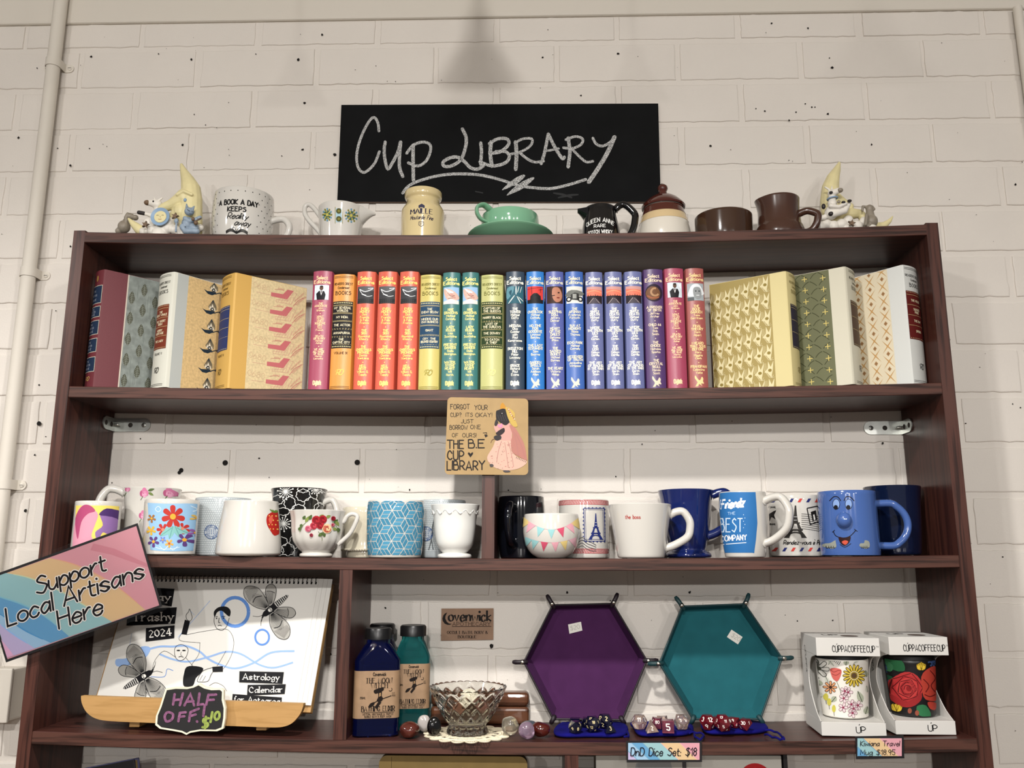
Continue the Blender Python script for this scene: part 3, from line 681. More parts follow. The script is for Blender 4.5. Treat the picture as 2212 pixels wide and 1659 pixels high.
blob(t, 'cow', [('t', [(321, 438, 7), (330, 439, 9.5), (341, 442, 11)], .004), ('t', [(341, 442, 10), (344, 460, 13), (338, 482, 17)], .008), ('t', [(341, 434, 3), (350, 428, 2.5)], 0), ('t', [(335, 432, 2.5), (333, 425, 1.3)], 0), ('t', [(338, 468, 7), (322, 464, 5), (312, 461, 4.5)], .002)], cloud_m, Y)
blob(t, 'cow_muzzle', [('b', [(318, 438, 8, 6.5)], .002)], brn_m, Y); blob(t, 'hoof', [('t', [(300, 459, 5), (311, 461, 5)], .001)], dk_m, Y); blob(t, 'eye', [('b', [(331, 435, 2.2, 2.6)], -.0035)], dk_m, Y, vox=.0006, smooth=1)
# plate with a face
b = MB(); o = Vector(t.location); c0 = at(347, 469, Y - .026) - o; Mt = Matrix.Translation(c0) @ Matrix.Rotation(math.radians(90), 4, 'X')
b.lathe([(0, -.002), (.015, -.002), (.0165, .001), (.0165, .003), (.0115, .0015), (.0105, .001), (0, .001)], blue_m, 32, M=Mt); b.lathe([(0, .0016), (.0108, .0016), (.0104, .0022), (0, .0024)], moon_m, 32, M=Mt)
a2 = Art(b, lambda x, y, l: c0 + Vector((x, -.0025 - l, -y)))
for sx in (-1, 1): a2.stroke([(sx * .0045 - .002, -.002), (sx * .0045, -.003), (sx * .0045 + .002, -.002)], .0006, '6F6A60', smooth=3)
a2.stroke([(-.003, .0045), (0, .0052), (.003, .0045)], .0007, '9A5548', smooth=3); a2.stroke([(0, -.001), (.001, .002)], .0006, '8F8670'); b.build('plate', t)
cat = blob(t, 'cat', [('b', [(406, 484, 15, 17), (409, 457, 11.5, 10), (420, 492, 10)], -.028), ('t', [(404, 449, 4), (403, 440, 1.5)], -.028), ('t', [(416, 451, 4), (420, 445, 1.5)], -.028), ('t', [(400, 472, 6), (410, 478, 5), (424, 474, 4.5)], -.036), ('t', [(418, 476, 5), (432, 470, 5)], -.030), ('t', [(395, 490, 8), (400, 500, 7), (425, 500, 7)], -.034)], cat_m, Y)
b = MB(); a3 = Art(b, lambda px, py, l: at(px, py, Y - .0375 - l) - o)
for L in ([(404, 452), (407, 454), (410, 455)], [(414, 456), (417, 458), (420, 457)], [(409, 461), (413, 463), (418, 462)], [(395, 476), (400, 478)], [(393, 482), (400, 484)], [(394, 489), (402, 490)]): a3.stroke(L, 1.2, '39434D', smooth=3)
b.build('face_markings', cat)
blob(t, 'fiddle', [('b', [(417, 473, 4, 5), (423, 481, 5, 6)], -.040), ('t', [(422, 478, 1.6), (434, 471, 1.4)], -.039)], brn_m, Y, vox=.0008, smooth=1)
blob(t, 'spoon', [('b', [(381, 477, 5, 7)], -.033), ('t', [(381, 483, 2.2), (380, 500, 2.6)], -.033)], cat_m, Y, smooth=1)
star(t, 378, 467, 9, Y - .034, brn_m); star(t, 314, 485, 9, Y - .03, brn_m)
blob(t, 'dog', [('b', [(281, 468, 11, 9), (292, 470, 8, 7), (268, 490, 15, 16), (257, 499, 9, 8), (275, 478, 10)], .010), ('t', [(276, 462, 4), (272, 470, 5), (273, 478, 3)], .004)], gry_m, Y)
Y = .094; t = fig('moon_figurine', 'cream crescent moon figurine with black-spotted cow and grey dog at the right end', 1840, Y); o = Vector(t.location)
blob(t, 'moon', [('t', [(1813, 352, 3.5), (1808, 366, 9), (1800, 383, 15), (1794, 404, 20), (1793, 430, 23), (1796, 456, 24), (1802, 484, 24), (1805, 495, 24)], .008), ('t', [(1805, 430, 16), (1822, 440, 12), (1836, 446, 9)], .006), ('t', [(1810, 460, 16), (1838, 462, 14), (1858, 462, 11), (1866, 473, 12)], .006), ('t', [(1885, 492, 12), (1910, 487, 9), (1922, 477, 5), (1928, 468, 2)], .004)], moon_m, Y)
blob(t, 'cloud_base', [('b', [(1772, 489, 12), (1785, 484, 13), (1800, 489, 14), (1818, 485, 14), (1778, 474, 8), (1832, 476, 12), (1850, 490, 15), (1830, 495, 14), (1866, 478, 11), (1880, 497, 16)], -.012)], cloud_m, Y)
blob(t, 'cow', [('b', [(1795, 460, 15, 17), (1798, 440, 11, 11), (1797, 418, 10, 9), (1825, 450, 10, 8)], -.022), ('t', [(1801, 416, 8), (1810, 412, 7)], -.026), ('t', [(1797, 420, 8), (1798, 440, 9)], -.022), ('t', [(1790, 409, 3), (1782, 404, 2)], -.022), ('t', [(1797, 408, 2.5), (1797, 402, 1.2)], -.022), ('t', [(1795, 445, 6), (1812, 447, 5), (1826, 440, 4.5)], -.034), ('t', [(1800, 462, 9), (1825, 455, 8), (1834, 440, 5)], -.028), ('t', [(1780, 470, 7), (1765, 473, 5), (1762, 484, 4)], -.02)], cloud_m, Y)
blob(t, 'cow_muzzle', [('b', [(1815, 411, 7, 5.5)], -.03)], gry_m, Y); blob(t, 'hoof', [('b', [(1822, 437, 5, 3.5), (1835, 434, 5.5, 3.5)], -.036)], dk_m, Y, smooth=1)
blob(t, 'spot', [('b', [(1795, 416, 4.5, 3.5)], -.0295), ('b', [(1779, 446, 5, 7), (1795, 462, 6.5, 5.5)], -.030), ('b', [(1797, 443, 3, 2)], -.0285), ('b', [(1766, 482, 6, 9)], -.0225)], dk_m, Y, vox=.0008, smooth=1)
b = MB(); c0 = at(1798, 429, Y - .023) - o; b.tube([(c0.x + .0085 * math.cos(a), c0.y + .0085 * math.sin(a), c0.z + .001 * math.cos(a)) for a in [2 * PI * i / 20 for i in range(20)]], .0013, blue_m, seg=8, closed=True); b.build('collar', t)
blob(t, 'bell', [('b', [(1812, 436, 4, 4)], -.033)], gry_m, Y, smooth=1)
blob(t, 'dog', [('b', [(1882, 478, 15, 16), (1878, 450, 9, 9), (1874, 490, 12, 8)], -.014), ('t', [(1878, 452, 8), (1881, 474, 11)], -.014), ('t', [(1872, 447, 3.5), (1864, 446, 4), (1863, 455, 3)], -.014), ('t', [(1884, 446, 3), (1888, 452, 3.5)], -.016), ('t', [(1872, 465, 4), (1870, 485, 4)], -.026)], gry_m, Y)
star(t, 1840, 482, 9, Y - .03, brn_m)
# ================================================================== the row of books
PAGE = mat('pages', 'D9CBA6', rough=.8, var=.12, scale=500)
def cover_poly(w, dp, bulge, th, hinge=.0):
    a = w / 2; n = 24
    out = [(-a, dp)] + [(-a, bulge * 1.6)] + [(-a * .93 * math.cos(PI * i / n), bulge * math.cos(PI * i / n) ** 2) for i in range(n + 1)] + [(a, bulge * 1.6), (a, dp)]
    inn = [(a - th, dp), (a - th, bulge + th)] + [(-(a - th) * (-1 + 2 * i / 6), bulge + th - (.6 * bulge) * math.sin(PI * i / 6)) for i in range(1, 6)] + [(-a + th, bulge + th), (-a + th, dp)]
    return out + inn
def zprism(m, poly, z0, z1, mt, smooth=False):
    n = len(poly); tr = tessellate_polygon([[Vector((p[0], p[1], 0)) for p in poly]])
    vs = [(p[0], p[1], z0) for p in poly] + [(p[0], p[1], z1) for p in poly]
    m.add(vs, [list(t) for t in tr] + [[i + n for i in t[::-1]] for t in tr], mt); m.add(vs, [(i, (i + 1) % n, (i + 1) % n + n, i + n) for i in range(n)], mt, smooth)
class Book:
    def __init__(s, label, x, y, z0, w, h, c, rz=0, group=None, dp=.134, gloss=.35):
        s.w, s.h, s.dp = w, h, dp; s.hw = w / 2 * .93 / (h / 255) - 1.2; s.bul = .0045
        s.t = thing('book', label, 'book', (x, y, z0), rz, group)
        s.m = MB(); s.c = mat('cloth_' + c, c, rough=gloss, bump=.12, bscale=900)
        zprism(s.m, cover_poly(w, dp, s.bul, .0028), 0, h, s.c, True)
        p = MB(); p.box(-w / 2 + .003, w / 2 - .003, .008, dp - .004, .003, h - .003, PAGE); p.build('page_block', s.t)
    def spine(s, base=.0003):
        k = s.h / 255
        def f(x, y, l):
            X = x * k; q = max(-1, min(1, X / (s.w / 2 * .93))); Y = s.bul * q * q
            return Vector((X, Y - l, s.h - y * k))
        return Art(s.m, f, maxe=6, base=base)
    def board(s, side):                    # figures in metres on the board; x runs from the spine edge to the fore-edge
        return Art(s.m, lambda x, y, l: Vector((side * (s.w / 2 + l), s.bul * 1.6 + max(0, min(s.dp - s.bul * 1.6 - .0005, x)), max(.0008, min(s.h - .0006, s.h - y)))), base=.0002)
    def done(s): s.m.build('cover', s.t, sharp=35); return s.t
GOLD = 'E6D49A'; BY = .012
def lines(a, groups, y0, y1, c, tw=15, th=4.9):
    rows = []
    for gi, g in enumerate(groups):
        for i, t in enumerate(g.split('/')): rows.append((t.strip(), t.isupper()))
        if gi < len(groups) - 1: rows.append(None)
    wts = [1.75 if r is None else 1 for r in rows]; st = (y1 - y0) / sum(wts); y = y0 + st * .75
    for r, k in zip(rows, wts):
        if r is None: a.disc(0, y + st * .12, 1.2, c, 1, n=8)
        else:
            h = min(th if r[1] else th * .95, st * .80); tw_ = a.width(r[0], h, .85, 1.3)
            a.text(r[0], 0, y, h, c, 1, w=1.7 if r[1] else 1.35, wf=.85, sp=1.3, serif=r[1], fit=min(tw_, tw * 2.05) if tw_ > tw * 2 else None)
        y += st * k
def digest(a, y, c):
    a.text('Digest', 0, y + 4, 8, c, 1, w=1.7, fit=17, serif=False); a.poly([(-3, y - 1), (-1, y - 5), (3, y - 3), (6, y - 6), (6, y), (3, y + 5), (-1, y + 3)], c, 2, 3)
def pegasus(a, y, c):
    a.poly([(-8, y + 10), (-4, y + 3), (-9, y - 6), (-8, y - 12), (-3, y - 4), (1, y - 2), (5, y - 9), (8, y - 5), (7, y + 0), (9, y + 5), (3, y + 5), (5, y + 10), (-1, y + 6), (-3, y + 10)], c, 1, 3); a.stroke([(-4, y + 4), (-8, y + 11)], 1.2, c, 2)
def select(a, groups, c, pic, logo, y1=226, y0=80, px0=33, px1=70, pw=17):
    a.text('Select', 0, 18.5, 7, c, 1, w=1.5, wf=.9, serif=True, fit=24); a.text('Editions', 0, 27.5, 7, c, 1, w=1.5, wf=.9, serif=True, fit=34)
    pw = min(pw, HW[0]); pic(a, -pw, px0, pw, px1); lines(a, groups, y0, y1, c); logo(a, 240, c)
def pic_man(a, x0, y0, x1, y1):
    a.rect(-15, 31, 15, 63, 'C9D3DA'); a.poly([(-9, 63), (-11, 50), (-5, 44), (0, 43), (6, 45), (9, 52), (7, 63)], '1C1B1F', 1); a.disc(0, 38, 4, '5A4438', 1, ry=5); a.poly([(-3, 44), (3, 44), (0, 54)], 'E6E6E6', 2); a.poly([(-2, 45), (2, 45), (0, 50)], '32343A', 3)
    a.poly([(-15, 40), (-11, 36), (-13, 46)], 'F0F3F5', 1); a.poly([(8, 33), (14, 33), (14, 44), (9, 40)], 'F0F3F5', 1); a.disc(0, 34.5, 3.6, '221A18', 2, ry=2)
def pic_car(a, x0, y0, x1, y1):
    a.rect(x0, y0, x1, y1, '3A3A3C'); a.poly([(x0, y0 + 2), (x0 + 8, y0), (x1, y0), (x1, y0 + 9), (x0 + 12, y0 + 14)], '565759', 1)
    for L, w in (([(x0 + 4, y0 + 6), (0, y0 + 12), (x1 - 2, y0 + 5)], 1.6), ([(x0 + 4, y0 + 6), (x0 + 10, y0 + 16), (2, y0 + 20)], 1.2), ([(x0 + 9, y0 + 17), (4, y0 + 22), (x1 - 3, y0 + 20)], 1), ([(x1 - 12, y0 + 5), (x1 - 1, y0 + 3)], 1.4)): a.stroke(L, w, 'D9DCDE', 2, smooth=4)
    a.rect(x0, y0 + 27, x1, y1, '2A2A2C', 1)
def pic_face(a, x0, y0, x1, y1):
    a.rect(x0, y0, x1, y1, '8FB3D6'); a.poly([(x0, y0 + 6), (x0 + 12, y0 + 4), (x1 - 4, y0 + 14), (x1, y0 + 26), (x0 + 10, y0 + 30)], 'C7A79A', 1, 3)
    a.poly([(x0 + 3, y0 + 2), (x0 + 12, y0 + 7), (x0 + 22, y0 + 12), (x0 + 12, y0 + 13)], 'E9E4E2', 2, 3); a.poly([(x0, y1 - 6), (0, y1 - 11), (x1, y1 - 7), (x1, y1), (x0, y1)], 'DDD8CC', 2)
    for x, y, r in ((-6, 14, 5), (1, 17, 5.5), (6, 22, 4.5), (-4, 22, 4)): a.disc(x, y0 + y, r, 'D3B4A8' if x < 0 else 'B98E82', 3, ry=r * .6, n=10, rot=.5)
    a.stroke([(-8, y0 + 12), (0, y0 + 20), (8, y0 + 18)], .9, '6C4844', 4, smooth=3); a.stroke([(-6, y0 + 25), (4, y0 + 24)], .9, '6C4844', 4)
def pic_tower(a, x0, y0, x1, y1):
    a.rect(x0, y0, x1, y1, '2C5866'); a.poly([(x0, y0 + 4), (x0 + 14, y0), (x0 + 12, y0 + 14), (x0, y0 + 28)], '5B8794', 1, 3); a.poly([(x0 + 4, y0 + 12), (x0 + 10, y0 + 8), (x0 + 8, y0 + 20)], '2C4E5C', 2, 3)
    for L, w in (([(2, y0 + 18), (2, y0)], 2.4), ([(-1, y0 + 20), (-14, y1)], 2.2), ([(4, y0 + 22), (12, y1)], 2), ([(7, y0 + 23), (x1, y1 - 5)], 1.5), ([(8, y0), (5, y0 + 14)], 1.4), ([(14, y0), (10, y0 + 14)], 1)): a.stroke(L, w, 'D5DBD3', 3, taper=True)
def pic_dome(a, x0, y0, x1, y1):
    a.rect(x0, y0, x1, y1, 'C43A36'); a.poly([(x0, y1), (x0, y1 - 8), (-11, y1 - 8), (-10, y1 - 16), (-3, y1 - 22), (4, y1 - 22), (11, y1 - 16), (12, y1 - 8), (x1, y1 - 8), (x1, y1)], '1B1B1E', 1)
    a.stroke([(-8, y0), (-7, y1 - 14)], .9, '1B1B1E', 2); a.stroke([(x0, y0 + 6), (x1, y0 + 2)], .6, '1B1B1E', 2); a.stroke([(7, y0 + 8), (16, y0 + 6)], .8, '1B1B1E', 2); a.stroke([(11, y0 + 5), (11, y0 + 14)], .8, '1B1B1E', 2)
def pic_doll(a, x0, y0, x1, y1):
    a.rect(x0, y0, x1, y1, '3A2722'); a.poly([(-4, y0 + 4), (8, y0 + 3), (15, y0 + 16), (13, y0 + 30), (4, y1 - 2), (-3, y1 - 8), (-6, y0 + 18)], 'A9745E', 1, 4); a.disc(8, y0 + 14, 2.2, '2A1714', 2, ry=1.6); a.stroke([(-7, y0 + 21), (0, y0 + 20)], 1.8, '2A1714', 2); a.disc(7, y0 + 25, 3.2, '6E2F2A', 2, ry=1.5)
def pic_auto(a, x0, y0, x1, y1):
    a.rect(x0, y0, x1, y1, 'C9C9C3'); a.poly([(x0, y0 + 14), (x0 + 10, y0 + 8), (x1, y0 + 11), (x1, y0 + 20), (x0, y0 + 22)], '6A6C68', 1, 2); a.poly([(-9, y1 - 8), (-8, y0 + 18), (0, y0 + 14), (9, y0 + 16), (10, y1 - 6)], '2E2E2D', 2); a.rect(-4, y0 + 17, 4, y1 - 10, '8F918C', 3)
    for x in (-12, 12): a.ring(x, y1 - 9, 4.5, 2.4, '1D1D1D', 3, n=12)
    a.rect(x0, y1 - 3, x1, y1, 'E3E2DC', 1)
def pic_road(a, x0, y0, x1, y1):
    a.rect(x0, y0, x1, y0 + 20, 'D9755F'); a.poly([(x0, y0), (x1, y0), (x1, y0 + 8), (x0, y0 + 5)], 'C0908A', 1); a.stroke([(x0, y0 + 12), (0, y0 + 9), (x1, y0 + 13)], 1.5, 'E8A07C', 1, smooth=3)
    a.rect(x0, y0 + 20, x1, y1, '2A2328'); a.poly([(x0 + 3, y1), (-3, y0 + 25), (3, y0 + 25), (x1 - 2, y1)], '4A444C', 1); a.stroke([(x0 + 4, y1), (-2, y0 + 25)], .8, 'B8A9A6', 2); a.stroke([(1, y0 + 26), (x1 - 4, y1)], .8, 'B8A9A6', 2)
    for k in range(7): a.stroke([(x0 + 3 + k * 5, y0 + 21), (x0 + 3 + k * 5, y0 + 17 + k % 3)], 1.2, '2A2328', 2)
def pic_dragon(a, x0, y0, x1, y1):
    a.disc(0, (y0 + y1) / 2, 18, '2B2130', 0, ry=19, n=24); a.disc(-2, (y0 + y1) / 2 + 1, 15, '6B4A34', 1, ry=15); a.ring(2, y0 + 17, 8, 4, 'A5805E', 2, n=14, a0=.5, a1=5); a.stroke([(-14, y0 + 24), (-4, y0 + 30), (10, y0 + 28)], 3, '94583C', 2, smooth=3)
def pic_old(a, x0, y0, x1, y1):
    a.rect(x0, y0, x1, y1, '9AA2A6'); a.poly([(x0 + 4, y0 + 14), (-6, y0 + 3), (6, y0 + 2), (14, y0 + 12), (16, y0 + 24), (-14, y0 + 28)], 'D6DADC', 1, 4); a.poly([(-4, y0 + 10), (8, y0 + 9), (12, y0 + 20), (10, y1 - 6), (1, y1 - 3), (-5, y1 - 12)], '8B8F90', 2, 4); a.rect(x0, y1 - 7, -4, y1, '54595C', 2)
    for x in (0, 7): a.disc(x, y0 + 17, 1.6, '33383A', 3, n=8)
    a.disc(4, y0 + 26, 3.5, 'C9CDCE', 3, ry=1.3)
HW = [22]
def condensed(a, c, ink_, panel, titles, vol=None, gold=None, hw=None, dots=True, py0=61, py1=164):
    hw = min(hw or 99, HW[0])
    gold = gold or ink_
    for y in (5, 8, 250, 247): a.stroke([(-hw, y), (hw, y)], .8, ink_, 1)
    a.text("READER'S DIGEST", 0, 24, 4.6, ink_, 1, w=1.2, serif=True, fit=hw * 1.9); a.text('Condensed', 0, 33, 5, ink_, 1, w=1.1, slant=.1, fit=24); a.text('BOOKS', 0, 46, 7.5, ink_, 1, w=1.1, serif=True, sp=2.6, fit=33)
    a.rect(-hw - 1, py0, hw + 1, py1, panel, 1); n = 11
    if dots:
        for y in (py0 + 3.5, py1 - 3.5):
            for i in range(n): a.disc((i - (n - 1) / 2) * hw * 2 / n, y, 1.3, GOLD, 2, n=6)
    st = (py1 - py0 - 16) / len(titles)
    for i, t in enumerate(titles):
        y = py0 + 8 + st * i; L = t.split('/')
        for d in ((0, 1.8) if dots else (0,)): a.stroke([(-hw, y + d), (hw, y + d)], .7, 'B8A878', 2)
        for k, q in enumerate(L): a.text(q, 0, y + st * .5 + 3.3 + (k - (len(L) - 1) / 2) * 6.4, 4.4, 'D8CFAE', 2, w=1.4, serif=True, fit=min(hw * 1.75, a.width(q, 4.4, .9)))
    if dots: a.stroke([(-hw, py1 - 8), (hw, py1 - 8)], .7, 'B8A878', 2)
    if vol: a.text(vol, 0, py1 + 13, 4.6, ink_, 1, w=1.2, serif=True, fit=28)
    a.text('RD', -1, 222, 11, gold, 1, w=1.0, slant=.35, wf=.8, sp=.4); a.stroke([(-9, 216), (-6, 211), (4, 212), (8, 217), (3, 223), (-3, 221)], .8, gold, 1, smooth=4)
T_ASSOC = ['THE/ASSOCIATE/John/Grisham', 'WHAT/TO DO/WHEN/SOMEONE/DIED/Nicci/French', 'DEATH/OR GLORY/Michael/Asher', 'WE ARE/ALL MADE/OF GLUE/Marina/Lewycka']
T_EVEN = ['EVEN/MONEY/Dick/Francis/& Felix/Francis', 'THE/SIGN/Raymond/Khoury', 'THE/CHRISTMAS/PROMISE/Donna/VanLiere', 'HELL/BENT/William G./Tapply']
T_NINE = ['NINE/DRAGONS/Michael/Connelly', 'LADY/KILLER/Lisa/Scottoline', 'PRESENT/DANGER/Stella/Rimington', 'WATER,/STONE/HEART/Will/North']
T_SIMPLE = ['THE/SIMPLE/DEATH/Michael/Duffy', 'WHERE/THE TRUTH/LIES/Julie/Corbin', 'THE/LION/Nelson/DeMille', 'THE ART/OF RACING/IN THE RAIN/Garth/Stein']
UP = [  # left, right, top in the photo, colour, label, drawing
    (662, 706.5, 585, '963E56', 'crimson book with a man in black on its spine, first upright book at the left', lambda a: select(a, T_ASSOC, 'F1C9A0', pic_man, digest, y1=192, y0=70)),
    (708, 756.5, 592, 'CE8A3C', 'orange book with black title panel among the upright books', lambda a: condensed(a, 0, '3A2A18', '1D1C1E', ['MY SEVERAL/WORLDS', 'MY INDIA', 'THE ACTOR', 'ANNAPURNA', 'THE/CAPTIVE CITY'], 'VOLUME IX', 'F2C266')),
    (760, 803.5, 586, 'C25843', 'orange-red book, leftmost of three alike, beside the orange book with black panel', lambda a: select(a, T_EVEN, 'F4D478', pic_car, digest)),
    (807, 851, 586, None, 'orange-red book, middle one of three alike', 2), (855, 899, 586, None, 'orange-red book, rightmost of three alike, beside the yellow book with blue panel', 2),
    (901, 948.5, 593, 'BBAE62', 'yellow book with dark blue title panel on its spine', lambda a: condensed(a, 0, '6E6630', '26425C', ['THE/ENEMY BELOW', 'MINDING OUR/OWN BUSINESS', 'GIANT', 'CRY, THE/BELOVED COUNTRY'], None, '9A8E40')),
    (951, 991, 588, '366C6A', 'teal book, left of two alike, beside the yellow book with blue panel', lambda a: select(a, T_NINE, 'F0E08C', pic_face, digest)),
    (994, 1032.5, 588, None, 'teal book, right of two alike, beside the pale green book', 6),
    (1036, 1087, 593, 'AEAE70', 'pale yellow-green book with dark green title panel on its spine', lambda a: condensed(a, 0, '6E6E38', '2A3A22', ['CAPTAIN OF/THE QUEENS', 'HARRY BLACK', 'LAST OF/THE CURLEWS', 'THE DOWRY', 'TO CATCH/A THIEF'], None, 'E0D888')),
    (1091, 1134, 586, '2C3C4C', 'dark slate book with blue-green picture, right of the pale green book', lambda a: select(a, ['THE/TOWER/Michael/Duffy', 'MEDUSA/Clive/Cussler/with/Paul/Kemprecos', 'SKELETON/HILL/Peter/Lovesey', 'GRACE/Richard/Paul/Evans'], 'F0EBD8', pic_tower, digest)),
    (1136.5, 1177.5, 586, '2A70B6', 'bright blue book with a black dome on red on its spine', lambda a: select(a, ['THE/OVERLOOK/Michael/Connelly', 'NO TIME/FOR/GOODBYE/Linwood/Barclay', 'THE LAST/TESTAMENT/Sam/Bourne', 'GARDEN/SPELLS/Sarah/Addison/Allen'], 'D8D2BC', pic_dome, pegasus)),
    (1179.5, 1221, 586, '505A98', 'indigo book with a brown close-up face on its spine', lambda a: select(a, ['THE/SLEEPING/DOLL/Jeffery/Deaver', 'HEART/OF THE/DALES/Gervase/Phinn', 'THE/SACRED/BONES/Michael/Byrnes', 'THE HEART/Victoria/Hislop'], 'D8D2BC', pic_doll, pegasus)),
    (1223, 1264.5, 586, '3A5FA4', 'mid-blue book with a vintage motor car on its spine', lambda a: select(a, ['THE/AFGHAN/Frederick/Forsyth', 'SUN AT/MIDNIGHT/Rosie/Thomas', 'ECHO PARK/Michael/Connelly', 'MESSENGER/OF TRUTH/Jacqueline/Winspear'], 'D8D2BC', pic_auto, pegasus, y1=208)),
    (1268, 1307.5, 587, '636A96', 'slate-blue book with sunset road picture, leftmost of three alike', lambda a: select(a, T_SIMPLE, 'F2EEDC', pic_road, digest)),
    (1311, 1351, 587, None, 'slate-blue book with sunset road picture, middle one of three alike', 13), (1354.5, 1395, 585, None, 'slate-blue book with sunset road picture, rightmost, beside the purple book', 13),
    (1397, 1442, 581, '4C3462', 'purple book with a round dragon picture on its spine', lambda a: select(a, ['A PRISONER/OF BIRTH/Jeffrey/Archer', 'CHILD 44/Tom/Rob/Smith', 'THE/CHOICE/Nicholas/Sparks', 'THE/CRYSTAL/SKULL/Manda/Scott'], 'D9C7B0', pic_dragon, pegasus)),
    (1443.5, 1488, 581, None, 'crimson book with a man in black on its spine, right of the purple book', 0),
    (1490.5, 1533, 579, '96504C', 'rust-red book with a grey portrait, last upright book at the right', lambda a: select(a, ['THE/BONE/GARDEN/Tess/Gerritsen', 'FINAL/THEORY/Mark/Alpert', 'I HEARD/THAT SONG/BEFORE/Mary/Higgins/Clark', 'FRANGIPANI/Celestine/Vaite'], 'E6C890', pic_old, pegasus))]
made = {}
for i, (pl, pr, pt, colr, lab, fn) in enumerate(UP):
    a_, b_ = at(pl, 838, BY), at(pr, 838, BY); x = (a_.x + b_.x) / 2; z0 = rest(2, x, .018)
    if colr is None:
        src = made[fn]; r = dup(src, lab, loc=(x, BY, z0)); r.scale = ((b_.x - a_.x - .0006) / src['w'] if abs((b_.x - a_.x - .0006) / src['w'] - 1) > .02 else 1, 1, 1); r['group'] = src.get('group', '') or 'upright books'
    else:
        w = b_.x - a_.x - .0006; h = at((pl + pr) / 2 + 1, pt, BY).z - z0
        B = Book(lab, x, BY, z0, w, h, colr, dp=.130 + (i * 7 % 5) * .001); HW[0] = B.hw; fn(B.spine()); made[i] = B.done(); made[i]['w'] = w; made[i]['group'] = 'upright books'
for o_ in made.values(): del o_['w']
for o_ in list(COL.objects):
    if 'w' in o_.keys(): del o_['w']
# ---- six condensed volumes turned to show their patterned boards
def turned(lab, base, pt, top, w, phi, side, colr):
    c = at(*base, .012); x, y = c.x, c.y; h0 = at(pt, top, .012).z; a = math.radians(phi)
    ox, oy = x - side * w / 2 * math.sin(a), y + w / 2 * math.cos(a) * 1.0
    th = (a - PI / 2) if side > 0 else (PI / 2 - a)
    z0 = rest(2, ox, .13) + .0004
    HW[0] = w / 2 * .93 / ((h0 - z0) / 255) - 1.2
    return Book(lab, ox, oy, z0, w, h0 - z0, colr, rz=th, group='turned book club volumes', dp=.136, gloss=.6)
BD = .129
def leaf_a(a):
    a.rect(.036, 0, BD, a_h, 'C9BFB0'); a.rect(.038, 0, BD, a_h, mat('board_woodgrain', '7C837E', rough=.6, var=.25, scale=90), 1)
    g = random.Random(5)
    for i in range(46):
        x = .039 + g.random() * (BD - .040); y = g.random() * a_h * .9; a.stroke([(x, y), (x + g.uniform(-.001, .001), y + .012), (x, y + .025)], .0004, '5C655F' if i % 2 else '9BA29B', 2, smooth=3)
    for i in range(5):
        for j in range(6):
            x = .045 + i * .020; y = j * .036 + (i % 2) * .018 + .004
            if y > a_h - .014 or y < .013 or x > BD - .006: continue
            a.poly([(x, y - .0115), (x + .0045, y - .003), (x + .0045, y + .004), (x, y + .0115), (x - .0045, y + .004), (x - .0045, y - .003)], '4E4F42', 3, 3)
            for k in range(6): a.stroke([(x - .0038, y - .007 + k * .003), (x, y - .005 + k * .003), (x + .0038, y - .007 + k * .003)], .0006, '8B9085', 4)
            a.stroke([(x, y - .010), (x, y + .012)], .0006, '8B9085', 4)
linen = mat('board_linen', 'C8AC7A', rough=.7, var=.18, scale=260); linen2 = mat('board_linen_pale', 'CDBB90', rough=.7, var=.14, scale=260)
def thistle(a):
    a.rect(.024, 0, BD, a_h, linen)
    for y in [.012 + k * .0345 for k in range(6)]:
        for x in (.072, .112):
            a.poly([(x - .019, y + .004), (x - .012, y + .006), (x - .004, y + .005), (x + .004, y + .003), (x + .006, y + .007), (x - .002, y + .0115), (x - .010, y + .011), (x - .014, y + .008)], '23303C', 1)
            a.stroke([(x + .004, y + .008), (x + .012, y + .004), (x + .019, y + .004)], .0016, '23303C', 1, smooth=3); a.disc(x + .018, y + .004, .004, '23303C', 1, ry=.003)
            a.poly([(x - .008, y - .001), (x + .001, y - .016), (x + .008, y - .006), (x + .009, y + .001), (x, y + .006)], '8A7D62', 1)
            for k in range(7): a.stroke([(x - .007 + k * .0025, y - .002), (x + .0005, y - .015)], .0006, '2A343C', 2)
            for q in ((-.004, 0), (0, -.004), (.004, .001)): a.poly([(x + q[0] - .0025, y + q[1] + .003), (x + q[0], y + q[1] - .004), (x + q[0] + .0028, y + q[1] + .002)], 'DDD6C4', 3)
            a.poly([(x - .004, y + .002), (x, y - .002), (x + .004, y + .002), (x, y + .006)], '2A343C', 4); a.disc(x, y + .002, .0014, 'DDD6C4', 5, n=6)
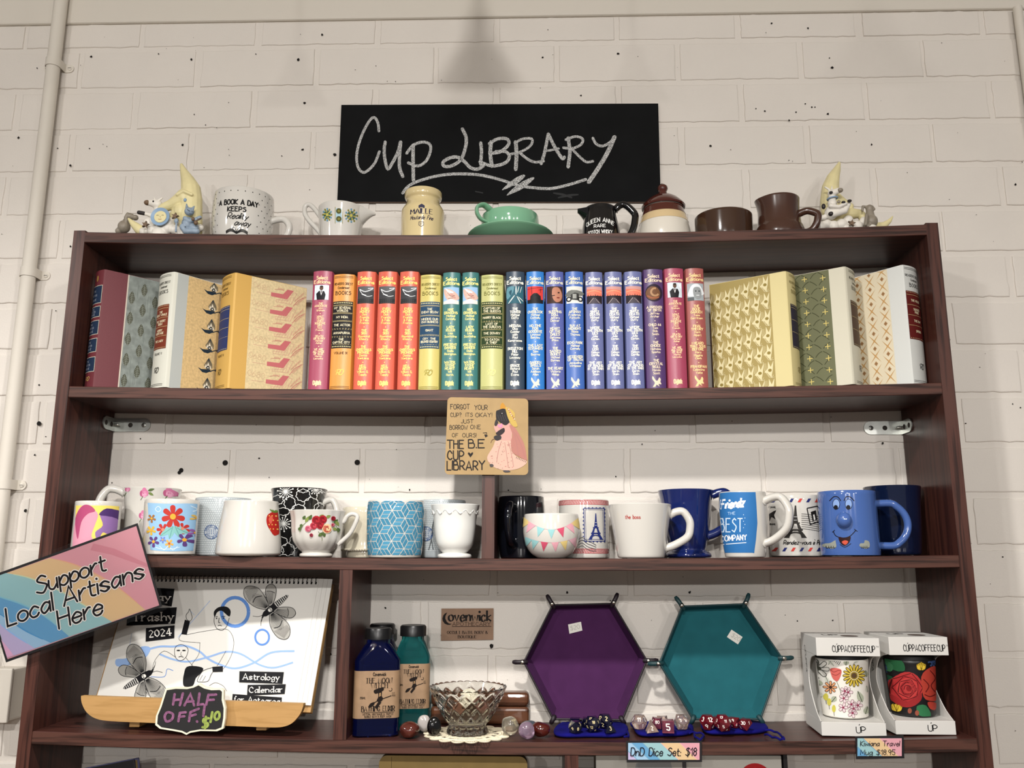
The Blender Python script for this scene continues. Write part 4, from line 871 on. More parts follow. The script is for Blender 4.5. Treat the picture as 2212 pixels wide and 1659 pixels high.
def redhouse(a):
    a.rect(.026, 0, BD, a_h, linen2); P = 'B9696A'; Q = 'C08C80'
    for k in range(-1, 7):
        y = .016 + k * .0305
        if y > .004:
            a.poly([(.062, y + .012), (.092, y + .012), (.104, y - .006), (.092, y - .006), (.084, y + .004), (.062, y + .005)], P, 1)
            a.stroke([(.036, y + .010), (.060, y + .010)], .0005, Q, 1); a.stroke([(.068, y - .001), (.080, y - .004), (.086, y - .003)], .0005, P, 2, smooth=3)
            for i in range(5): a.stroke([(.074 + i * .0025, y - .002), (.076 + i * .0025, y - .006)], .0005, P, 2)
            a.stroke([(.072, y + .020), (.100, y + .019), (.110, y - .002), (.104, y - .003), (.094, y + .014), (.072, y + .016), (.072, y + .020)], .0006, Q, 1)
            for i in range(6): a.stroke([(.076 + i * .005, y + .019), (.080 + i * .005, y + .012 - i * .0015)], .0005, Q, 1)
            a.stroke([(.104, y + .022), (.113, y + .010), (.124, y + .002)], .0009, P, 1, smooth=3)
            for i in range(9): a.stroke([(.108 + i * .002, y + .017 - i * .002), (.112 + i * .002, y + .018 - i * .0022)], .0007, P, 2); a.stroke([(.107 + i * .002, y + .013 - i * .002), (.108 + i * .0018, y + .009 - i * .002)], .0007, P, 2)
            a.text('0680', .044, y + .004, .010, 'BFA080', 1, w=.45, rot=.1)
def fishes(a):
    a.rect(.024, 0, BD, a_h, mat('board_buff', 'A08E52', rough=.6)); cw, chh = .0165, .0290
    C = 'D9CFA4'; Dk = '8C7A3E'
    for j in range(8):
        for i in range(7):
            x = .026 + i * cw; y = j * chh + .003 * i
            X = lambda q: [(min(BD, max(.024, x + u)), min(a_h, max(0, y + v))) for u, v in q]
            if y > a_h: continue
            a.poly(X([(0, .002), (.005, .012), (.009, .002), (.010, .014), (.016, .020), (.010, .022), (.005, .030), (.002, .018)]), C, 1)
            a.stroke(X([(.0165, .004), (.0155, .016), (.008, .0285)]), .0007, C, 1, smooth=3); a.stroke(X([(.0145, .005), (.0135, .015), (.008, .026)]), .0006, C, 1, smooth=3); a.stroke(X([(.0125, .005), (.0118, .013), (.0095, .02)]), .0005, C, 1, smooth=3)
            if y + .018 < a_h: a.disc(min(BD - .004, x + .0065), y + .0175, .0030, Dk, 2, ry=.0026)
            for k in range(5): a.stroke(X([(.004, .030), (.004 + .005 * math.cos(k * .7 + .2), .030 - .006 * math.sin(k * .7 + .2))]), .0005, C, 2)
def olive(a):
    a.rect(.024, 0, BD, a_h, mat('board_olive', '5F6140', rough=.6))
    for i in range(8):
        for j in range(16):
            x = .036 + i * .0135; y = j * .0135 + .002
            if x > BD - .004 or y > a_h - .006: continue
            a.stroke([(x - .006, y - .0), (x, y + .003), (x + .005, y + .009)], .0011, '3C3E26', 1, smooth=3) if (i + j) % 2 else a.stroke([(x + .006, y), (x, y + .004), (x - .005, y + .009)], .0011, '3C3E26', 1, smooth=3)
    for x, o_ in ((.034, .003), (.064, .0), (.094, .003), (.122, 0)):
        for j in range(10):
            y = .010 + j * .0195 + o_
            if y > a_h - .005: continue
            a.stroke([(x - .0045, y), (x + .0045, y)], .0013, 'CDBB6E', 2); a.stroke([(x, y - .0045), (x, y + .0045)], .0013, 'CDBB6E', 3)
def diamonds(a):
    a.rect(.024, 0, BD, a_h, mat('board_cream', 'D8CDB2', rough=.6))
    for i in range(6):
        for j in range(9):
            x = .034 + i * .022; y = j * .0255 + (i % 2) * .0127 + .003
            if y > a_h - .003 or x > BD: continue
            for dx, dy in ((1, 1), (1, -1), (-1, 1), (-1, -1)):
                p = (min(BD, max(.024, x + dx * .0095)), min(a_h, max(0, y + dy * .0115))); a.poly([(x - dy * .0008, y + dx * .0008), p, (x + dy * .0008, y - dx * .0008)], 'BD9560', 1)
    for i in range(6):
        for j in range(9):
            x = .034 + i * .022 ; y = j * .0255 + (1 - i % 2) * .0127 + .003
            if y > a_h - .005 or x > BD - .004: continue
            a.poly([(x, y - .0042), (x + .0034, y), (x, y + .0042), (x - .0034, y)], 'A8835A', 1); a.poly([(x, y - .0024), (x + .002, y), (x, y + .0024), (x - .002, y)], '8C6A48', 2)
def volume(a, c, ink_, panel, vol, hw, py=(72, 170), titles=('THE/GREAT WHALE', 'THE SHORT/REIGN', 'MERRY/HERITAGE', 'THE LADY')):
    condensed(a, c, ink_, panel, list(titles), vol, hw=hw, dots=False, py0=py[0], py1=py[1])
    for y in (py[0] + 2.5, py[1] - 2.5):
        for i in range(12): a.disc((i - 5.5) * hw * 2 / 12, y, .9, 'C9BC90', 2, n=6)
B = turned('maroon book with dark blue spine labels and leaf patterned grey board, far left', (195, 832), 225, 580, .041, 46.5, 1, '5E2028'); a_h = B.h; a = B.spine()
for y0, y1 in ((34, 74), (80, 104), (111, 142), (150, 180), (190, 222)):
    a.rect(-23, y0, 24, y1, 'B8B4A4', 0); a.rect(-23, y0 + 1.2, 23, y1 - 1.2, '1E2C42', 1)
    for k in range(3): a.text(('THE', 'WINTER', 'HOUSE')[k], 0, y0 + (y1 - y0) * (.35 + .24 * k), 4, '8C93A0', 2, w=1, serif=True)
a.text('RD', 4, 240, 8, 'B89A5A', 1, w=.9, slant=.3); a.disc(6, 18, 4, '8A6A3A', 1, ry=7)
leaf_a(B.board(1)); B.done()
B = turned('white spined book with rust label and thistle patterned linen board', (351, 835), 380, 585, .046, 54, 1, 'C6C6BA'); a_h = B.h; volume(B.spine(), 0, '4A4A44', '6E3222', 'VOLUME V', 22); a = B.board(1); a.rect(.004, 0, .025, a_h, mat('cloth_pale_grey', 'AEB3B0', rough=.6)); thistle(a); B.done()
B = turned('yellow spined book with navy label and pink printed linen board', (486, 838), 504, 587, .055, 43, 1, 'C49C50'); a_h = B.h; volume(B.spine(), 0, '6A542A', '2A3560', 'VOLUME VI', 24, titles=('', '', '', '')); redhouse(B.board(1)); B.done()
B = turned('cream spined book with dark label and yellow fish patterned board', (1719, 831), 1706, 584, .050, 33, -1, 'CBBE88'); a_h = B.h; volume(B.spine(), 0, '8A7E4C', '2E2A3A', None, 23, titles=('', '', '')); fishes(B.board(-1)); B.done()
B = turned('white spined book with brown label and olive green board of gold crosses', (1852, 828), 1821, 574, .058, 34, -1, 'C9C5B2'); a_h = B.h; volume(B.spine(), 0, '5A564A', '4E3A2E', None, 26, titles=('', '', '')); olive(B.board(-1)); B.done()
B = turned('white spined book with maroon label and cream diamond board, far right', (1979, 824), 1947, 570, .047, 50, -1, 'C6C8C4'); a_h = B.h; volume(B.spine(), 0, '4A4A48', '5A1E1C', None, 27, py=(56, 160), titles=('THE HOUSE', 'SUMMER/PRIDE', 'THE BAY', 'SPRING')); diamonds(B.board(-1)); B.done()
# ================================================================== the cup shelf
def px_out(px, body_px, Y): return at(px, 1130, Y).x - at(body_px, 1130, Y).x
def flower(a, x, y, r, c, cc, L=1, n=5, rot=0, pw=.42, line=None):
    for k in range(n):
        t = rot + 2 * PI * k / n; q = [(x, y)] + [(x + r * d * math.cos(t + s_), y + r * d * math.sin(t + s_)) for d, s_ in ((.55, -pw), (.95, -pw * .6), (1.05, 0), (.95, pw * .6), (.55, pw))]
        a.poly(q, c, L, 2)
        if line: a.stroke(q + [q[0]], r * .07, line, L + 1, smooth=2)
    a.disc(x, y, r * .27, cc, L + 2, n=10)
def leafp(a, x0, y0, x1, y1, w, c, L=1, vein=None):
    dx, dy = x1 - x0, y1 - y0; l = math.hypot(dx, dy); nx, ny = -dy / l * w, dx / l * w
    a.poly([(x0, y0), (x0 + dx * .4 + nx, y0 + dy * .4 + ny), (x1, y1), (x0 + dx * .4 - nx, y0 + dy * .4 - ny)], c, L, 3)
    if vein: a.stroke([(x0, y0), (x1, y1)], w * .18, vein, L + 1)
TUMB = [(.9, 0), (.95, .04), (.97, .3), (1, 1)]
# yellow mug (plain flowers in the picture's colours)
c = Cup('mug', 'yellow mug with pink and purple printing at the left end of the cup shelf', 'mug', 165, 257, 1083, .046, 3, [(.96, 0), (1, .04), (1, .5), (1, 1)], WHITE, pm=1110)
a = c.seen(); a.poly([(p, 1092) for p in range(164, 253, 8)] + [(p, 1200) for p in range(249, 154, -8)], 'E5D068', 0)
a.poly([(168, 1105), (185, 1090), (200, 1098), (212, 1112), (205, 1135), (198, 1160), (215, 1175), (190, 1198), (160, 1198), (158, 1160)], 'D493A6', 1, 4); a.poly([(163, 1120), (178, 1093), (195, 1092), (206, 1104), (190, 1110), (176, 1128), (168, 1165)], 'A8486E', 2, 4)
a.poly([(216, 1110), (232, 1102), (248, 1112), (252, 1150), (236, 1158), (222, 1150), (212, 1168), (206, 1150), (222, 1135)], '8E6CA4', 1, 4); a.poly([(214, 1112), (230, 1098), (248, 1106), (250, 1130), (236, 1116)], '4B3268', 2, 3); c.done()
# tall white mug with pink roses
c = Cup('mug', 'tall white mug with pink roses and a big curled handle, behind the blue mug', 'mug', 272, 389, 1053, .1135, 3, [(.80, 0), (.85, .08), (.87, .4), (.9, .72), (1, 1)], WHITE, pm=1056)
a = c.seen()
for x, y, k in ((312, 1064, 1), (362, 1063, 1), (309, 1112, .9), (385, 1066, .7), (276, 1056, .6)):
    for q, cc in (((-5, 2), 'B0587E'), ((4, 1), 'C7769A'), ((0, -4), 'C7769A'), ((0, 4), 'D9A0B8')): a.disc(x + q[0] * k, y + q[1] * k, 5 * k, cc, 1, ry=7 * k)
    a.stroke([(x - 3, y + 8), (x - 8, y + 16)], 1.2, '55663F', 1)
leafp(a, 320, 1060, 334, 1056, 3, '55663F'); leafp(a, 321, 1064, 332, 1070, 3, '6E7F4A')
c.handle(at(300, 1066, .1).z - c.z0, at(300, 1160, .1).z - c.z0, .036, .0066, ang=math.radians(200), lift=.12); c.done()
# light blue mug with flowers
c = Cup('mug', 'light blue mug with red, teal and purple flower printing, right of the tall rose mug', 'mug', 317, 428, 1079, .039, 3, [(.93, 0), (.96, .04), (.98, .4), (1, 1)], WHITE, pm=1085)
a = c.seen(); a.poly([(x, 1086 + 2 * math.sin((x - 317) / 111 * PI)) for x in range(319, 428, 6)] + [(x, 1187 + 4 * math.sin((x - 317) / 111 * PI)) for x in range(421, 320, -6)], '8FB6D6', 0)
flower(a, 374, 1116, 24, 'B0352E', 'D9A23A', 1, n=7, rot=.2, pw=.4); flower(a, 352, 1144, 13, 'B0352E', 'C9806A', 1, n=6); flower(a, 394, 1142, 12, 'B0352E', 'C9806A', 1, n=6, rot=.4)
for q in ((374, 1136, 366, 1164), (378, 1136, 390, 1162), (372, 1140, 346, 1158), (382, 1140, 404, 1152)): leafp(a, *q, 7, '7FB4B0', 1, '5F9490')
for x, y, r, cc in ((332, 1170, 12, '5A3E78'), (352, 1166, 7, '6E7CC0'), (366, 1174, 9, 'E2A24A'), (397, 1166, 14, '5A3E78'), (327, 1146, 10, 'D2A83E'), (411, 1150, 9, '8A5A9A'), (328, 1120, 9, '9A6A3E'), (414, 1118, 8, 'C9A85A')): flower(a, x, y, r, cc, 'D9A23A' if cc != 'E2A24A' else 'B4552E', 3, rot=.3)
for L in ([(336, 1182), (350, 1186), (370, 1186), (388, 1182)], [(345, 1180), (355, 1188), (364, 1180), (374, 1188), (384, 1180)], [(336, 1100), (342, 1094), (348, 1100), (342, 1106), (336, 1100)], [(408, 1092), (414, 1098), (410, 1104)]): a.stroke(L, 1.1, 'D6E4EE', 2, smooth=4)
c.done()
# grey dotted soap mugs
DOT = glaze('A9B1B4', .2)
def dotted(c, stx, sty, x0, x1):
    w = c.wrap(0, c.H); u = c.R / 55
    for i in range(-21, 22):
        for j in range(0, 27):
            if j * 4.3 * u > c.H - .002: continue
            w.disc((i * 4.3 + (j % 2) * 2.15) * u, (2 + j * 4.3) * u, 1.15 * u, 'D6DADB', n=6)
    a = c.seen(); a.disc(stx, sty, 15.5, 'B6BDC2', 2, n=24); a.ring(stx, sty, 15, 1.1, '22497E', 3); a.ring(stx, sty, 9.5, .8, '22497E', 3)
    for k, ch in enumerate('SAVON DE MARSEILLE '):
        if ch == ' ': continue
        t = -PI / 2 + (k - 4) * 2 * PI / 19; a.text(ch, stx + 11 * math.cos(t), sty + 11 * math.sin(t), 4.2, '22497E', 3, w=1.5, rot=t + PI / 2)
    for k in range(9): a.stroke([(stx - 6 + (k % 3) * 5, sty - 5 + (k // 3) * 4), (stx - 4 + (k % 3) * 5, sty - 3 + (k // 3) * 4)], 1.4, '22497E', 3)
c = Cup('mug', 'grey white-dotted mug with blue round stamp, between the light blue and strawberry mugs', 'mug', 426, 541, 1075, .1145, 3, [(.82, 0), (.86, .05), (.93, .35), (1, .7), (1, 1)], DOT, pm=1080); dotted(c, 457, 1149, 0, 0); c.done()
# strawberry mug
c = Cup('mug', 'plain white wide-based mug with a red strawberry on its right side', 'mug', 470, 605, 1081, .037, 3, [(.90, 0), (.985, .035), (1, .09), (.99, .25), (.93, .6), (.86, .9), (.845, 1)], WHITE, pm=1180)
a = c.seen()
a.poly([(586, 1106), (594, 1105), (600, 1112), (602, 1128), (598, 1146), (591, 1157), (583, 1146), (576, 1130), (577, 1114)], 'A5241E', 0, 4)
for i in range(16): a.disc(581 + (i % 4) * 5.4 + (i // 4 % 2) * 2, 1114 + (i // 4) * 9.5, 1, 'E0B45A', 1, ry=1.6, n=6)
a.poly([(584, 1114), (580, 1122), (584, 1132), (588, 1120)], 'C85A48', 1, 3)
for dx in (-8, -3, 2, 7): leafp(a, 590, 1107, 590 + dx, 1101 - abs(dx) * .2, 1.6, '5B7A36', 2)
c.done()
# black flared mug with white flowers
BKM = glaze('121213', .15)
c = Cup('mug', 'tall flared black mug with white line flowers, behind the rose teacup', 'mug', 588, 706, 1054, .116, 3, [(.74, 0), (.76, .05), (.80, .4), (.87, .7), (1, 1)], BKM, pm=1056, mi=WHITE)
a = c.seen()
for x, y, r in ((617, 1062, 17), (683, 1057, 13), (612, 1131, 17)):
    for k in range(14):
        t = 2 * PI * k / 14 + .1; l = r * (.75 + .25 * (k % 2)); a.stroke([(x, y), (x + l * math.cos(t), y + l * math.sin(t))], 1.3, 'E8E8E4', 1); a.disc(x + l * math.cos(t), y + l * math.sin(t), 1.7, 'E8E8E4', 1, n=7)
for x, y, rx, ry in ((626, 1087, 12, 14), (655, 1070, 15, 13), (600, 1080, 12, 10), (672, 1090, 15, 15), (645, 1100, 14, 10), (694, 1075, 10, 14), (607, 1170, 14, 10), (622, 1187, 14, 13), (604, 1190, 9, 10), (612, 1105, 14, 8), (638, 1170, 12, 14), (655, 1056, 12, 8), (690, 1100, 12, 14)):
    a.stroke([(x + rx * (1 + .09 * math.sin(9 * t)) * math.cos(t), y + ry * (1 + .09 * math.cos(8 * t)) * math.sin(t)) for t in [2 * PI * k / 40 for k in range(41)]], 1.3, 'E8E8E4', 0)
c.handle(c.H * .80, c.H * .25, px_out(728, 703, .116) + .003, .0055, m=WHITE); c.done()
# rose teacup
c = Cup('teacup', 'white fluted footed teacup with red and pink roses', 'cup', 628, 746, 1102, .0375, 3, [(.55, 0), (.585, .03), (.57, .07), (.50, .10), (.62, .17), (.82, .34), (.90, .55), (.93, .8), (1, 1)], WHITE, pm=1104, rf=lambda r, z, a, j: r * (1 + (.018 if z > .012 else 0) * math.cos(14 * a)))
a = c.seen(.0002); a.base = .0011
for x0, y0, x1, y1 in ((655, 1122, 660, 1114), (660, 1128, 668, 1115), (690, 1118, 700, 1112), (705, 1118, 715, 1114), (722, 1130, 730, 1122), (720, 1140, 728, 1146), (688, 1158, 700, 1150), (700, 1152, 702, 1160), (652, 1132, 650, 1140), (668, 1122, 674, 1112), (726, 1126, 732, 1136), (646, 1146, 650, 1138), (730, 1140, 731, 1150)): leafp(a, x0, y0, x1, y1, 3.6, '4A5E33' if int(x0) % 3 else '7C8A4A', 0)
for x, y, r, cc, c2 in ((684, 1124, 10, 'A3262E', '7C1620'), (698, 1122, 9, 'A3262E', '7C1620'), (678, 1136, 8, 'B8434E', '8E2430'), (666, 1142, 7, 'C77080', 'A84A60'), (692, 1134, 9, 'A3262E', '7C1620'), (707, 1142, 10.5, 'D9BC92', 'B0483A'), (721, 1120, 5, '9A2530', '6E1620'), (673, 1156, 4, '9A3A48', '6E2030'), (720, 1134, 4, 'C77080', '8E2430')):
    a.disc(x, y, r, cc, 2, n=14)
    for k in range(3): a.ring(x + .5, y, r * (.75 - .22 * k), r * .16, c2, 3 + k, n=10, a0=k * 1.1, a1=k * 1.1 + 4.2)
for L in ([(662, 1128), (652, 1138), (648, 1150)], [(718, 1128), (728, 1138), (730, 1152)], [(688, 1148), (696, 1160), (696, 1168)]): a.stroke(L, 1, '6B7A4A', 1, smooth=3)
m = MB(); P = [at(px, py, .0375) - Vector(c.t.location) for px, py in [(735, 1125), (742, 1127), (750, 1115), (762, 1110), (772, 1116), (766, 1134), (756, 1152), (742, 1166), (730, 1176)]]
m.tube([(v.x, 0, v.y) for v in spline([(v.x, v.z) for v in P], 6)], .0036, WHITE, seg=10, up=(0, 1, 0)); m.build('handle', c.t)
g = MB(); c.done()
# cream ramekin
c = Cup('ramekin', 'plain cream footed pot with a rope ring near its base, behind the rose teacup', 'pot', 741, 846, 1096, .1125, 3, [(.78, 0), (.80, .04), (.78, .12), (.92, .135), (.97, .15), (.95, .18), (.97, .4), (1, .9), (1, 1)], CREAM, pm=1120, smooth=0); 
m = MB(); r = c.Rf(c.H * .15) + .0002
m.tube([(r * math.cos(t), r * math.sin(t), c.H * .155 + .0006 * math.sin(60 * t)) for t in [2 * PI * k / 240 for k in range(240)]], .0016, CREAM, seg=6, closed=True); m.build('rope_ring', c.t); c.done()
# blue rhombus mug
c = Cup('mug', 'white mug covered in blue rhombus star pattern', 'mug', 794, 916, 1080, .038, 3, [(.88, 0), (.91, .03), (.95, .15), (.99, .55), (1, .8), (.985, 1)], WHITE, pm=1120)
w = c.wrap(0, c.H); u = c.R / 61; s_ = 31.5 * u; c0 = (2 * u, 22 * u)
for i in range(-8, 9):
    for j in range(-8, 9):
        A_ = Vector((c0[0] + i * s_ * .866, c0[1] + j * s_ + (i % 2) * s_ * .5))
        for k, t in enumerate((-PI / 2, -PI / 6, PI / 6)):
            d = Vector((math.cos(t), math.sin(t))); nrm = Vector((-d.y, d.x)); B2 = A_ + d * s_; mid = (A_ + B2) / 2
            q = [A_, mid + nrm * s_ * .2887, B2, mid - nrm * s_ * .2887]
            if max(abs(p.x) for p in q) > c.R * 1.62 or min(p.y for p in q) < .0012 or max(p.y for p in q) > c.H - .003:
                q2 = [Vector((p.x, max(.0015, min(c.H - .0035, p.y)))) for p in q]
                if max(abs(p.x) for p in q) > c.R * 1.62 or (q2[0] - q2[2]).length < s_ * .35: continue
                q = q2; mid = sum(q, Vector((0, 0))) / 4
            for h_ in (0, 1):
                ha = [q[0], q[1], (q[1] + q[2]) / 2, (q[0] + q[3]) / 2] if h_ == 0 else [(q[0] + q[3]) / 2, (q[1] + q[2]) / 2, q[2], q[3]]
                mm = sum(ha, Vector((0, 0))) / 4
                w.poly([mm + (p - mm) * .86 for p in ha], '3F7C98' if k != 1 else '4A8AA8', 0)
c.done()
c = Cup('mug', 'grey white-dotted mug with blue round stamp, between the rhombus mug and white footed cup', 'mug', 905, 1006, 1080, .1175, 3, [(.86, 0), (.92, .05), (.96, .35), (1, .7), (1, 1)], DOT, pm=1085); dotted(c, 920, 1153, 0, 0)
a = c.seen(); a.stroke([(938, 1120), (934, 1140), (932, 1165), (926, 1188)], 2, '55595C', 3, smooth=4); a.stroke([(932, 1165), (936, 1188)], 2, '55595C', 3); c.done()
# white embossed footed cup
c = Cup('cup', 'plain white footed cup with an embossed rim left of the middle divider', 'cup', 931, 1036, 1089, .0375, 3, [(.66, 0), (.69, .03), (.66, .07), (.50, .10), (.56, .13), (.74, .26), (.83, .5), (.88, .75), (1, 1)], glaze('DDDDD8'), pm=1094)
m = MB(); 
for k in range(14):
    t0 = 2 * PI * k / 14; z = c.H * .86; r = c.Rf(z) + .0002
    m.tube([((r + .0003) * math.sin(t0 + q * .2), -(r + .0003) * math.cos(t0 + q * .2), z + .003 * math.sin(q * 3)) for q in [i / 6 for i in range(13)]], [.0004 + .0005 * math.sin(PI * i / 12) for i in range(13)], glaze('DDDDD8'), seg=6)
m.build('embossing', c.t); c.handle(c.H * .8, c.H * .3, .020, .0034, ang=math.radians(62)); c.done()
# ---- right of the divider
NV = glaze('0E1017', .08)
c = Cup('mug', 'plain black mug right of the middle divider, its handle turned to the front', 'mug', 1077, 1176, 1072, .117, 3, [(.86, 0), (.93, .05), (1, .35), (1, .8), (.98, 1)], NV, pm=1090)
c.handle(c.H * .80, c.H * .22, .029, .0065, ang=math.radians(-108)); c.done()
c = Cup('cup', 'rounded white cup with two strings of pastel bunting', 'cup', 1130, 1252, 1110, .044, 3, [(.45, 0), (.55, .03), (.75, .13), (.92, .32), (1, .55), (1, .75), (.965, 1)], WHITE, pm=1150)
a = c.seen()
def bunting(y0, sag, xs, cols):
    f_ = lambda x: y0 + sag * (1 - ((x - 1191) / 60) ** 2)
    a.stroke([(x, f_(x)) for x in range(1134, 1250, 4)], .9, 'B99', 0) if 0 else a.stroke([(x, f_(x)) for x in range(1134, 1250, 4)], .9, 'C2A3A8', 0)
    for x, cc in zip(xs, cols):
        tl = (f_(x + 8) - f_(x - 8)) / 16; a.poly([(x - 8, f_(x - 8)), (x + 8, f_(x + 8)), (x - tl * 19, f_(x) + 20)], cc, 1)
bunting(1117, 27, (1138, 1149, 1168, 1191, 1211, 1230, 1241), ('D9C27E', 'DBA0AC', '8FBFC1', '8FBFC1', 'C4506A', 'DBA0AC', 'D9C27E')); bunting(1158, 14, (1142, 1156, 1176, 1199, 1218, 1237), ('8FBFC1', '8FBFC1', 'C4506A', 'DBA0AC', 'D9C27E', 'D6A9B4')); c.done()
PB = '24306E'
def tower(a, x, y0, y1, w, c, L=1):
    h = y1 - y0; X = lambda f_, g: (x + f_ * w, y0 + g * h)
    a.poly([X(-.03, 0), X(.03, 0), X(.06, .25), X(.12, .52), X(-.12, .52), X(-.06, .25)], c, L); a.poly([X(-.2, .52), X(.2, .52), X(.18, .56), X(-.18, .56)], c, L)
    for s_ in (-1, 1): a.poly([X(s_ * .16, .56), X(s_ * .05, .56), X(s_ * .12, .72), X(s_ * .28, .74)], c, L); a.poly([X(s_ * .26, .78), X(s_ * .10, .78), X(s_ * .2, .87), X(s_ * .32, 1), X(s_ * .5, 1), X(s_ * .38, .88)], c, L)
    a.poly([X(-.32, .73), X(.32, .73), X(.32, .78), X(-.32, .78)], c, L); a.stroke([X(-.3, 1), X(-.22, .87), X(0, .83), X(.22, .87), X(.3, 1)], w * .06, c, L + 1, smooth=3)
    for g in (.35, .45, .63, .68): a.stroke([X(-.07 - .12 * max(0, g - .5), g), X(.07 + .12 * max(0, g - .5), g)], h * .012, 'D8D8D8', L + 2)
c = Cup('mug', 'white mug with a blue tower postage stamp and red striped rims', 'mug', 1206, 1315, 1079, .1155, 3, [(.90, 0), (.94, .05), (.98, .3), (1, .7), (.985, 1)], WHITE, pm=1090)
a = c.seen(); w = c.wrap(0, c.H); u = c.R / 55
for y in (2, 104):
    for i in range(-24, 25): w.poly([((i * 3.6 + 1.6) * u, y * u), ((i * 3.6 + 3.4) * u, y * u), ((i * 3.6 - .2) * u, (y + 8) * u), ((i * 3.6 - 2) * u, (y + 8) * u)], 'B8434A')
    for yy in (y - .6, y + 8.4): w.stroke([(i * 4 * u, yy * u) for i in range(-20, 21)], .8 * u, 'B8434A', 1)
a.stroke([(1261, 1098), (1305, 1098), (1307, 1169), (1263, 1169)], 1.6, PB, 1, closed=True); a.stroke([(1264, 1101), (1302, 1101), (1304, 1165), (1266, 1165)], .9, PB, 1, closed=True)
for i in range(9): a.disc(1260, 1100 + i * 8.4, 1.5, PB, 2, n=6); a.disc(1306.5, 1100 + i * 8.4, 1.5, PB, 2, n=6)
for i in range(6): a.disc(1264 + i * 8, 1097, 1.5, PB, 2, n=6); a.disc(1266 + i * 8, 1170.5, 1.5, PB, 2, n=6)
tower(a, 1287, 1109, 1166, 32, PB, 2)
for k in range(4): a.stroke([(1250, 1165 + k * 6), (1258, 1161 + k * 6), (1268, 1168 + k * 6), (1278, 1172 + k * 6), (1288, 1178 + k * 4)], 1.1, '3A3C44', 3, smooth=4)
c.done()
c = Cup('mug', 'white tapered mug with small red typed words the boss', 'mug', 1314, 1450, 1088, .044, 3, [(.70, 0), (.735, .03), (.77, .15), (.88, .55), (1, 1)], WHITE, pm=1092)
a = c.seen(); a.text('the boss', 1367, 1120.5, 8, 'A8403A', 0, w=1.0, wf=.8, serif=True, fit=32)
c.handle(c.H * .80, c.H * .18, .030, .0062, ang=-.12, low=.45, lift=.16); c.done()
NB = glaze('14225A', .08)
c = Cup('mug', 'tall navy blue footed mug with flared rim, right of the boss mug', 'mug', 1421, 1541, 1057, .113, 3, [(.78, 0), (.83, .025), (.80, .06), (.64, .11), (.68, .2), (.80, .45), (.88, .75), (.94, .9), (1, 1)], NB, pm=1062)
c.handle(c.H * .93, c.H * .32, px_out(1560, 1528, .113) + .006, .0072, ang=-.25, lift=.08); c.done()
BL = '2F6CA8'
c = Cup('mug', 'white mug printed blue with white lettering, its white handle in front of the airmail mug', 'mug', 1555, 1656, 1062, .050, 3, [(.80, 0), (.85, .03), (.93, .25), (1, .6), (1, .85), (.985, 1)], WHITE, pm=1110)
a = c.seen(); E_ = [(x, 1063) for x in range(1557, 1631, 6)] + [(1632, 1063), (1634, 1090), (1636, 1130), (1633, 1165), (1629, 1195)] + [(x, 1194) for x in range(1625, 1560, -6)] + [(1560, 1170), (1556, 1130), (1556.5, 1090)]
a.poly(E_, BL, 0)
a.text('Friendz', 1582, 1097, 19, 'E4EAF0', 1, w=1.5, slant=.25, rot=-.12, fit=50); a.text('THE', 1580, 1112, 6, 'B7CFE6', 1, w=.9, rot=-.06); a.text('BEST', 1580, 1149, 29, 'C7DAEC', 1, w=.55, fit=48, smooth=False); a.text('COMPANY', 1586, 1168, 12, 'E4EAF0', 1, w=1.2, fit=54, rot=-.05); a.stroke([(1562, 1176), (1612, 1172)], 1.6, 'E4EAF0', 1)
for i in range(5): a.disc(1606 + i % 2 * 3, 1112 + i * 7, .9, 'E4EAF0', 1, n=6)
c.handle(at(1645, 1083, .03).z - c.z0, at(1645, 1174, .03).z - c.z0, .036, .0062, ang=math.radians(-34), flat=1.3, lift=.12, low=.4); c.done()
c = Cup('mug', 'white airmail mug with a black tower and Rendez-vous lettering', 'mug', 1661, 1777, 1070, .1135, 3, [(.95, 0), (.99, .04), (1, .3), (1, 1)], WHITE, pm=1110)
a = c.seen()
for y in (1081, 1187):
    for i in range(7): x = 1668 + i * 18.5 + (0 if y < 1100 else 4); a.poly([(x + 4, y - 4), (x + 10, y - 4), (x + 5, y + 4), (x - 1, y + 4)], 'C2413A' if (i + (y > 1100)) % 2 else '232B66', 1)
tower(a, 1718, 1092, 1162, 50, '2A2724', 1)
a.text('Rendez-vous', 1722, 1176, 9, '1C1A1A', 1, w=1.2, slant=.2, fit=60); a.text('a Paris', 1768, 1176, 9, '1C1A1A', 1, w=1.2, slant=.2, fit=22); a.stroke([(1759, 1165), (1761, 1167.5)], 1, '1C1A1A', 1)
a.stroke([(1743, 1098), (1766, 1093), (1770, 1126), (1750, 1133)], 2.2, '1C1A1A', 2, closed=True); a.poly([(1751, 1106), (1762, 1102), (1765, 1122), (1755, 1126)], '1C1A1A', 2); a.poly([(1756, 1112), (1759, 1111), (1761, 1122), (1758, 1124)], 'E4E1DC', 3)
for k in range(8): a.stroke([(1731, 1110 + k * 4.6), (1745, 1111 + k * 4.6), (1772, 1117 + k * 4.4)], .9, '1C1A1A', 1, smooth=2)
a.text('AIR MAIL', 1668, 1097, 4, '1C1A1A', 1, w=1.4, fit=16); a.poly([(1663, 1112), (1672, 1104), (1677, 1102), (1673, 1112), (1676, 1122), (1669, 1116), (1667, 1126), (1665, 1115)], '1C1A1A', 1); a.text('AIR MAIL', 1669, 1134, 4, '1C1A1A', 1, w=1.4, fit=14); c.done()
FB = glaze('42609E', .12)
c = Cup('mug', 'blue mug with a smiling cartoon face and a round raised nose', 'mug', 1770, 1892, 1060, .045, 3, [(.94, 0), (1, .04), (1, .5), (.985, 1)], FB, pm=1110)
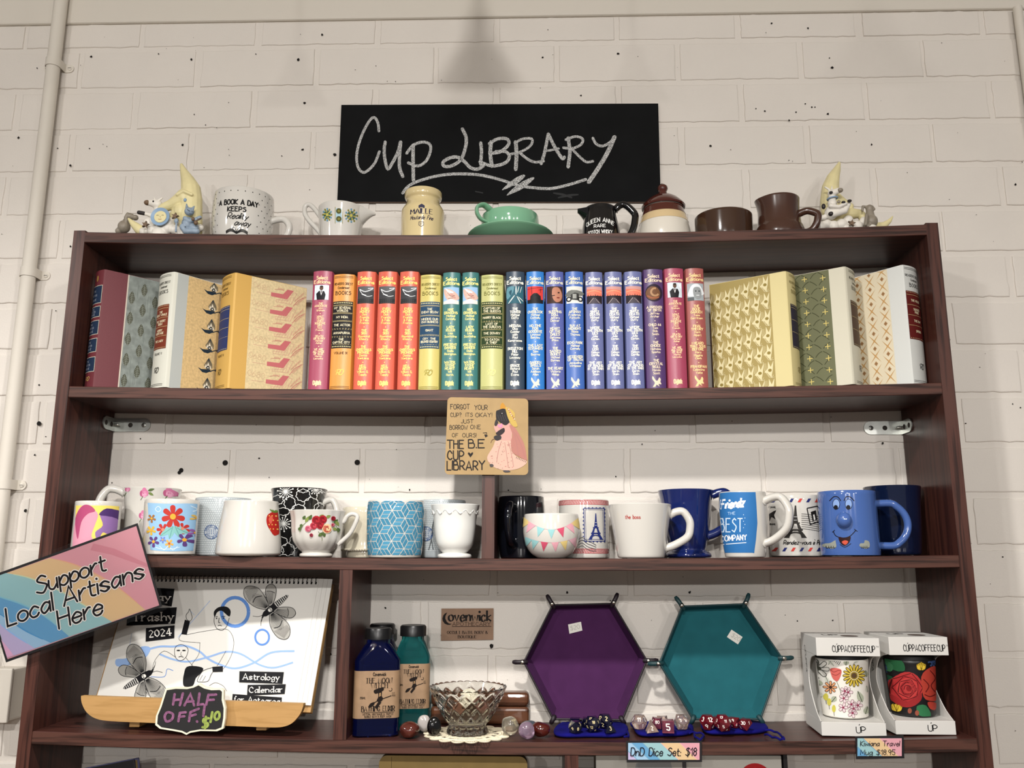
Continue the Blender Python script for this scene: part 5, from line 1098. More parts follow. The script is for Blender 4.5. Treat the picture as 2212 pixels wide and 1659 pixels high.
a = c.seen(); K = '14131A'
for x, sgn in ((1806, -1), (1833, 1)):
    a.stroke([(x - 12 + sgn * 2, 1082), (x - 5, 1073), (x + 4, 1074), (x + 11 + sgn, 1082)], 1.8, K, 1, smooth=4); a.disc(x, 1089, 7.5, '7E9ACB', 1, ry=11, n=18, rot=sgn * .15); a.ring(x, 1089, 7.5, 1, K, 2, ry=11); a.disc(x - 1, 1096, 4.6, K, 3, ry=5)
a.stroke([(1800, 1148), (1806, 1158), (1822, 1162), (1836, 1158), (1848, 1146)], 1.6, K, 1, smooth=4); a.stroke([(1798, 1150), (1803, 1145)], 1.4, K, 1); a.stroke([(1845, 1143), (1852, 1148)], 1.4, K, 1)
a.poly([(1811, 1160), (1824, 1162), (1837, 1159), (1834, 1172), (1824, 1179), (1815, 1173)], '2A1214', 1, 3); a.poly([(1818, 1171), (1825, 1167), (1832, 1170), (1826, 1177)], 'C0503E', 2, 3)
a.stroke([(1814, 1176), (1825, 1182), (1838, 1174)], 1.2, K, 1, smooth=3)
for x, sgn in ((1796, -1), (1868, 1)):
    a.poly([(x - 11, 1180), (x - 10, 1174), (x - 2, 1173), (x + sgn * -4 + 4, 1167), (x + 9, 1170), (x + 10, 1182), (x, 1185)], '8E9288', 1, 4)
    for k in range(4): a.stroke([(x - 8 + k * 4, 1179), (x - 7 + k * 4, 1184), (x - 4 + k * 4, 1182)], 1, K, 2, smooth=3)
p = at(1825, 1123, .045 - c.R) - Vector(c.t.location); m = MB(); m.ball((p.x, p.y + .004, p.z), (.0115, .0125, .0125), FB, 28); m.build('nose', c.t)
c.handle(c.H * .82, c.H * .16, px_out(1958, 1895, .045), .0058, ang=-.08, rnd=.9); c.done()
DN = glaze('0C1630', .1)
c = Cup('mug', 'large very dark navy mug behind the smiling face mug', 'mug', 1867, 1985, 1049, .1085, 3, [(.78, 0), (.82, .03), (.84, .1), (.9, .4), (.95, .8), (1, 1)], DN, pm=1055); c.done()
# ================================================================== the goods shelf
def rrect(w, d, r, n=6):
    out = []
    for cx, cy, a0 in ((w / 2 - r, d / 2 - r, 0), (-w / 2 + r, d / 2 - r, PI / 2), (-w / 2 + r, -d / 2 + r, PI), (w / 2 - r, -d / 2 + r, 1.5 * PI)):
        out += [(cx + r * math.cos(a0 + PI / 2 * i / n), cy + r * math.sin(a0 + PI / 2 * i / n)) for i in range(n + 1)]
    return out
def loft(m, secs, mt, M=None, smooth=True):
    n = len(secs[0][1]); vs = [(x, y, z) for z, s_ in secs for x, y in s_]
    m.add(vs, [(k * n + i, k * n + (i + 1) % n, k * n + n + (i + 1) % n, k * n + n + i) for k in range(len(secs) - 1) for i in range(n)] + [list(range(n))[::-1], [(len(secs) - 1) * n + i for i in range(n)]], mt, smooth, M)
# wooden stand with calendar ------------------------------------------------
beech = wood('beech', 'A8824F', 'B48D59', 'X', freq=.8, rough=.5)
st = thing('display_stand', 'beech tabletop display stand with a curved lip holding the calendar', 'stand', at(420, 1590, .06)); so = Vector(st.location); st.location.z = rest(4, st.location.x, .17); so = Vector(st.location)
BLp, BRp = at(210, 1502, .078), at(641, 1519, .036); TLp = at(283, 1243, .142); TRp = TLp + (BRp - BLp)
nrm = (BRp - BLp).cross(TLp - BLp).normalized(); nrm = -nrm if nrm.y > 0 else nrm
ux = (BRp - BLp).normalized(); uy = (TLp - BLp); uy = (uy - ux * uy.dot(ux)).normalized(); cw_, ch_ = (BRp - BLp).length, (TLp - BLp).dot(uy)
def slabq(m, o, U, V, N, u0, u1, v0, v1, n0, n1, mt, bev=0):
    M = Matrix(((U.x, V.x, N.x, o.x), (U.y, V.y, N.y, o.y), (U.z, V.z, N.z, o.z), (0, 0, 0, 1))); m.box(u0, u1, v0, v1, n0, n1, mt, bev, M)
m = MB(); slabq(m, BLp - so, ux, uy, nrm, -.006, cw_ + .022, -.012, ch_ - .006, -.016, -.006, beech, .001); m.build('back_board', st)
Lp = [(175, 1503), (655, 1520)] + [tuple(v) for v in spline([(655, 1525), (650, 1539), (640, 1553), (626, 1565), (604, 1571), (570, 1571)], 4)] + [tuple(v) for v in spline([(260, 1559), (222, 1556), (200, 1549), (185, 1536), (177, 1520), (175, 1509)], 4)]
fo = (BLp - nrm * 0) ; yl = lambda px: .034 + (.004 - .034) * (px - 175) / 480
m = MB(); F_ = [at(px, py, yl(px)) - so for px, py in Lp]; hn = Vector((ux.y, -ux.x, 0)).normalized(); hn = hn if hn.y < 0 else -hn
Bk = [p - hn * .009 for p in F_]; n = len(F_); tr = tessellate_polygon([F_])
m.add(F_ + Bk, [tuple(t) for t in tr] + [tuple(i + n for i in t[::-1]) for t in tr] + [(i, (i + 1) % n, (i + 1) % n + n, i + n) for i in range(n)], beech); m.build('front_lip', st)
m = MB(); q = [at(236, 1546, yl(236)) - so, at(600, 1557, yl(600)) - so]; zb = max(.012, min(q[0].z, q[1].z))
vs = [p - hn * .008 for p in q] + [p - hn * .050 for p in q[::-1]]; zt = max(q[0].z, q[1].z) + .006
m.add([(p.x, p.y, zt - .008) for p in vs] + [(p.x, p.y, zt) for p in vs], [(0, 1, 2, 3), (7, 6, 5, 4), (0, 1, 5, 4), (1, 2, 6, 5), (2, 3, 7, 6), (3, 0, 4, 7)], beech); m.build('ledge', st)
for k in (0, 1):
    m = MB(); p = vs[0] + (vs[1] - vs[0]) * (.12 + .76 * k) + (vs[3] - vs[0]) * .3; m.box(p.x - .008, p.x + .008, p.y - .006, p.y + .024, 0, zt - .006, beech, .001); m.build('foot', st)
cal = thing('calendar', 'white spiral bound 2024 astrology calendar with ink drawings on the beech stand', 'calendar', BLp); co = Vector(BLp); paper = mat('paper', 'D8D6D0', rough=.7)
for k in range(4):
    m = MB(); off = .0075 * k if k else 0; slabq(m, Vector(), ux, uy, nrm, 0, cw_ + off, -.002, ch_, -.0022 - .0008 * k + .0018, -.0018 - .0008 * k + .0018, paper)
    if k == 0:
        top = nrm * 0.0; A0 = BLp + nrm * .0000; amap = seen_map(A0 + nrm * .0001, A0 + ux + nrm * .0001, A0 + uy + nrm * .0001, Matrix.Translation(-co)); art = Art(m, amap, base=.0002)
        pg = m
    else: m.build('page', cal)
bk = '17171A'; a = art
def C7(L): return [(x / 3.072, 1120 + y / 3.072) for x, y in L]
blu, blu2 = '5B86C8', '8FADDA'
def blot(L, w, c=blu2, l=0): a.stroke(C7(L), w / 3.07, c, l, smooth=5)
a.poly(C7([(770, 935), (830, 930), (900, 900), (940, 850), (1000, 860), (960, 930), (850, 975), (775, 980)]), blu2, 0, 3)
blot([(980, 870), (1060, 850), (1150, 850), (1230, 845), (1320, 880), (1380, 930), (1460, 970), (1560, 995), (1680, 960), (1800, 890), (1955, 880)], 13); blot([(1060, 900), (1150, 935), (1250, 950), (1380, 920), (1500, 885), (1600, 900), (1720, 970), (1820, 990), (1945, 955)], 12); blot([(1000, 1050), (1090, 1050), (1110, 1000), (1150, 1010)], 4, blu); blot([(1180, 790), (1260, 700), (1330, 620), (1395, 545)], 3); blot([(860, 845), (875, 760)], 3, 'A9B4C8'); blot([(1290, 640), (1260, 610)], 2)
for x, y, rx, ry, w in ((1560, 620, 90, 95, 22), (1740, 788, 46, 50, 13)): a.ring(x / 3.072, 1120 + y / 3.072, rx / 3.072, w / 3.072, blu, 1, ry=ry / 3.072)
def pen(L, w=3, s=4, l=2): a.stroke(C7(L), w / 3.07, bk, l, smooth=s)
# seated figure pointing, head, bodies
pen([(1258, 600), (1252, 620), (1236, 640), (1240, 670), (1262, 680), (1276, 660), (1268, 625), (1258, 600)]); a.poly(C7([(1228, 672), (1262, 684), (1240, 772), (1204, 768)]), bk, 3)
pen([(1204, 768), (1188, 800), (1220, 816), (1330, 825)], 2); pen([(1238, 772), (1320, 755), (1410, 740)], 2); pen([(1410, 740), (1450, 735), (1515, 740), (1550, 800), (1545, 880), (1510, 960), (1480, 1000)], 2); pen([(1328, 825), (1320, 900), (1280, 960), (1250, 1010)], 2); pen([(1500, 880), (1460, 950), (1440, 980)], 2)
a.poly(C7([(1425, 655), (1420, 620), (1450, 590), (1500, 585), (1530, 610), (1525, 650), (1505, 640), (1470, 612), (1440, 625)]), bk, 2, 3); pen([(1424, 650), (1422, 690), (1440, 730), (1475, 742), (1505, 715), (1522, 660)], 3)
for L in ([(1430, 655), (1445, 652)], [(1472, 652), (1495, 650)], [(1455, 660), (1452, 690), (1462, 692)], [(1446, 712), (1460, 708), (1472, 713)]): pen(L, 4)
a.disc(1438 / 3.072, 1120 + 664 / 3.072, 1.8, bk, 3, ry=1.2); a.disc(1484 / 3.072, 1120 + 662 / 3.072, 1.8, bk, 3, ry=1.2)
pen([(1160, 870), (1165, 920), (1195, 945), (1235, 920), (1248, 865), (1210, 838), (1175, 845), (1160, 870)], 3)
for x in (1185, 1222): a.disc(x / 3.072, 1120 + 876 / 3.072, 4, bk, 3, ry=1.4)
pen([(1204, 885), (1200, 905), (1210, 908)], 2); pen([(1186, 920), (1202, 916), (1218, 921)], 4)
pen([(1165, 920), (1090, 880), (1030, 940), (1010, 1010)], 2); pen([(1235, 925), (1290, 990)], 2)
a.poly(C7([(1240, 985), (1300, 980), (1350, 995), (1330, 1030), (1300, 1060), (1280, 1110), (1225, 1115), (1215, 1080), (1222, 1030)]), bk, 2, 3); a.poly(C7([(1410, 985), (1480, 980), (1480, 1018), (1412, 1020)]), bk, 2)
pen([(1410, 990), (1350, 1010), (1320, 1050), (1310, 1080), (1330, 1085), (1380, 1080), (1400, 1040), (1412, 1020)], 3); pen([(1345, 1040), (1325, 1075)], 2); pen([(1365, 1045), (1345, 1080)], 2); pen([(1240, 1000), (1340, 1000)], 5, 0, 3) if 0 else None
pen([(1390, 1110), (1430, 1090), (1480, 1110), (1505, 1145)], 2)
def moth(bx, by, ang, s, flip=1):
    ca, sa = math.cos(ang), math.sin(ang)
    def T(L): return C7([(bx + (x * ca - y * flip * sa) * s, by + (x * sa + y * flip * ca) * s) for x, y in L])
    for k in range(7): a.poly(T([(-62 - k * 13, -15 + k), (-55 - k * 13, -15 + k), (-58 - k * 13, 15 - k), (-65 - k * 13, 15 - k)]), bk, 3)
    a.stroke(T([(-45, -18), (-110, -14), (-150, -2), (-110, 12), (-45, 18)]), .9, bk, 3, smooth=4)
    a.poly(T([(-50, -20), (0, -22), (40, -16), (58, -4), (90, -26), (60, 4), (40, 16), (0, 20), (-50, 18)]), bk, 3); a.disc(*T([(-4, 0)])[0], 4.4 * s, 'E6E3DC', 4, ry=4.4 * s); a.disc(*T([(-8, -5)])[0], 1.3 * s, bk, 5); a.disc(*T([(-8, 6)])[0], 1.3 * s, bk, 5)
    for sg in (-1, 1):
        W1 = [(15, sg * 18), (60, sg * 80), (70, sg * 160), (40, sg * 205), (0, sg * 200), (-35, sg * 150), (-30, sg * 80), (-10, sg * 20)]; W2 = [(-15, sg * 20), (-40, sg * 85), (-75, sg * 125), (-115, sg * 120), (-120, sg * 80), (-80, sg * 40), (-40, sg * 18)]
        for Wg in (W1, W2):
            a.poly(T(Wg), 'A6A49E', 2, 3); a.stroke(T(Wg + [Wg[0]]), 1.1, bk, 4, smooth=4)
        for k in range(15): t = k / 14; a.stroke(T([(12 - 20 * t, sg * 26), (58 - 88 * t, sg * (95 + 50 * math.sin(PI * t)))]), .55, bk, 4)
        for k in range(12): t = k / 11; a.stroke(T([(62 - 85 * t, sg * (120 + 20 * t)), (40 - 60 * t, sg * (195 - 20 * t))]), .6, bk, 4)
        for k in range(10): t = k / 9; a.stroke(T([(-22 - 20 * t, sg * 26), (-62 - 50 * t + 20, sg * (118 - 42 * t))]), .55, bk, 4)
        a.stroke(T([(50, sg * 105), (15, sg * 118), (-20, sg * 100)]), 1.6, bk, 5, smooth=4); a.stroke(T([(-62, sg * 105), (-85, sg * 85), (-95, sg * 62)]), 1.2, bk, 5, smooth=4)
    for sg in (-1, 1): a.stroke(T([(52, sg * 6), (80, sg * 14), (105, sg * 40)]), .8, bk, 3, smooth=3)
moth(960, 1045, -.55, 1.08); moth(1790, 610, 2.45, 1.05)
def tape(L, t, x, y, h, rot, fit): a.poly(C7(L), bk, 4); q = C7([(x, y)])[0]; a.text(t, q[0], q[1], h / 3.072, 'E6E3DC', 5, w=1.35, nib=PI / 4, rot=rot, fit=fit / 3.072, smooth=False, serif=True)
tape([(990, 460), (1160, 468), (1140, 585), (980, 560)], 'Gay', 1060, 545, 50, .04, 140); tape([(850, 606), (1175, 590), (1162, 700), (840, 712)], 'Trashy', 1016, 680, 56, -.01, 270); tape([(970, 728), (1160, 710), (1158, 795), (968, 818)], '2024', 1068, 782, 46, -.1, 150)
tape([(1590, 1014), (1885, 1020), (1875, 1098), (1588, 1088)], 'Astrology', 1733, 1072, 40, .03, 240); tape([(1645, 1105), (1898, 1100), (1890, 1165), (1640, 1176)], 'Calendar', 1765, 1155, 38, -.02, 220); tape([(1545, 1165), (1872, 1188), (1868, 1250), (1540, 1230)], 'for Aotearoa', 1705, 1224, 38, .05, 300)
pg.build('cover_page', cal)
m = MB(); sp = mat('spiral_wire', '1B1B1D', rough=.4, metal=.4)
for i in range(44):
    u_ = .004 + (cw_ - .008) * i / 43; cc = ux * u_ + uy * (ch_ - .0035)
    m.tube([cc + uy * (.0045 * math.cos(t)) + nrm * (.0045 * math.sin(t)) + ux * (.0009 * (k % 2)) for k, t in enumerate([-.9 + 2 * PI * j / 12 for j in range(11)])], .0006, sp, seg=5)
    slabq(m, cc - uy * .0045, ux, uy, nrm, -.0014, .0014, -.002, .002, .0002, .0004, sp)
m.build('spiral_binding', cal)
# shield price board
cream_edge = mat('cream_edge', 'E6DFC6', rough=.6); bb = mat('blackboard', '1D1C1D', rough=.7)
sh = thing('price_board', 'small shield blackboard lettered HALF OFF $10 on the stand lip', 'sign', at(412, 1588, .018)); o = Vector(sh.location)
OUT = [(1320, 1095), (1360, 1118), (1410, 1130), (1470, 1128), (1485, 1140), (1483, 1200), (1497, 1260), (1494, 1330), (1482, 1395), (1440, 1412), (1330, 1410), (1262, 1422), (1237, 1436), (1205, 1420), (1140, 1408), (1060, 1395), (1030, 1370), (1035, 1310), (1060, 1250), (1085, 1170), (1098, 1130), (1160, 1120), (1240, 1122), (1285, 1112)]
YS = lambda px: yl(px) - .014
cx_, cy_ = 1265, 1265
ring_ = [at(x / 3.072, 1120 + y / 3.072, YS(x / 3.072)) - o for x, y in OUT]; inn = [at((cx_ + (x - cx_) * .945) / 3.072, 1120 + (cy_ + (y - cy_) * .93) / 3.072, YS(x / 3.072)) - o for x, y in OUT]
m = MB(); n = len(OUT); Bk = [p + Vector((0, .006, 0)) for p in ring_]; tr = tessellate_polygon([inn])
m.add(ring_ + inn, [(i, (i + 1) % n, (i + 1) % n + n, i + n) for i in range(n)], cream_edge); m.add(ring_ + Bk, [(i, (i + 1) % n, (i + 1) % n + n, i + n) for i in range(n)] + [list(range(n, 2 * n))], cream_edge); m.add(inn, [tuple(t) for t in tr], bb)
A0, B0 = at(340, 1540, YS(340)), at(480, 1540, YS(480)); a = Art(m, seen_map(A0, B0, A0 + Vector((0, 0, .1)), Matrix.Translation(-o)), base=.0005)
pk, gr_ = mat('chalk_pink', '7E5070', rough=.9, var=.4, scale=300), mat('chalk_green', '8C9C4C', rough=.9, var=.3, scale=300)
for L in ([(1160, 1165), (1150, 1235)], [(1215, 1160), (1195, 1238)], [(1155, 1205), (1205, 1200)], [(1225, 1240), (1265, 1165), (1290, 1240)], [(1240, 1215), (1285, 1212)], [(1325, 1160), (1315, 1235), (1350, 1232)], [(1385, 1168), (1370, 1235)], [(1385, 1170), (1435, 1168)], [(1378, 1205), (1420, 1202)], [(1115, 1285), (1095, 1310), (1105, 1345), (1140, 1335), (1150, 1300), (1115, 1285)], [(1195, 1290), (1185, 1345)], [(1195, 1290), (1235, 1285)], [(1190, 1315), (1225, 1312)], [(1265, 1285), (1255, 1345)], [(1265, 1285), (1320, 1262)], [(1260, 1312), (1300, 1300)], [(1360, 1240), (1350, 1310)], [(1308, 1345), (1310, 1348)]): a.stroke(C7(L), 5.4, pk, 1, smooth=4 if len(L) > 3 else 0, cap=True)
for L in ([(1385, 1325), (1355, 1330), (1352, 1350), (1380, 1360), (1375, 1380), (1345, 1385)], [(1368, 1315), (1362, 1392)], [(1410, 1285), (1398, 1350)], [(1440, 1285), (1425, 1310), (1435, 1335), (1455, 1320), (1456, 1290), (1440, 1285)]): a.stroke(C7(L), 5.4, gr_, 1, smooth=4 if len(L) > 3 else 0, cap=True)
m.build('board', sh)
# bottles --------------------------------------------------------------------
label_m = mat('kraft_label', '94785C', rough=.55, var=.14, scale=50); cap_m = mat('black_cap', '131314', rough=.35)
def bottle(lab, pl, pr, ptop, pbase, Y, rz, c, lt, lb, liquid):
    x0, x1 = at(pl, 1500, Y).x, at(pr, 1500, Y).x; w = (x1 - x0) / (math.cos(rz) + .0); x = (x0 + x1) / 2; z0 = rest(4, x, .034)
    d = w * .56; H = at((pl + pr) / 2, ptop, Y).z - z0; t = thing('bottle', lab, 'bottle', (x, Y, z0), rz, 'dark glass bottles beside the divider')
    g = mat('bottle_' + c, c, rough=.03, trans=.92, ior=1.4, spec=.6); nk = H * .115
    m = MB(); zz = H * .93
    S_ = [(0, rrect(w * .94, d * .9, .010)), (.002, rrect(w, d, .011)), (H * .70, rrect(w, d, .011))]
    for k in range(1, 9):
        q = k / 8; e = (1 - q) ** .8; S_.append((H * (.70 + .155 * q - .012 * q * (1 - q)), rrect(nk * 2 + (w - nk * 2) * e, nk * 2 + (d - nk * 2) * e ** 1.2, min(.011 + (nk - .011) * q, nk * .999))))
    S_ += [(H * .865, rrect(nk * 2, nk * 2, nk * .999)), (H * .93, rrect(nk * 2, nk * 2, nk * .999))]
    loft(m, S_, g); m.build('glass_body', t)
    m = MB(); cr = nk + .0025; m.lathe([(0, H * .895), (cr, H * .895), (cr, H * .985), (cr * .92, H), (cr * .85, H * .996), (0, H * .996)], cap_m, 40, rf=lambda r, z, a_, j: r * (1 + .012 * math.cos(36 * a_)) if 0 < j < 3 else r); m.build('cap', t)
    zt, zb = at((pl + pr) / 2, lt, Y - d / 2).z - z0, at((pl + pr) / 2, lb, Y - d / 2).z - z0
    m = MB(); P = rrect(w + .0008, d + .0008, .0112, 8); P = [p for p in P if p[1] < d * .25]; P.sort(key=lambda p: math.atan2(p[0], -p[1]))
    n = len(P); m.add([(p[0], p[1], z) for z in (zb, zt) for p in P], [(i, i + 1, n + i + 1, n + i) for i in range(n - 1)], label_m, True)
    k = w / 86; f = lambda X, Yp, l: Vector((X * k, -d / 2 - .0005 - l, zt - Yp * k)); a = Art(m, f); D_ = '1A1310'; hh = (zt - zb) / k
    a.text('Covenwick', 4, 9, 6, D_, 1, w=1.2, fit=24); a.text('THE MOON', 3, 22, 9, D_, 1, w=1.1, serif=True, nib=0, fit=48); a.text('WITCH', 4, 31, 9, D_, 1, w=1.1, serif=True, nib=0, fit=31)
    Q = lambda L: [(x * .9, y * .82 - 4) for x, y in L]
    a.poly(Q([(-6, 47), (12, 41), (14, 45), (12, 49), (-3, 55)]), D_, 1, 3); a.poly(Q([(3, 52), (10, 50), (10, 60), (13, 66), (8, 73), (0, 71), (3, 62)]), D_, 1, 3); a.poly(Q([(5, 54), (8, 53), (8, 60), (5, 62)]), 'A8865F', 2); a.stroke(Q([(-12, 80), (2, 70), (30, 60)]), 1.4, D_, 1); a.poly(Q([(-17, 84), (-13, 76), (-4, 73), (-6, 80), (-13, 85)]), D_, 1, 3); a.poly(Q([(-4, 84), (4, 72), (10, 74), (0, 88)]), D_, 1)
    a.ring(25, 34, 3, 1, D_, 1, a0=-1, a1=2.6, n=10); a.text('250ML', -26, 50, 3.6, D_, 1, w=1.2, fit=10); a.text('EST', 31, 42, 2.6, D_, 1, fit=5); a.text('2020', 31, 46, 2.6, D_, 1, fit=6)
    a.text('BATHING ELIXIR', 3, hh - 13, 9, D_, 1, w=1.2, serif=True, nib=0, fit=60); a.stroke([(-27, hh - 11), (33, hh - 11)], .8, D_, 1); a.text('WISTERIA, NIGHTSHADE & TRUFFLE', 3, hh - 6, 3.4, D_, 1, w=1, fit=56); a.text('BUBBLE BATH & BODY WASH', 3, hh - 1.6, 3.4, D_, 1, w=1, fit=48)
    m.build('label', t); return t
bottle('dark navy bottle with kraft label in front beside the divider', 766, 861, 1356, 1588, .040, .20, '182A80', 1449, 1552, 0)
bottle('teal green bottle with kraft label right of the navy bottle', 852, 927, 1350, 1565, .090, .12, '38A2A4', 1434, 1531, 0)
bottle('navy bottle mostly hidden behind the front navy bottle, only its cap showing', 789, 855, 1347, 1560, .127, .0, '182A80', 1440, 1530, 0)
# apothecary card on the wall
cv = thing('wall_card', 'brown shop card with black lettering stuck on the brick wall above the bottles', 'sign', at(1010, 1383, D - .002)); o = Vector(cv.location); m = MB(); Yc = D - .0026
q = [at(952.5, 1384, Yc) - o, at(1065.5, 1382, Yc) - o, at(1066, 1314, Yc) - o, at(953.5, 1314.5, Yc) - o]
m.add(q + [p + Vector((0, .001, 0)) for p in q], [(0, 1, 2, 3), (0, 4, 5, 1), (1, 5, 6, 2), (2, 6, 7, 3), (3, 7, 4, 0)], mat('card_brown', '8A6C55', rough=.6, var=.12, scale=40))
a = Art(m, seen_map(at(953, 1384, Yc), at(1065, 1384, Yc), at(953, 1314, Yc), Matrix.Translation(-o)))
def CV(L): return [(940 + x / 14.75, 1290 + y / 14.75) for x, y in L]
a.poly(CV([(385, 485), (330, 600), (325, 680), (370, 780), (440, 840), (535, 850), (470, 880), (390, 880), (300, 840), (245, 760), (230, 680), (260, 580), (310, 520)]), '120C0A', 1)
a.text('ovenwick', 1015.3, 1341.5, 23, '120C0A', 1, w=1.35, wf=.8, nib=.3, fit=91); a.text('APOTHECARY', 1018.5, 1351.5, 7.5, '2E1C14', 1, w=.8, serif=True, fit=82); a.stroke(CV([(540, 935), (1790, 930)]), 1.2, '2E1C14', 1)
a.text('OCCULT BATH, BODY &', 1009.5, 1369, 6, '1E120E', 1, w=1.4, serif=True, nib=0, fit=86); a.text('BOUTIQUE', 1009.5, 1378.5, 6, '1E120E', 1, w=1.4, serif=True, nib=0, fit=40); m.build('card', cv)
# lace doily, crystal bowl and what lies around it ---------------------------
lace = mat('lace_cotton', 'DDD2B8', rough=.9); gx = at(1010, 1580, .055).x; z4 = rest(4, gx, .06); gc = Vector((at(1011, 1500, .052).x, .052, z4))
do = thing('lace_doily', 'cream crochet lace doily under the cut glass bowl, hanging over the shelf edge', 'doily', gc); m = MB(); R0 = .056
def thr(pts, r=.0007): m.tube(pts, r, lace, seg=5)
m.lathe([(0, .0002), (R0 * .50, .0002), (R0 * .50, .0010), (0, .0010)], lace, 40)
for k in range(18):
    t0 = 2 * PI * k / 18; n_ = 12; ed = []
    for i in range(n_ + 1):
        q = i / n_; t = t0 + (q - .5) * 2 * PI / 18; r = R0 + .011 * math.sin(PI * q) ** .7; ed.append((r * math.cos(t), r * math.sin(t), .0008))
    thr(ed, .0011); c_ = (R0 * .98 * math.cos(t0), R0 * .98 * math.sin(t0))
    m.add([(c_[0] + .0052 * math.cos(q), c_[1] + .0052 * math.sin(q), .0009) for q in [2 * PI * i / 10 for i in range(10)]], [list(range(10))], lace)
    for i in range(0, n_ + 1, 2): thr([(R0 * .86 * math.cos(t0 + (i / n_ - .5) * .2), R0 * .86 * math.sin(t0 + (i / n_ - .5) * .2), .0007), ed[i]], .0006)
    for s_ in (-1, 1): thr([(R0 * .5 * math.cos(t0), R0 * .5 * math.sin(t0), .0007), (R0 * .88 * math.cos(t0 + s_ * .17), R0 * .88 * math.sin(t0 + s_ * .17), .0007)], .0008)
for rr in (.6, .7, .86, .93): thr([(R0 * rr * math.cos(t), R0 * rr * math.sin(t), .0007) for t in [2 * PI * i / 60 for i in range(61)]], .0009 if rr < .9 else .0012)
m.build('lace', do)
glass = mat('cut_glass', 'FAFAF6', rough=.015, trans=1, ior=1.33)
gb = thing('glass_bowl', 'cut crystal glass bowl with diamond facets on the lace doily', 'bowl', (gc.x, gc.y - .001, gc.z + .0018)); Rb = (at(1094, 1495, .055).x - at(928, 1495, .055).x) / 2; Hb = at(1010, 1497, .055 - Rb * .9).z - gc.z
def cut(r, z, a_, j):
    q = z / Hb
    if q < .28 or q > .97: return (r * (1 + (.03 * math.cos(16 * a_) if q < .18 and r > .02 else 0)), z + (.0016 * abs(math.sin(16 * a_)) if q > .97 else 0))
    e = min(1, (q - .28) * 12, (.97 - q) * 12); c1 = (.5 + .5 * math.cos(16 * a_ + q * 20)) ** 5; c2 = (.5 + .5 * math.cos(16 * a_ - q * 20)) ** 5
    return r - .0019 * e * max(c1, c2)
pr = [(Rb * .50, 0), (Rb * .53, .002), (Rb * .50, Hb * .10), (Rb * .47, Hb * .18), (Rb * .52, Hb * .24)] + [(Rb * (.52 + .48 * ((q - .24) / .76) ** .75), Hb * q) for q in [.24 + .76 * i / 56 for i in range(1, 57)]]
ins = [(r - .0038, max(Hb * .26, z)) for r, z in pr[::-1] if z > Hb * .27]
m = MB(); m.lathe([(0, .001), (Rb * .44, .001), (Rb * .46, 0)] + pr, glass, 256, rf=cut); m.f.pop(); m.m.pop(); m.sm.pop()
m.lathe([(Rb, Hb)] + ins + [(Rb * .3, Hb * .25), (0, Hb * .25)], glass, 256, rf=lambda r, z, a_, j: (r, z + (.0016 * abs(math.sin(16 * a_)) if j == 0 else 0))); m.f.pop(); m.m.pop(); m.sm.pop(); m.build('bowl', gb, sharp=60)
def pebble(name, lab, px, py, rx, rz_, Y, c, zbase=None, trans=0, seed=1, cat='stone', ry=None, tilt=0, grp='tumbled stones around the glass bowl', i=4):
    p = at(px, py, Y); hx, hz = rx * PXM, rz_ * PXM; z0 = zbase if zbase is not None else rest(i, p.x, hx) + (.002 if 900 < px < 1120 else 0)
    t = thing(name, lab, cat, (p.x, Y, z0), group=grp); g = random.Random(seed); bm = bmesh.new(); bmesh.ops.create_icosphere(bm, subdivisions=4, radius=1)
    ds = [(Vector((g.gauss(0, 1), g.gauss(0, 1), g.gauss(0, 1))).normalized(), g.uniform(.72, .9)) for _ in range(7)]
    for v in bm.verts:
        k = 1.0
        for d_, h_ in ds:
            q = v.co.dot(d_)
            if q > 0: k = min(k, (h_ + .15 * max(0, k * q - h_)) / q if k * q > h_ else k)
        v.co = v.co * k
    for _ in range(3): bmesh.ops.smooth_vert(bm, verts=bm.verts, factor=.5, use_axis_x=True, use_axis_y=True, use_axis_z=True)
    mn = min(v.co.z for v in bm.verts); mx = max(v.co.z for v in bm.verts); sx_ = max(abs(v.co.x) for v in bm.verts)
    for v in bm.verts: v.co = Vector((v.co.x * hx / sx_, v.co.y * (ry * PXM if ry else hx * .85) / sx_, (v.co.z - mn) / (mx - mn) * hz * 2))
    mt = mat('stone_' + c, c, rough=.12, coat=.4, trans=trans, ior=1.5, var=.25 if not trans else 0, scale=60); m = MB(); m.bm(bm, mt, True); m.build('stone', t); return t
pebble('tumbled_stone', 'red-brown tumbled stone in front of the teal bottle', 885, 1573, 21, 16, .020, '4E231B', seed=2)
pebble('tumbled_stone', 'pale white tumbled stone half behind the black stone', 916, 1556, 14, 17, .056, 'B9B2AE', seed=3, trans=.2)
pebble('tumbled_stone', 'shiny black tumbled stone left of the glass bowl', 938, 1558, 14.5, 19, .026, '0B0B0C', seed=4)
pebble('tumbled_stone', 'clear quartz tumbled stone right of the glass bowl', 1102, 1564, 18, 18, .038, 'E6E0CC', seed=5, trans=.9)
pebble('tumbled_stone', 'pale amethyst tumbled stone at the shelf front', 1138, 1578, 17, 17, .018, 'C7AEC4', seed=6, trans=.75)
pebble('tumbled_stone', 'blue-grey hematite tumbled stone behind the quartz and amethyst', 1144, 1552, 21, 12, .070, '4A525A', seed=7)
pebble('tumbled_stone', 'rust-red tumbled stone between the amethyst and the blue pouch', 1168, 1569, 19.5, 15, .034, '4A1A14', seed=8)
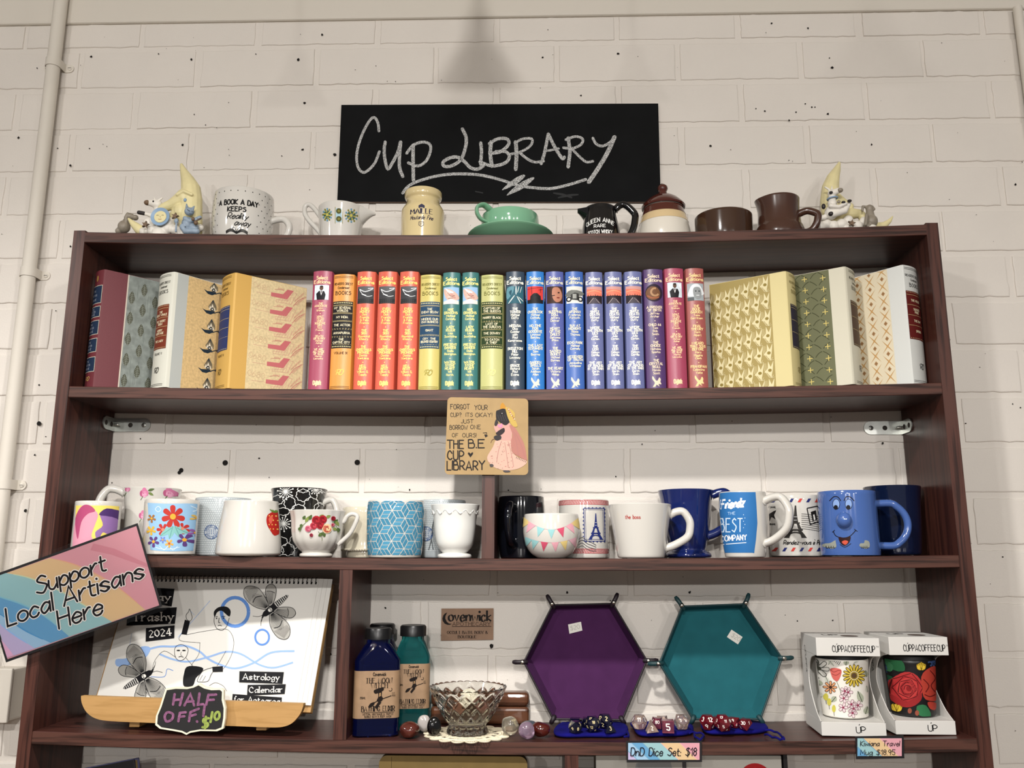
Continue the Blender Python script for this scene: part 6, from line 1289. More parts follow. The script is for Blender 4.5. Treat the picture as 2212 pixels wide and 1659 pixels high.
pebble('bowl_stone', 'brown polished stone lying inside the glass bowl on the left', 985, 1515, 17, 11, .052, '6E4A38', zbase=gc.z + .0018 + Hb * .44, seed=9, ry=14, grp='stones in the glass bowl'); pebble('bowl_stone', 'brown polished stone lying inside the glass bowl on the right', 1040, 1515, 17, 11, .052, '5E3F34', zbase=gc.z + .0018 + Hb * .44, seed=11, ry=14, grp='stones in the glass bowl')
tw = mat('pale_twine', 'D2CBB8', rough=.9); bo = thing('twine_ball', 'ball of pale twine resting in the glass bowl', 'ball', (gc.x + .001, gc.y + .020, gc.z + .0018 + Hb * .48)); m = MB(); g = random.Random(4); rB = .0145; m.ball((0, 0, rB), rB * .93, tw, 20)
for k in range(26):
    ax = Vector((g.gauss(0, 1), g.gauss(0, 1), g.gauss(0, 1))).normalized(); e1 = ax.orthogonal().normalized(); e2 = ax.cross(e1); o_ = g.uniform(-.3, .3); q = math.sqrt(1 - o_ * o_)
    m.tube([Vector((0, 0, rB)) + (e1 * math.cos(t) * q + e2 * math.sin(t) * q + ax * o_) * rB for t in [2 * PI * i / 20 for i in range(20)]], .0008, tw, seg=5, closed=True)
m.build('twine', bo)
bw_ = wood('walnut_box', '3A2218', '5E3A26', 'X', freq=.5, rough=.3, coat=.3); bx = thing('wooden_box', 'brown polished wooden box behind the glass bowl', 'box', (at(1035, 1540, .12).x, .141, rest(4, at(1035, 1540, .12).x, .09))); xl, xr = at(930, 1530, .13).x - bx.location.x, at(1143, 1530, .13).x - bx.location.x; hb = at(1120, 1496, .128).z - bx.location.z
m = MB(); m.box(xl, xr, -.013, .0165, .0, hb * .55, bw_, .006, seg=3); m.build('box_base', bx); m = MB(); m.box(xl, xr, -.013, .0165, hb * .56, hb, bw_, .007, seg=3); m.build('lid', bx)
# hexagonal dice trays -------------------------------------------------------
def on_shelf(px, py, i=4, z=None):
    z = ZS[i] - .009 if z is None else z; d = ray(px, py); return CAM + d * ((z - CAM.z) / d.z)
def tray(lab, V, suede, leather, stk, mark, dY=0):
    cxp = sum(p[0] for p in V) / 6; cyp = sum(p[1] for p in V) / 6; YY = lambda py: .116 + dY + .012 * (1552 - py) / 245
    base = at(cxp, 1556, .125); t = thing('dice_tray', lab, 'tray', (base.x, .125, rest(4, base.x, .09)), group='hexagonal dice trays'); o = Vector(t.location)
    R_ = [at(px, py, YY(py)) - o for px, py in V]; C = sum(R_, Vector()) / 6; back = Vector((0, .026, .002))
    F_ = [C + (p - C) * .905 + back for p in R_]; ms = mat('suede_' + suede, suede, rough=.95, spec=.2, var=.08, scale=40); ml = mat('leather_' + leather, leather, rough=.5, bump=.3, bscale=500)
    m = MB(); m.add(F_, [tuple(range(6))], ms); m.add([p + Vector((0, .003, 0)) for p in F_], [tuple(range(6))], ml)
    fl = seen_map(F_[0] + o, F_[1] + o, F_[3] + o, Matrix.Translation(-o)); a = Art(m, fl)
    m.build('tray_floor', t)
    for i in range(6):
        k = (i + 1) % 6; m = MB(); out = ((R_[i] + R_[k]) / 2 - C).normalized() * .0028
        inn = [F_[i], F_[k], R_[k], R_[i]]; ou = [p + out + Vector((0, .003 if j < 2 else 0, 0)) for j, p in enumerate(inn)]
        m.add(inn, [(0, 1, 2, 3)], ms); m.add(ou, [(3, 2, 1, 0)], ml); m.add(inn + ou, [(2, 3, 7, 6), (0, 3, 7, 4), (1, 2, 6, 5)], ml)
        e = (R_[k] - R_[i]); m.tube([R_[i] + out * .5 + e * q for q in (0, .5, 1)], .0016, ml, seg=8); m.build('side_wall', t)
    for i in range(6):
        d = (R_[i] - C).normalized(); low = R_[i].z < C.z - .03; L = .020 if not low else min(.011, max(.003, (R_[i].z - .0042) / max(.2, -d.z))); m = MB(); s_ = d.cross(Vector((0, 1, 0))).normalized()
        pts = [R_[i] + d * (-.004 + (L + .004) * q) + Vector((0, -.004 * math.sin(PI * q) + .002, 0)) for q in [j / 6 for j in range(7)]]
        m.tube(pts, [.0030, .0042, .0040, .0036, .0036, .0038, .0026], ml, seg=12, flat=.8, up=(0, 1, 0)); tb = m.build('corner_tab', t)
        if not low:
            m = MB(); c = pts[2] + Vector((0, -.0042, 0)); m.ball(c, (.0034, .0018, .0034), mat('snap_metal', 'A9A59C', rough=.25, metal=1), 14); m.build('snap_stud', tb)
    m = MB(); a = Art(m, fl, base=.0005); a.poly(stk, 'E4E2DA', 0); a.text(mark, sum(p[0] for p in stk) / len(stk), sum(p[1] for p in stk) / len(stk) + 4, 9, 'B8B6AE', 1, w=.8, rot=math.atan2(stk[1][1] - stk[0][1], stk[1][0] - stk[0][0])); m.build('price_sticker', t)
tray('purple suede hexagonal dice tray leaning on the wall', [(1195, 1309), (1323, 1306), (1395, 1427), (1343, 1553), (1196, 1551), (1134, 1430)], '45224A', '1A1018', [(1227, 1349), (1255, 1343), (1258, 1362), (1230, 1369)], '$20')
tray('teal suede hexagonal dice tray leaning on the wall', [(1475, 1312), (1608, 1307), (1687, 1422), (1641, 1551), (1498, 1551), (1427, 1433)], '205C64', '123438', [(1580, 1360), (1604, 1376), (1594, 1392), (1570, 1376)], '$20', -.011)
# velvet pouches and dice ----------------------------------------------------
vel = mat('blue_velvet', '100E60', rough=.95, spec=.15, var=.25, scale=60)
def pouch(lab, Q, hgt, strings):
    P = [on_shelf(*q) for q in Q]; c = sum(P, Vector()) / len(P); z0 = rest(4, c.x, .06); t = thing('velvet_pouch', lab, 'pouch', (c.x, c.y, z0), group='blue velvet pouches under the dice')
    pol = spline([(p.x - c.x, p.y - c.y) for p in P], 8, True); m = MB(); secs = []; g = random.Random(len(lab))
    for q in range(9):
        a_ = PI * q / 8 - PI / 2; s_ = .90 + .10 * math.cos(a_); secs.append((hgt * (.5 + .5 * math.sin(a_)), [(p.x * s_, p.y * s_) for p in pol]))
    loft(m, secs, vel); 
    m.v = [(v[0], v[1], v[2] + (.0006 * math.sin(v[0] * 310) * math.sin(v[1] * 260) if v[2] > hgt * .6 else 0)) for v in m.v]; m.build('bag', t)
    for s_ in strings:
        m = MB(); pp = [on_shelf(*q, z=z0 + .003) - Vector((c.x, c.y, z0)) for q in s_]; sp_ = spline([(p.x, p.y) for p in pp], 6); m.tube([(v.x, v.y, .0022 + .002 * abs(math.sin(i * .5))) for i, v in enumerate(sp_)], .0016, vel, seg=7); m.build('drawstring', t)
    return z0 + hgt
zp = pouch('blue velvet pouch under the navy dice, leftmost of three', [(1200, 1592), (1275, 1594), (1350, 1592), (1347, 1568), (1278, 1567), (1212, 1568)], .0065, [[(1335, 1580), (1350, 1576), (1358, 1590), (1348, 1593)]])
pouch('blue velvet pouch under the clear pink dice, middle of three', [(1382, 1593), (1430, 1594), (1480, 1592), (1498, 1584), (1488, 1569), (1430, 1568), (1366, 1568), (1368, 1578)], .0065, [[(1488, 1584), (1504, 1583), (1520, 1588), (1514, 1597), (1502, 1593), (1500, 1584)]])
pouch('blue velvet pouch under the red dice, rightmost of three', [(1528, 1591), (1580, 1592), (1640, 1590), (1660, 1582), (1640, 1569), (1580, 1568), (1524, 1569), (1514, 1576)], .0065, [[(1650, 1578), (1672, 1580), (1688, 1590), (1694, 1597)], [(1652, 1586), (1668, 1592), (1684, 1597), (1692, 1598)]])
G_ = (1 + 5 ** .5) / 2
def dverts(k):
    if k == 4: return [(1, 1, 1), (1, -1, -1), (-1, 1, -1), (-1, -1, 1)]
    if k == 6: return [(x, y, z) for x in (-1, 1) for y in (-1, 1) for z in (-1, 1)]
    if k == 8: return [(1, 0, 0), (-1, 0, 0), (0, 1, 0), (0, -1, 0), (0, 0, 1), (0, 0, -1)]
    if k == 10: return [(0, 0, 1.15), (0, 0, -1.15)] + [(math.cos(i * PI / 5), math.sin(i * PI / 5), .115 * (1 if i % 2 else -1)) for i in range(10)]
    if k == 12: return [(x, y, z) for x in (-1, 1) for y in (-1, 1) for z in (-1, 1)] + [q for a_ in (-1, 1) for b_ in (-1, 1) for q in ((0, a_ / G_, b_ * G_), (a_ / G_, b_ * G_, 0), (a_ * G_, 0, b_ / G_))]
    return [q for a_ in (-1, 1) for b_ in (-1, 1) for q in ((0, a_, b_ * G_), (a_, b_ * G_, 0), (a_ * G_, 0, b_))]
def die(k, px, py, Y, r, m_, num, nc, lab, seed, grp, z0=None):
    p = at(px, py, Y); g = random.Random(seed); bm = bmesh.new(); vs = [Vector(v) for v in dverts(k)]; mxr = max(v.length for v in vs)
    for v in vs: bm.verts.new(v * (r / mxr))
    bmesh.ops.convex_hull(bm, input=bm.verts); bmesh.ops.dissolve_limit(bm, angle_limit=.05, verts=bm.verts, edges=bm.edges)
    # rest on a face, then turn about the vertical
    bm.faces.ensure_lookup_table(); bm.normal_update(); f0 = bm.faces[seed % len(bm.faces)]; rot = f0.normal.rotation_difference(Vector((0, 0, -1))); Rz = Matrix.Rotation(g.uniform(0, 6.28) if k != 6 else -.15 + .3 * g.random(), 3, 'Z') @ rot.to_matrix()
    for v in bm.verts: v.co = Rz @ v.co
    mn = min(v.co.z for v in bm.verts)
    for v in bm.verts: v.co.z -= mn
    bm.normal_update()
    zb = z0 if z0 is not None else zs(4, p.x) + .0090; t = thing('die', lab, 'die', (p.x, Y, zb), group=grp); pos = Vector((p.x, Y, zb)); m = MB(); tex = []
    amax = max(f.calc_area() for f in bm.faces)
    for f in bm.faces:
        if f.calc_area() < amax * .5: continue
        c = f.calc_center_median(); n = f.normal.copy(); vw = (CAM - pos - c).normalized()
        if n.dot(vw) > .25: tex.append((c, n, f.calc_area()))
    m.bm(bm, m_)
    for i, (c, n, ar) in enumerate(sorted(tex, key=lambda q: -q[1].dot((CAM - pos).normalized()))):
        h = ar ** .5 * (.5 if k in (6, 12) else .40); up = (Vector((0, 0, 1)) - n * n.z); up = up.normalized() if up.length > .2 else Vector((0, 1, 0)); rt_ = up.cross(n)
        a = Art(m, plane_map(c, rt_, up, n), base=.0002); a.text(num if i == 0 else str(g.randint(1, max(9, k))), 0, h * .5, h, nc, 0, w=1.3)
    m.build('die_body', t)
d1 = mat('dice_navy', '0B0D22', rough=.1, coat=.5); d2 = mat('dice_clear_pink', 'EBD3C6', rough=.03, trans=.85, ior=1.5); d3 = mat('dice_red', '7E1C2A', rough=.05, trans=.55, ior=1.5); d2b = mat('dice_pink', 'A8586E', rough=.04, trans=.75, ior=1.5)
G1, G2, G3 = 'navy dice with gold numbers', 'clear pink dice with white numbers', 'red dice with white numbers'
for q in [(10, 1243, 1576, .030, .0125, '8', 'navy ten-sided die at the front left of its pouch', 3), (6, 1242, 1560, .062, .0125, '2', 'navy cube die behind the front left navy die', 1), (20, 1281, 1571, .036, .0135, '18', 'round twenty-sided navy die in the middle of its pouch', 5), (8, 1267, 1562, .072, .0115, '7', 'navy eight-sided die half hidden behind the twenty-sided one', 2), (12, 1307, 1557, .064, .0125, '2', 'navy twelve-sided die at the back right of its pouch', 4), (4, 1315, 1578, .030, .0125, '3', 'navy pyramid die at the front right of its pouch', 1)]: die(q[0], q[1], q[2], q[3], q[4], d1, q[5], 'DCCB98', q[6], q[7], G1)
for q in [(12, 1381, 1560, .056, .0125, '11', 'clear pink twelve-sided die at the left of its pouch', 2, d2), (4, 1405, 1576, .030, .0135, '2', 'clear pyramid die at the front of the middle pouch', 2, d2), (10, 1419, 1562, .058, .0125, '80', 'pink ten-sided die behind the clear pyramid die', 4, d2b), (6, 1443, 1576, .028, .0150, '5', 'pink cube die showing five at the front of the middle pouch', 1, d2b), (8, 1432, 1556, .084, .0115, '4', 'clear eight-sided die at the back of the middle pouch', 3, d2), (20, 1472, 1560, .052, .0130, '5', 'clear pink twenty-sided die at the right of its pouch', 6, d2)]: die(q[0], q[1], q[2], q[3], q[4], q[8], q[5], 'F0EDE6', q[6], q[7], G2)
for q in [(12, 1529, 1562, .050, .0130, '12', 'red twelve-sided die at the left of its pouch', 3), (20, 1563, 1568, .036, .0145, '11', 'round twenty-sided red die in the middle front', 7), (8, 1548, 1557, .074, .0120, '3', 'red eight-sided die behind and left of the twenty-sided red die', 1), (10, 1584, 1560, .062, .0120, '9', 'red ten-sided die behind and right of the twenty-sided red die', 5), (10, 1609, 1565, .044, .0130, '30', 'red ten-sided die showing thirty at the right of its pouch', 2)]: die(q[0], q[1], q[2], q[3], q[4], d3, q[5], 'F0EDE6', q[6], q[7], G3)
# boxed travel mugs -----------------------------------------------------------
card = mat('white_card', 'CCCAC5', rough=.55)
def mugbox(lab, pl, pr, pb, ptop, Yf, rz):
    A0, B0 = at(pl, pb, Yf), at(pr, pb, Yf); x = (A0.x + B0.x) / 2; w = B0.x - A0.x; z0 = rest(4, x, .05); H = at((pl + pr) / 2, ptop, Yf).z - z0; dp = .100
    t = thing('gift_box', lab, 'box', (x, Yf, z0), rz, 'white open-front cup boxes'); h1, h0 = .0265, .0195
    m = MB(); m.box(-w / 2, w / 2, 0, dp, 0, h0, card, .0006); a = Art(m, plane_map((0, 0, h0 * .5), (1, 0, 0), (0, 0, 1), (0, -1, 0))); a.text('UP', .010, .0045, .0085, '1C1C1C', 0, w=.9, sp=1.0); a.stroke([(.0075, -.006), (.009, -.0075)], .001, '1C1C1C'); m.build('box_bottom', t)
    m = MB(); m.box(-w / 2, w / 2, 0, dp, H - h1, H, card, .0006); a = Art(m, plane_map((0, 0, H - h1 * .62), (1, 0, 0), (0, 0, 1), (0, -1, 0))); a.text('CUPPACOFFEECUP', .008, .004, .0092, '1C1C1C', 0, w=.75, fit=.062); a.text('TM', .0425, -.003, .002, '1C1C1C', 0); a.stroke([(-.0165, -.0065), (-.0155, -.008)], .0008, '1C1C1C')
    a = Art(m, plane_map((0, dp * .45, H), (1, 0, 0), (0, 1, 0), (0, 0, 1))); a.disc(.012, .012, .013, '4A3A32', n=24); a.text('UP', -.012, .0, .014, '1C1C1C', w=1.2); m.build('box_top', t)
    m = MB(); m.box(-w / 2, w / 2, dp - .0012, dp, h0, H - h1, card); m.build('back_panel', t)
    yz = [(0, h0)] + [(v.x, v.y) for v in spline([(.004, h0), (.030, h0 + .014), (.058, h0 + .042), (.060, H - h1 - .03), (.042, H - h1 - .008), (.010, H - h1)], 5)] + [(0, H - h1), (dp, H - h1), (dp, h0)]
    for sx in (-1, 1):
        m = MB(); n = len(yz); tr = tessellate_polygon([[Vector((p[0], p[1], 0)) for p in yz]]); xo = sx * (w / 2 - .0012)
        m.add([(xo, y, z) for y, z in yz] + [(sx * w / 2, y, z) for y, z in yz], [tuple(q) for q in tr] + [tuple(i + n for i in q[::-1]) for q in tr] + [(i, (i + 1) % n, (i + 1) % n + n, i + n) for i in range(n)], card)
        if sx < 0: a = Art(m, plane_map((-w / 2, dp * .75, H * .70), (0, -1, 0), (0, 0, 1), (-1, 0, 0))); a.text('CUPPA', 0, 0, .007, '3A3A3A', rot=PI / 2, w=.9); a.ring(0, -.020, .004, .0008, '3A3A3A')
        m.build('side_panel', t)
    return Yf + .052
def tmug(lab, pl, pr, pt, Y, m_, rz):
    c = Cup('travel_mug', lab, 'mug', pl, pr, pt, Y, 4, [(.82, 0), (.85, .02), (.93, .5), (1, 1)], m_, pm=pt + 6, zoff=.0209); return c
Yc = mugbox('white open-front card box holding the pale flowered travel mug', 1777, 1914, 1588, 1378, .022, -.07)
c = tmug('pale travel mug printed with garden flowers inside the left white box', 1763, 1873, 1427, Yc, mat('bamboo_white', 'E2DFD6', rough=.4), 0); a = c.seen(); K = '2A2A28'
def C2(x, y): return (1690 + x / 4.238, 1330 + y / 4.238)
for x, y, x1, y1, w in ((580, 455, 590, 385, 7), (420, 450, 470, 370, 4), (470, 460, 400, 375, 4), (700, 400, 650, 440, 4), (730, 790, 690, 690, 8), (370, 650, 345, 590, 6), (420, 610, 400, 560, 5), (770, 560, 760, 500, 6), (760, 900, 780, 830, 7), (330, 400, 300, 370, 4), (490, 740, 450, 790, 7), (780, 700, 770, 640, 5), (380, 760, 360, 700, 5)): leafp(a, *C2(x, y), *C2(x1, y1), w * .9, 'A9B09A' if w > 5 else 'C9CBBE', 0, K)
for k in range(9): a.stroke([C2(400 + k * 14, 380 + k * 9), C2(420 + k * 14, 370 + k * 6)], 1.2, K, 1)
x, y = C2(655, 548); flower(a, x, y, 23, 'D9BE4A', '6A5238', 1, n=16, pw=.16, line='6A5A20'); a.ring(x, y, 9, 1.2, 'D9CDB8', 4); a.disc(x, y, 5.5, '54402C', 4)
x, y = C2(440, 655); flower(a, x, y, 13, 'D99A6C', '3A2A22', 1, n=8, pw=.3, line=K)
x, y = C2(345, 490); flower(a, x, y, 19, 'D6D4CC', '4A4A40', 1, n=7, pw=.35, line='55554E')
a.poly([C2(435, 490), C2(460, 478), C2(500, 480), C2(540, 500), C2(528, 560), C2(500, 600), C2(465, 580), C2(445, 540)], 'C9645C', 2, 3); a.stroke([C2(440, 495), C2(470, 515), C2(510, 500), C2(535, 505)], 1, '7A2E2E', 3, smooth=4); a.stroke([C2(450, 530), C2(490, 545), C2(530, 520)], 1, '7A2E2E', 3, smooth=4); a.stroke([C2(495, 600), C2(520, 660), C2(540, 720)], 1, '55663F', 1)
for i, (x, y) in enumerate(((570, 690), (560, 755), (630, 810), (690, 820), (555, 840), (640, 890), (600, 700), (650, 850))): x, y = C2(x, y); flower(a, x, y, 10, 'DCC9CC', '8A3A52', 1 + i % 3, n=5, pw=.5, line='6A3A4A')
for x, y in ((405, 745), (470, 850), (430, 790)): x, y = C2(x, y); a.disc(x, y, 4, 'C7BE52', 2, ry=8); a.stroke([(x, y + 8), (x + 1, y + 16)], .8, K, 2)
m = MB(); m.lathe([(0, c.H + .001), (c.R * .98, c.H + .001), (c.R * .98, c.H + .006), (0, c.H + .006)], mat('silicone_black', '121212', rough=.5), 40); m.build('lid', c.t); c.done()
Yc = mugbox('white open-front card box holding the black rose travel mug, at the right end', 1936, 2066, 1584, 1376, .024, 0)
c = tmug('black travel mug printed with red roses inside the right white box', 1911, 2016, 1427, Yc, mat('bamboo_black', '121113', rough=.35), 0); a = c.seen()
leafp(a, *C2(1120, 500), *C2(965, 385), 13, '2F6B45', 0); leafp(a, *C2(1010, 520), *C2(960, 400), 8, '3F7C54', 1); leafp(a, *C2(1230, 830), *C2(1360, 920), 13, '2F6B45', 0); leafp(a, *C2(1020, 560), *C2(950, 640), 9, '24543A', 0)
def rose(x, y, r, c1, c2, L=1):
    a.disc(x, y, r, c1, L, n=22, ry=r * 1.05)
    for i in range(5):
        rr = r * (.98 - .19 * i)
        for k in range(5 if i < 4 else 3): t = k * 2 * PI / 5 + i * .7; a.stroke([(x + rr * math.cos(t), y + rr * math.sin(t)), (x + rr * .86 * math.cos(t + .6), y + rr * .86 * math.sin(t + .6)), (x + rr * math.cos(t + 1.2), y + rr * math.sin(t + 1.2))], 1.5, c2, L + 1 + i, smooth=4)
        a.disc(x + r * .03 * i, y, rr * .84, ('9E2A2C', 'B23A38', '94282A', 'A83634', '7E1E20')[i], L + 1 + i, n=18)
rose(*C2(1140, 665), 34, 'A83232', '4A1214'); a.poly([C2(1010, 720), C2(1060, 820), C2(1180, 835), C2(1270, 770), C2(1260, 700), C2(1140, 790)], '8E2628', 2, 3)
a.poly([C2(1270, 560), C2(1340, 480), C2(1410, 470), C2(1420, 600), C2(1418, 760), C2(1360, 780), C2(1290, 740)], 'A83C30', 1, 3); 
for L in ([(1290, 580), (1340, 640), (1310, 700)], [(1350, 500), (1400, 570), (1360, 640), (1400, 700)], [(1300, 720), (1350, 740), (1400, 720)]): a.stroke([C2(*q) for q in L], 2, '5A1616', 2, smooth=4)
a.poly([C2(1330, 790), C2(1410, 800), C2(1400, 860), C2(1350, 850)], 'A83C30', 1, 3)
for x, y, s_ in ((1270, 455, 1), (1060, 840, .85)):
    for k in (0, 4, 1, 3, 2): X, Y_ = C2(x + (k - 2) * 20 * s_, y - 34 + abs(k - 2) * 10); X0, Y0 = C2(x, y + 42); leafp(a, X0, Y0, X, Y_, 5.4 * s_, 'D6B83E' if k % 2 else 'C9A632', 2 + k % 2, '6A5414')
for x, y in ((950, 450), (965, 500), (1360, 410), (1395, 400), (950, 620), (1380, 440)): flower(a, *C2(x, y), 8, '3A4E78', '22304E', 1)
for x, y in ((1165, 870), (1232, 890)): a.disc(*C2(x, y), 4.5, '8A4A3A', 1, ry=6)
m = MB(); m.lathe([(0, c.H + .001), (c.R * .98, c.H + .001), (c.R * .98, c.H + .006), (0, c.H + .006)], mat('silicone_black', '121212', rough=.5), 40); m.build('lid', c.t); c.done()
# signs -----------------------------------------------------------------------
def flat(t, Q, Y, mt, th=.0008, name='card', mid=None):
    o = Vector(t.location); q = [at(px, py, Y) - o for px, py in Q]; n = len(q); m = MB(); tr = tessellate_polygon([q])
    m.add(q + [p + Vector((0, th, 0)) for p in q], [tuple(f) for f in tr] + [tuple(i + n for i in f[::-1]) for f in tr] + [(i, (i + 1) % n, (i + 1) % n + n, i + n) for i in range(n)], mt)
    A0 = at(*Q[0], Y); return m, Art(m, seen_map(A0, A0 + Vector((.1, 0, 0)), A0 + Vector((0, 0, .1)), Matrix.Translation(-o)), base=.0002)
lam = bpy.data.materials.new('laminate_film'); lam.use_nodes = True; nt = lam.node_tree; nt.nodes.remove(nt.nodes['Principled BSDF']); mx = nt.nodes.new('ShaderNodeMixShader'); tb_ = nt.nodes.new('ShaderNodeBsdfTransparent'); gl = nt.nodes.new('ShaderNodeBsdfGlossy'); gl.inputs['Roughness'].default_value = .12; fr = nt.nodes.new('ShaderNodeFresnel'); fr.inputs[0].default_value = 1.3
nt.links.new(fr.outputs[0], mx.inputs[0]); nt.links.new(tb_.outputs[0], mx.inputs[1]); nt.links.new(gl.outputs[0], mx.inputs[2]); nt.links.new(mx.outputs[0], nt.nodes['Material Output'].inputs[0])
blackp = mat('black_border', '151316', rough=.4)
PNK, ORG, TEA, BLU_, LBL, LIL = 'CF96A0', 'D2B48A', '90B6BA', '6298BE', '96B8D2', 'B6AACB'
t = thing('sign', 'tilted pastel sign lettered Support Local Artisans Here on the left bookcase panel', 'sign', at(150, 1400, -.004))
m, a = flat(t, [(-40, 1251), (297, 1130), (350, 1310), (13, 1431)], -.006, blackp)
a.poly([(-34, 1255), (294.5, 1136.5), (344, 1307.5), (16.5, 1424)], PNK, 0)
Cn = C7([(50, 925), (-105, 415)])
a.poly(C7([(620, 165), (760, 200), (880, 255), (975, 300), (985, 325), (880, 290), (740, 240), (600, 210)]), 'C58490', 1)
for k, (cur, cc) in enumerate((([(330, 262), (480, 300), (640, 370), (800, 470), (965, 606)], ORG), ([(40, 362), (200, 395), (400, 480), (560, 575), (745, 686)], TEA), ([(-70, 490), (0, 520), (150, 570), (300, 650), (460, 782)], BLU_), ([(-40, 610), (60, 670), (180, 750), (340, 826)], LBL), ([(-20, 680), (80, 760), (235, 862)], LIL), ([(10, 800), (50, 860), (95, 908)], 'D7A6C4'))):
    L = [tuple(v) for v in spline(C7(cur), 5)]; a.poly(L + ([Cn[0]] + ([Cn[1]] if k < 2 else [])), cc, 2 + k)
    a.stroke(L[2:-2], 3.4, {ORG: 'D9A58A', TEA: 'C2CBA8', BLU_: '7FB4C4', LBL: '4F8FBE', LIL: '8FB2DC'}.get(cc, cc), 2 + k, taper=True)
for lc, ww, ly in (('EFE9E4', 1.55, 9), ('110D10', .84, 11)):
    a.text('Support', 156, 1258, 36, lc, ly, w=ww, rot=-.345, fit=158, slant=.22, cap=True, sp=1.2); a.text('Local Artisans', 165, 1300, 37, lc, ly, w=ww, rot=-.345, fit=312, slant=.22, cap=True, sp=1.2); a.text('Here', 176, 1341, 37, lc, ly, w=ww, rot=-.345, fit=100, slant=.22, cap=True, sp=1.2)
m.build('printed_card', t)
m, a = flat(t, [(-48, 1246), (300, 1121), (360, 1316), (10, 1442)], -.0092, lam, .0003); m.build('laminate_film', t)
def price(lab, Q, lines_, stripes):
    t = thing('price_tag', lab, 'tag', at((Q[2][0] + Q[3][0]) / 2, Q[2][1], -.002), group='pastel price tags on the shelf edge'); m, a = flat(t, Q, -.0022, blackp, .0012)
    (x0, y0), (x1, _), (_, y1) = Q[0], Q[1], Q[2]; x0 += 4.5; y0 += 4; x1 -= 4.5; y1 -= 5
    a.rect(x0, y0, x1, y1, LIL, 0)
    for k, (f0, cc) in enumerate(stripes):
        w_ = x1 - x0; h_ = y1 - y0; xa = x0 + f0 * w_; xb = xa + h_ * 1.05 if f0 < .85 else x1
        P = [(max(x0, xa), y0), (x1, y0), (x1, y1), (min(x1, xb), y1)]
        if xa < x0: P = [(x0, y0), (x1, y0), (x1, y1), (max(x0, min(x1, xb)), y1), (x0, min(y1, y0 + (x0 - xa) / 1.05))]
        a.poly(P, cc, 1 + k); a.stroke([(max(x0, xa), min(y1 - 1, y0 + max(0, (x0 - xa) / 1.05))), (max(x0 + 1, min(x1, xb)), y1)], 1.6, '6F9DB8' if k < 3 else 'D9A9A0', 1 + k)
    for tx, x, y, h, fit in lines_: a.text(tx, x, y, h, '17131A', 9, w=.8, fit=fit, slant=.08, cap=True)
    m.build('card', t)
price('long pastel price tag reading $18 on the shelf edge below the dice', [(1352.4, 1600.6), (1515.5, 1600.6), (1516.5, 1646), (1354, 1647)], [('DnD Dice Set: $18', 1433, 1632, 17, 136)], ((-.12, LBL), (.05, BLU_), (.2, TEA), (.46, ORG), (.72, PNK)))
price('pastel price tag reading $18.95 on the shelf edge below the white boxes', [(1847.6, 1590.7), (1952, 1589), (1953.6, 1638), (1850, 1640)], [('Kiwiana Travel', 1900, 1611, 11, 84), ('Mug $18.95', 1895, 1630, 11, 74)], ((-.5, BLU_), (-.2, TEA), (.12, ORG), (.5, PNK)))
# kraft coaster sign ------------------------------------------------------------
t = thing('coaster_sign', 'kraft card coaster with handwriting and a dressed bird, on the book shelf edge', 'sign', at(1052, 1026, -.003)); def_ = None
def C6(L): return [(940 + x / 8.732, 850 + y / 8.732) for x, y in L]
Q = []
for cx_, cy_, a0 in ((975.5, 867, PI), (1132, 870, -PI / 2), (1132, 1017, 0), (970, 1016, PI / 2)):
    Q += [(cx_ + 9 * math.cos(a0 + i * PI / 12), cy_ + 9 * math.sin(a0 + i * PI / 12)) for i in range(7)]
m, a = flat(t, Q, -.0045, mat('kraft_board', '9C8259', rough=.75, var=.06, scale=60), .0022); P_ = '1E1A19'
def hw(tx, x0, x1, y, h, w=.82): q = C6([((x0 + x1) / 2, y)])[0]; a.text(tx, q[0], q[1], h / 8.732, P_, 1, w=w, fit=(x1 - x0) / 8.732, jit=.05, cap=True)
hw('FORGOT', 290, 650, 295, 90); hw('YOUR', 740, 985, 305, 85); hw('CUP?', 290, 495, 440, 75); hw('ITS', 580, 705, 435, 70); hw('OKAY!', 760, 1070, 440, 75); hw('JUST', 490, 720, 560, 70); hw('BORROW', 275, 610, 680, 80); hw('ONE', 665, 855, 670, 75); hw('OF', 320, 430, 825, 70); hw('OURS!', 515, 775, 820, 72)
hw('THE', 230, 535, 1040, 155, .98); hw('B.E', 630, 925, 1025, 155, .98); hw('CUP', 235, 540, 1245, 165, .98); hw('LIBRARY', 225, 935, 1440, 165, .98)
a.poly(C6([(665, 1205), (615, 1135), (625, 1110), (650, 1115), (668, 1140), (690, 1112), (715, 1110), (715, 1140)]), P_, 1); a.stroke(C6([(900, 745), (970, 740), (975, 790), (935, 770)]), 1.3, P_, 1); a.poly(C6([(925, 780), (1000, 795), (950, 830)]), P_, 1)
a.poly(C6([(1240, 320), (1230, 230), (1270, 175), (1310, 215), (1335, 280)]), 'B07E2E', 1, 4)
a.poly(C6([(1150, 340), (1200, 310), (1290, 285), (1350, 330), (1380, 450), (1400, 540), (1330, 600), (1240, 560), (1180, 510), (1150, 470)]), '242223', 2, 5); a.poly(C6([(1150, 490), (1180, 520), (1190, 560), (1150, 620), (1120, 590), (1130, 530)]), '302C2D', 2, 3); a.disc(*C6([(1258, 382)])[0], 3.2, '171516', 4); a.disc(*C6([(1262, 376)])[0], .9, 'C9C5C0', 5); 
for k in range(12): a.stroke(C6([(1180 + k * 15, 400 + (k % 3) * 40), (1190 + k * 14, 440 + (k % 3) * 40)]), .7, '484445', 4)
a.poly(C6([(1330, 260), (1420, 290), (1500, 370), (1505, 480), (1555, 610), (1490, 630), (1420, 560), (1370, 450), (1340, 350)]), 'B2964E', 3, 4)
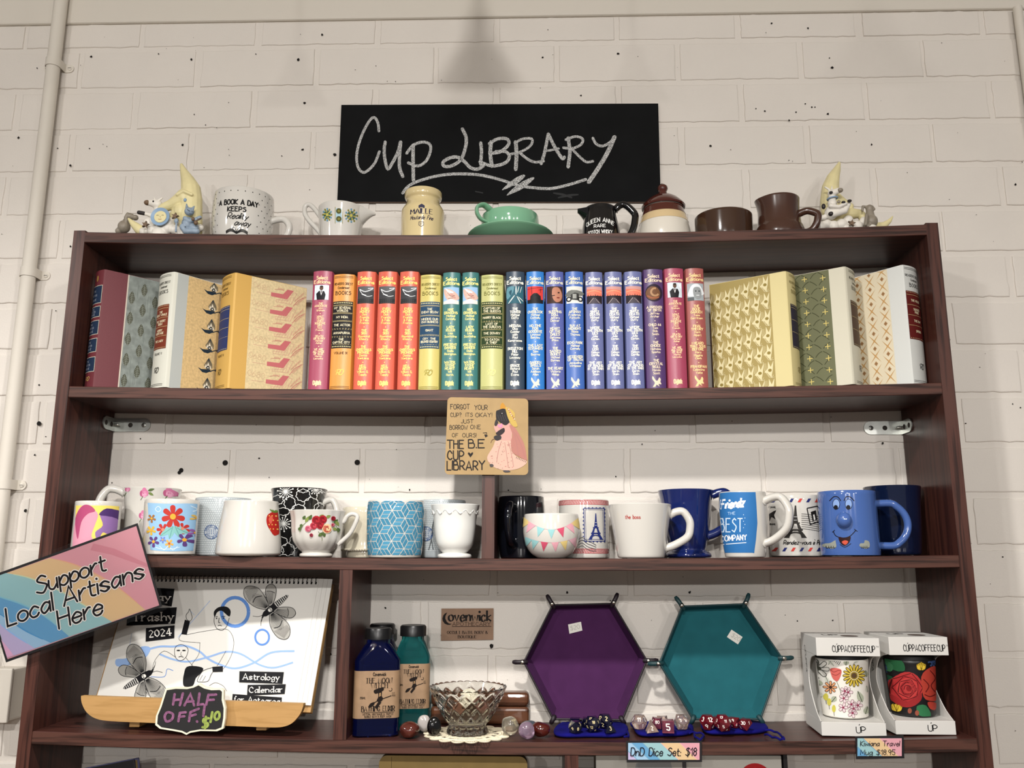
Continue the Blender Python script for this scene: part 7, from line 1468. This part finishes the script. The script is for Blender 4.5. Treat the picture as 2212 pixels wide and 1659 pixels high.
for i in range(16): a.disc(*C6([(1370 + (i * 37) % 130, 290 + (i * 61) % 220)])[0], 1.2, ('A85A62', '6A4A34', 'E2C3B8')[i % 3], 4, n=6)
SK = 'B98E84'
a.poly(C6([(1110, 620), (1180, 580), (1280, 570), (1400, 560), (1440, 640), (1450, 800), (1420, 900), (1260, 880), (1180, 780), (1140, 720)]), SK, 2, 3); a.poly(C6([(1400, 600), (1500, 640), (1590, 780), (1680, 960), (1730, 1210), (1720, 1260), (1560, 1180), (1450, 1090), (1430, 900), (1460, 780)]), 'A26E64', 3, 4)
a.poly(C6([(1160, 860), (1290, 890), (1430, 900), (1440, 1080), (1560, 1200), (1720, 1270), (1700, 1340), (1560, 1420), (1350, 1450), (1180, 1420), (1060, 1350), (980, 1210), (1090, 1010)]), 'C29E8E', 2, 4)
g = random.Random(9)
for i in range(70):
    X, Y_ = g.uniform(1020, 1640), g.uniform(900, 1420); lo, hi = 1180 - (Y_ - 880) * .42, 1380 + (Y_ - 880) * .62
    if lo < X < hi and (Y_ < 1340 or 1180 < X < 1560): x, y = C6([(X, Y_)])[0]; a.stroke([(x - 1.1, y), (x + .9, y - .9)], .9, ('A8605E', '8A6A5E', 'B57A70')[i % 3], 4)
for L in ([(1250, 900), (1190, 1100), (1160, 1300)], [(1310, 920), (1340, 1100), (1380, 1400)], [(1380, 920), (1430, 1100), (1480, 1380)], [(1470, 700), (1530, 900), (1570, 1180)], [(1520, 760), (1620, 960), (1690, 1200)]): a.stroke(C6(L), .9, '9A6A66', 5, smooth=4)
a.poly(C6([(1105, 830), (1150, 790), (1240, 800), (1240, 860), (1160, 890)]), '302C2D', 5, 3); a.poly(C6([(1150, 740), (1290, 650), (1310, 720), (1230, 790), (1170, 780)]), '2E2426', 5, 3); a.poly(C6([(1180, 570), (1220, 600), (1260, 560), (1270, 620), (1240, 650), (1190, 630)]), 'C77F9A', 5, 2)
for k in range(7): a.stroke(C6([(1540 + k * 28, 1190 + k * 14), (1530 + k * 28, 1225 + k * 12)]), .8, '4A3A3A', 6)
for q in ([(1025, 1340), (1080, 1330), (1105, 1370), (1050, 1390)], [(1280, 1455), (1380, 1450), (1420, 1480), (1320, 1490)]): a.poly(C6(q), '4A4444', 3, 2)
a.stroke(C6([(1120, 850), (1070, 880), (1050, 930)]), 1.0, '6A4A3A', 5); m.build('card', t)
# tops of things on the shelf below ------------------------------------------------
def low(name, lab, cat, Q, Y, zsh=5):
    x = at((Q[0][0] + Q[-1][0]) / 2, Q[0][1], Y).x; t = thing(name, lab, cat, (x, Y, rest(zsh, x, .17))); return t
t = low('tray_board', 'ochre rounded board with a dark green stripe on the shelf below', 'board', [(818, 1632), (1140, 1636)], .05); o = Vector(t.location); xl, xr, zt = at(819, 1640, .05).x - o.x, at(1139, 1640, .05).x - o.x, at(980, 1633, .05).z - o.z
och = mat('ochre_card', '8C7440', rough=.6, var=.1, scale=30); pol = [(xl, 0), (xr, 0)] + [(xr - .012 + .012 * math.cos(q), zt - .012 + .012 * math.sin(q)) for q in [PI / 12 * i for i in range(7)]] + [(xl + .012 - .012 * math.sin(q), zt - .012 + .012 * math.cos(q)) for q in [PI / 12 * i for i in range(7)]]
m = MB(); m.prism(pol, 0, .018, och, ms=mat('ochre_edge', '4A3A24', rough=.6)); a = Art(m, plane_map((0, 0, zt), (1, 0, 0), (0, 0, 1), (0, -1, 0)))
a.rect(xl + .020, .018, xr - .020, .0235, '1E3430'); a.rect(xl + .020, .0235, xr - .020, .15, '9A8148'); a.stroke([(xl + .02, .0235), (xr - .02, .0235)], .0007, '2A2216', 1); a.stroke([(xl + .019, .002), (xl + .019, .15)], .0006, '5A4A2A', 1); a.stroke([(xl + .19, .0215), (xl + .195, .0215), (xl + .195, .04)], .0007, '2A2216', 2); m.build('board', t)
t = low('picture_book', 'pale picture book with a red disc on the shelf below, at the right', 'book', [(1287, 1636), (1690, 1634)], .03); o = Vector(t.location); xl, xr = at(1287, 1640, .03).x - o.x, at(1688, 1640, .03).x - o.x; zt = at(1480, 1631, .03).z - o.z
m = MB(); m.box(xl, xr, 0, .012, 0, zt, mat('pale_cover', 'A9A69E', rough=.35, var=.08, scale=10), .001); a = Art(m, plane_map((0, 0, zt), (1, 0, 0), (0, 0, 1), (0, -1, 0))); a.disc((xl + xr) / 2 + .098, .036, .0255, '9E1E22', n=32, ry=.0255); a.poly([(xl + .06, .012), (xl + .11, .006), (xl + .12, .05), (xl + .05, .05)], '8A8C8C'); a.rect(xl + .128, .004, xl + .134, .06, '4A4648'); m.build('cover', t); m = MB(); m.box(xl + .003, xr - .003, .0125, .022, .002, zt - .004, PAGE); m.build('page_block', t)
t = low('slim_book', 'thin black upright book at the right end of the pale picture book', 'book', [(1692, 1634), (1702, 1634)], .028); o = Vector(t.location); m = MB(); xl, xr = at(1692, 1640, .028).x - o.x, at(1701, 1640, .028).x - o.x; zt = at(1696, 1630, .028).z - o.z; m.box(xl, xr, 0, .12, 0, zt, mat('black_cover', '141315', rough=.4), .0008); m.build('cover', t); 
t = low('leaning_book', 'dark edged book leaning at the left end of the shelf below', 'book', [(195, 1658), (290, 1641)], .06); o = Vector(t.location); m = MB(); p0, p1 = at(150, 1668, .06) - o, at(290, 1641, .06) - o; d = (p1 - p0).normalized(); n_ = Vector((d.z, 0, -d.x)); L = (p1 - p0).length
hh = min((p0.z) / max(.1, -n_.z), .28); M = Matrix(((d.x, 0, -n_.x, p0.x), (0, 1, 0, 0), (d.z, 0, -n_.z, p0.z), (0, 0, 0, 1))); hz = p0.z * .97 / (-n_.z)
m.box(0, L, 0, .004, -hz, 0, mat('black_cover', '141315', rough=.4), .001, M); m.box(.001, L - .001, .016, .020, -hz, -.0005, mat('gold_blue_cover', '4A4A6E', rough=.5), .001, M); m.build('cover', t); m = MB(); m.box(.003, L - .003, .0042, .0158, -hz + .002, -.003, mat('gilt_pages', 'B09A60', rough=.5), 0, M); m.build('page_block', t)
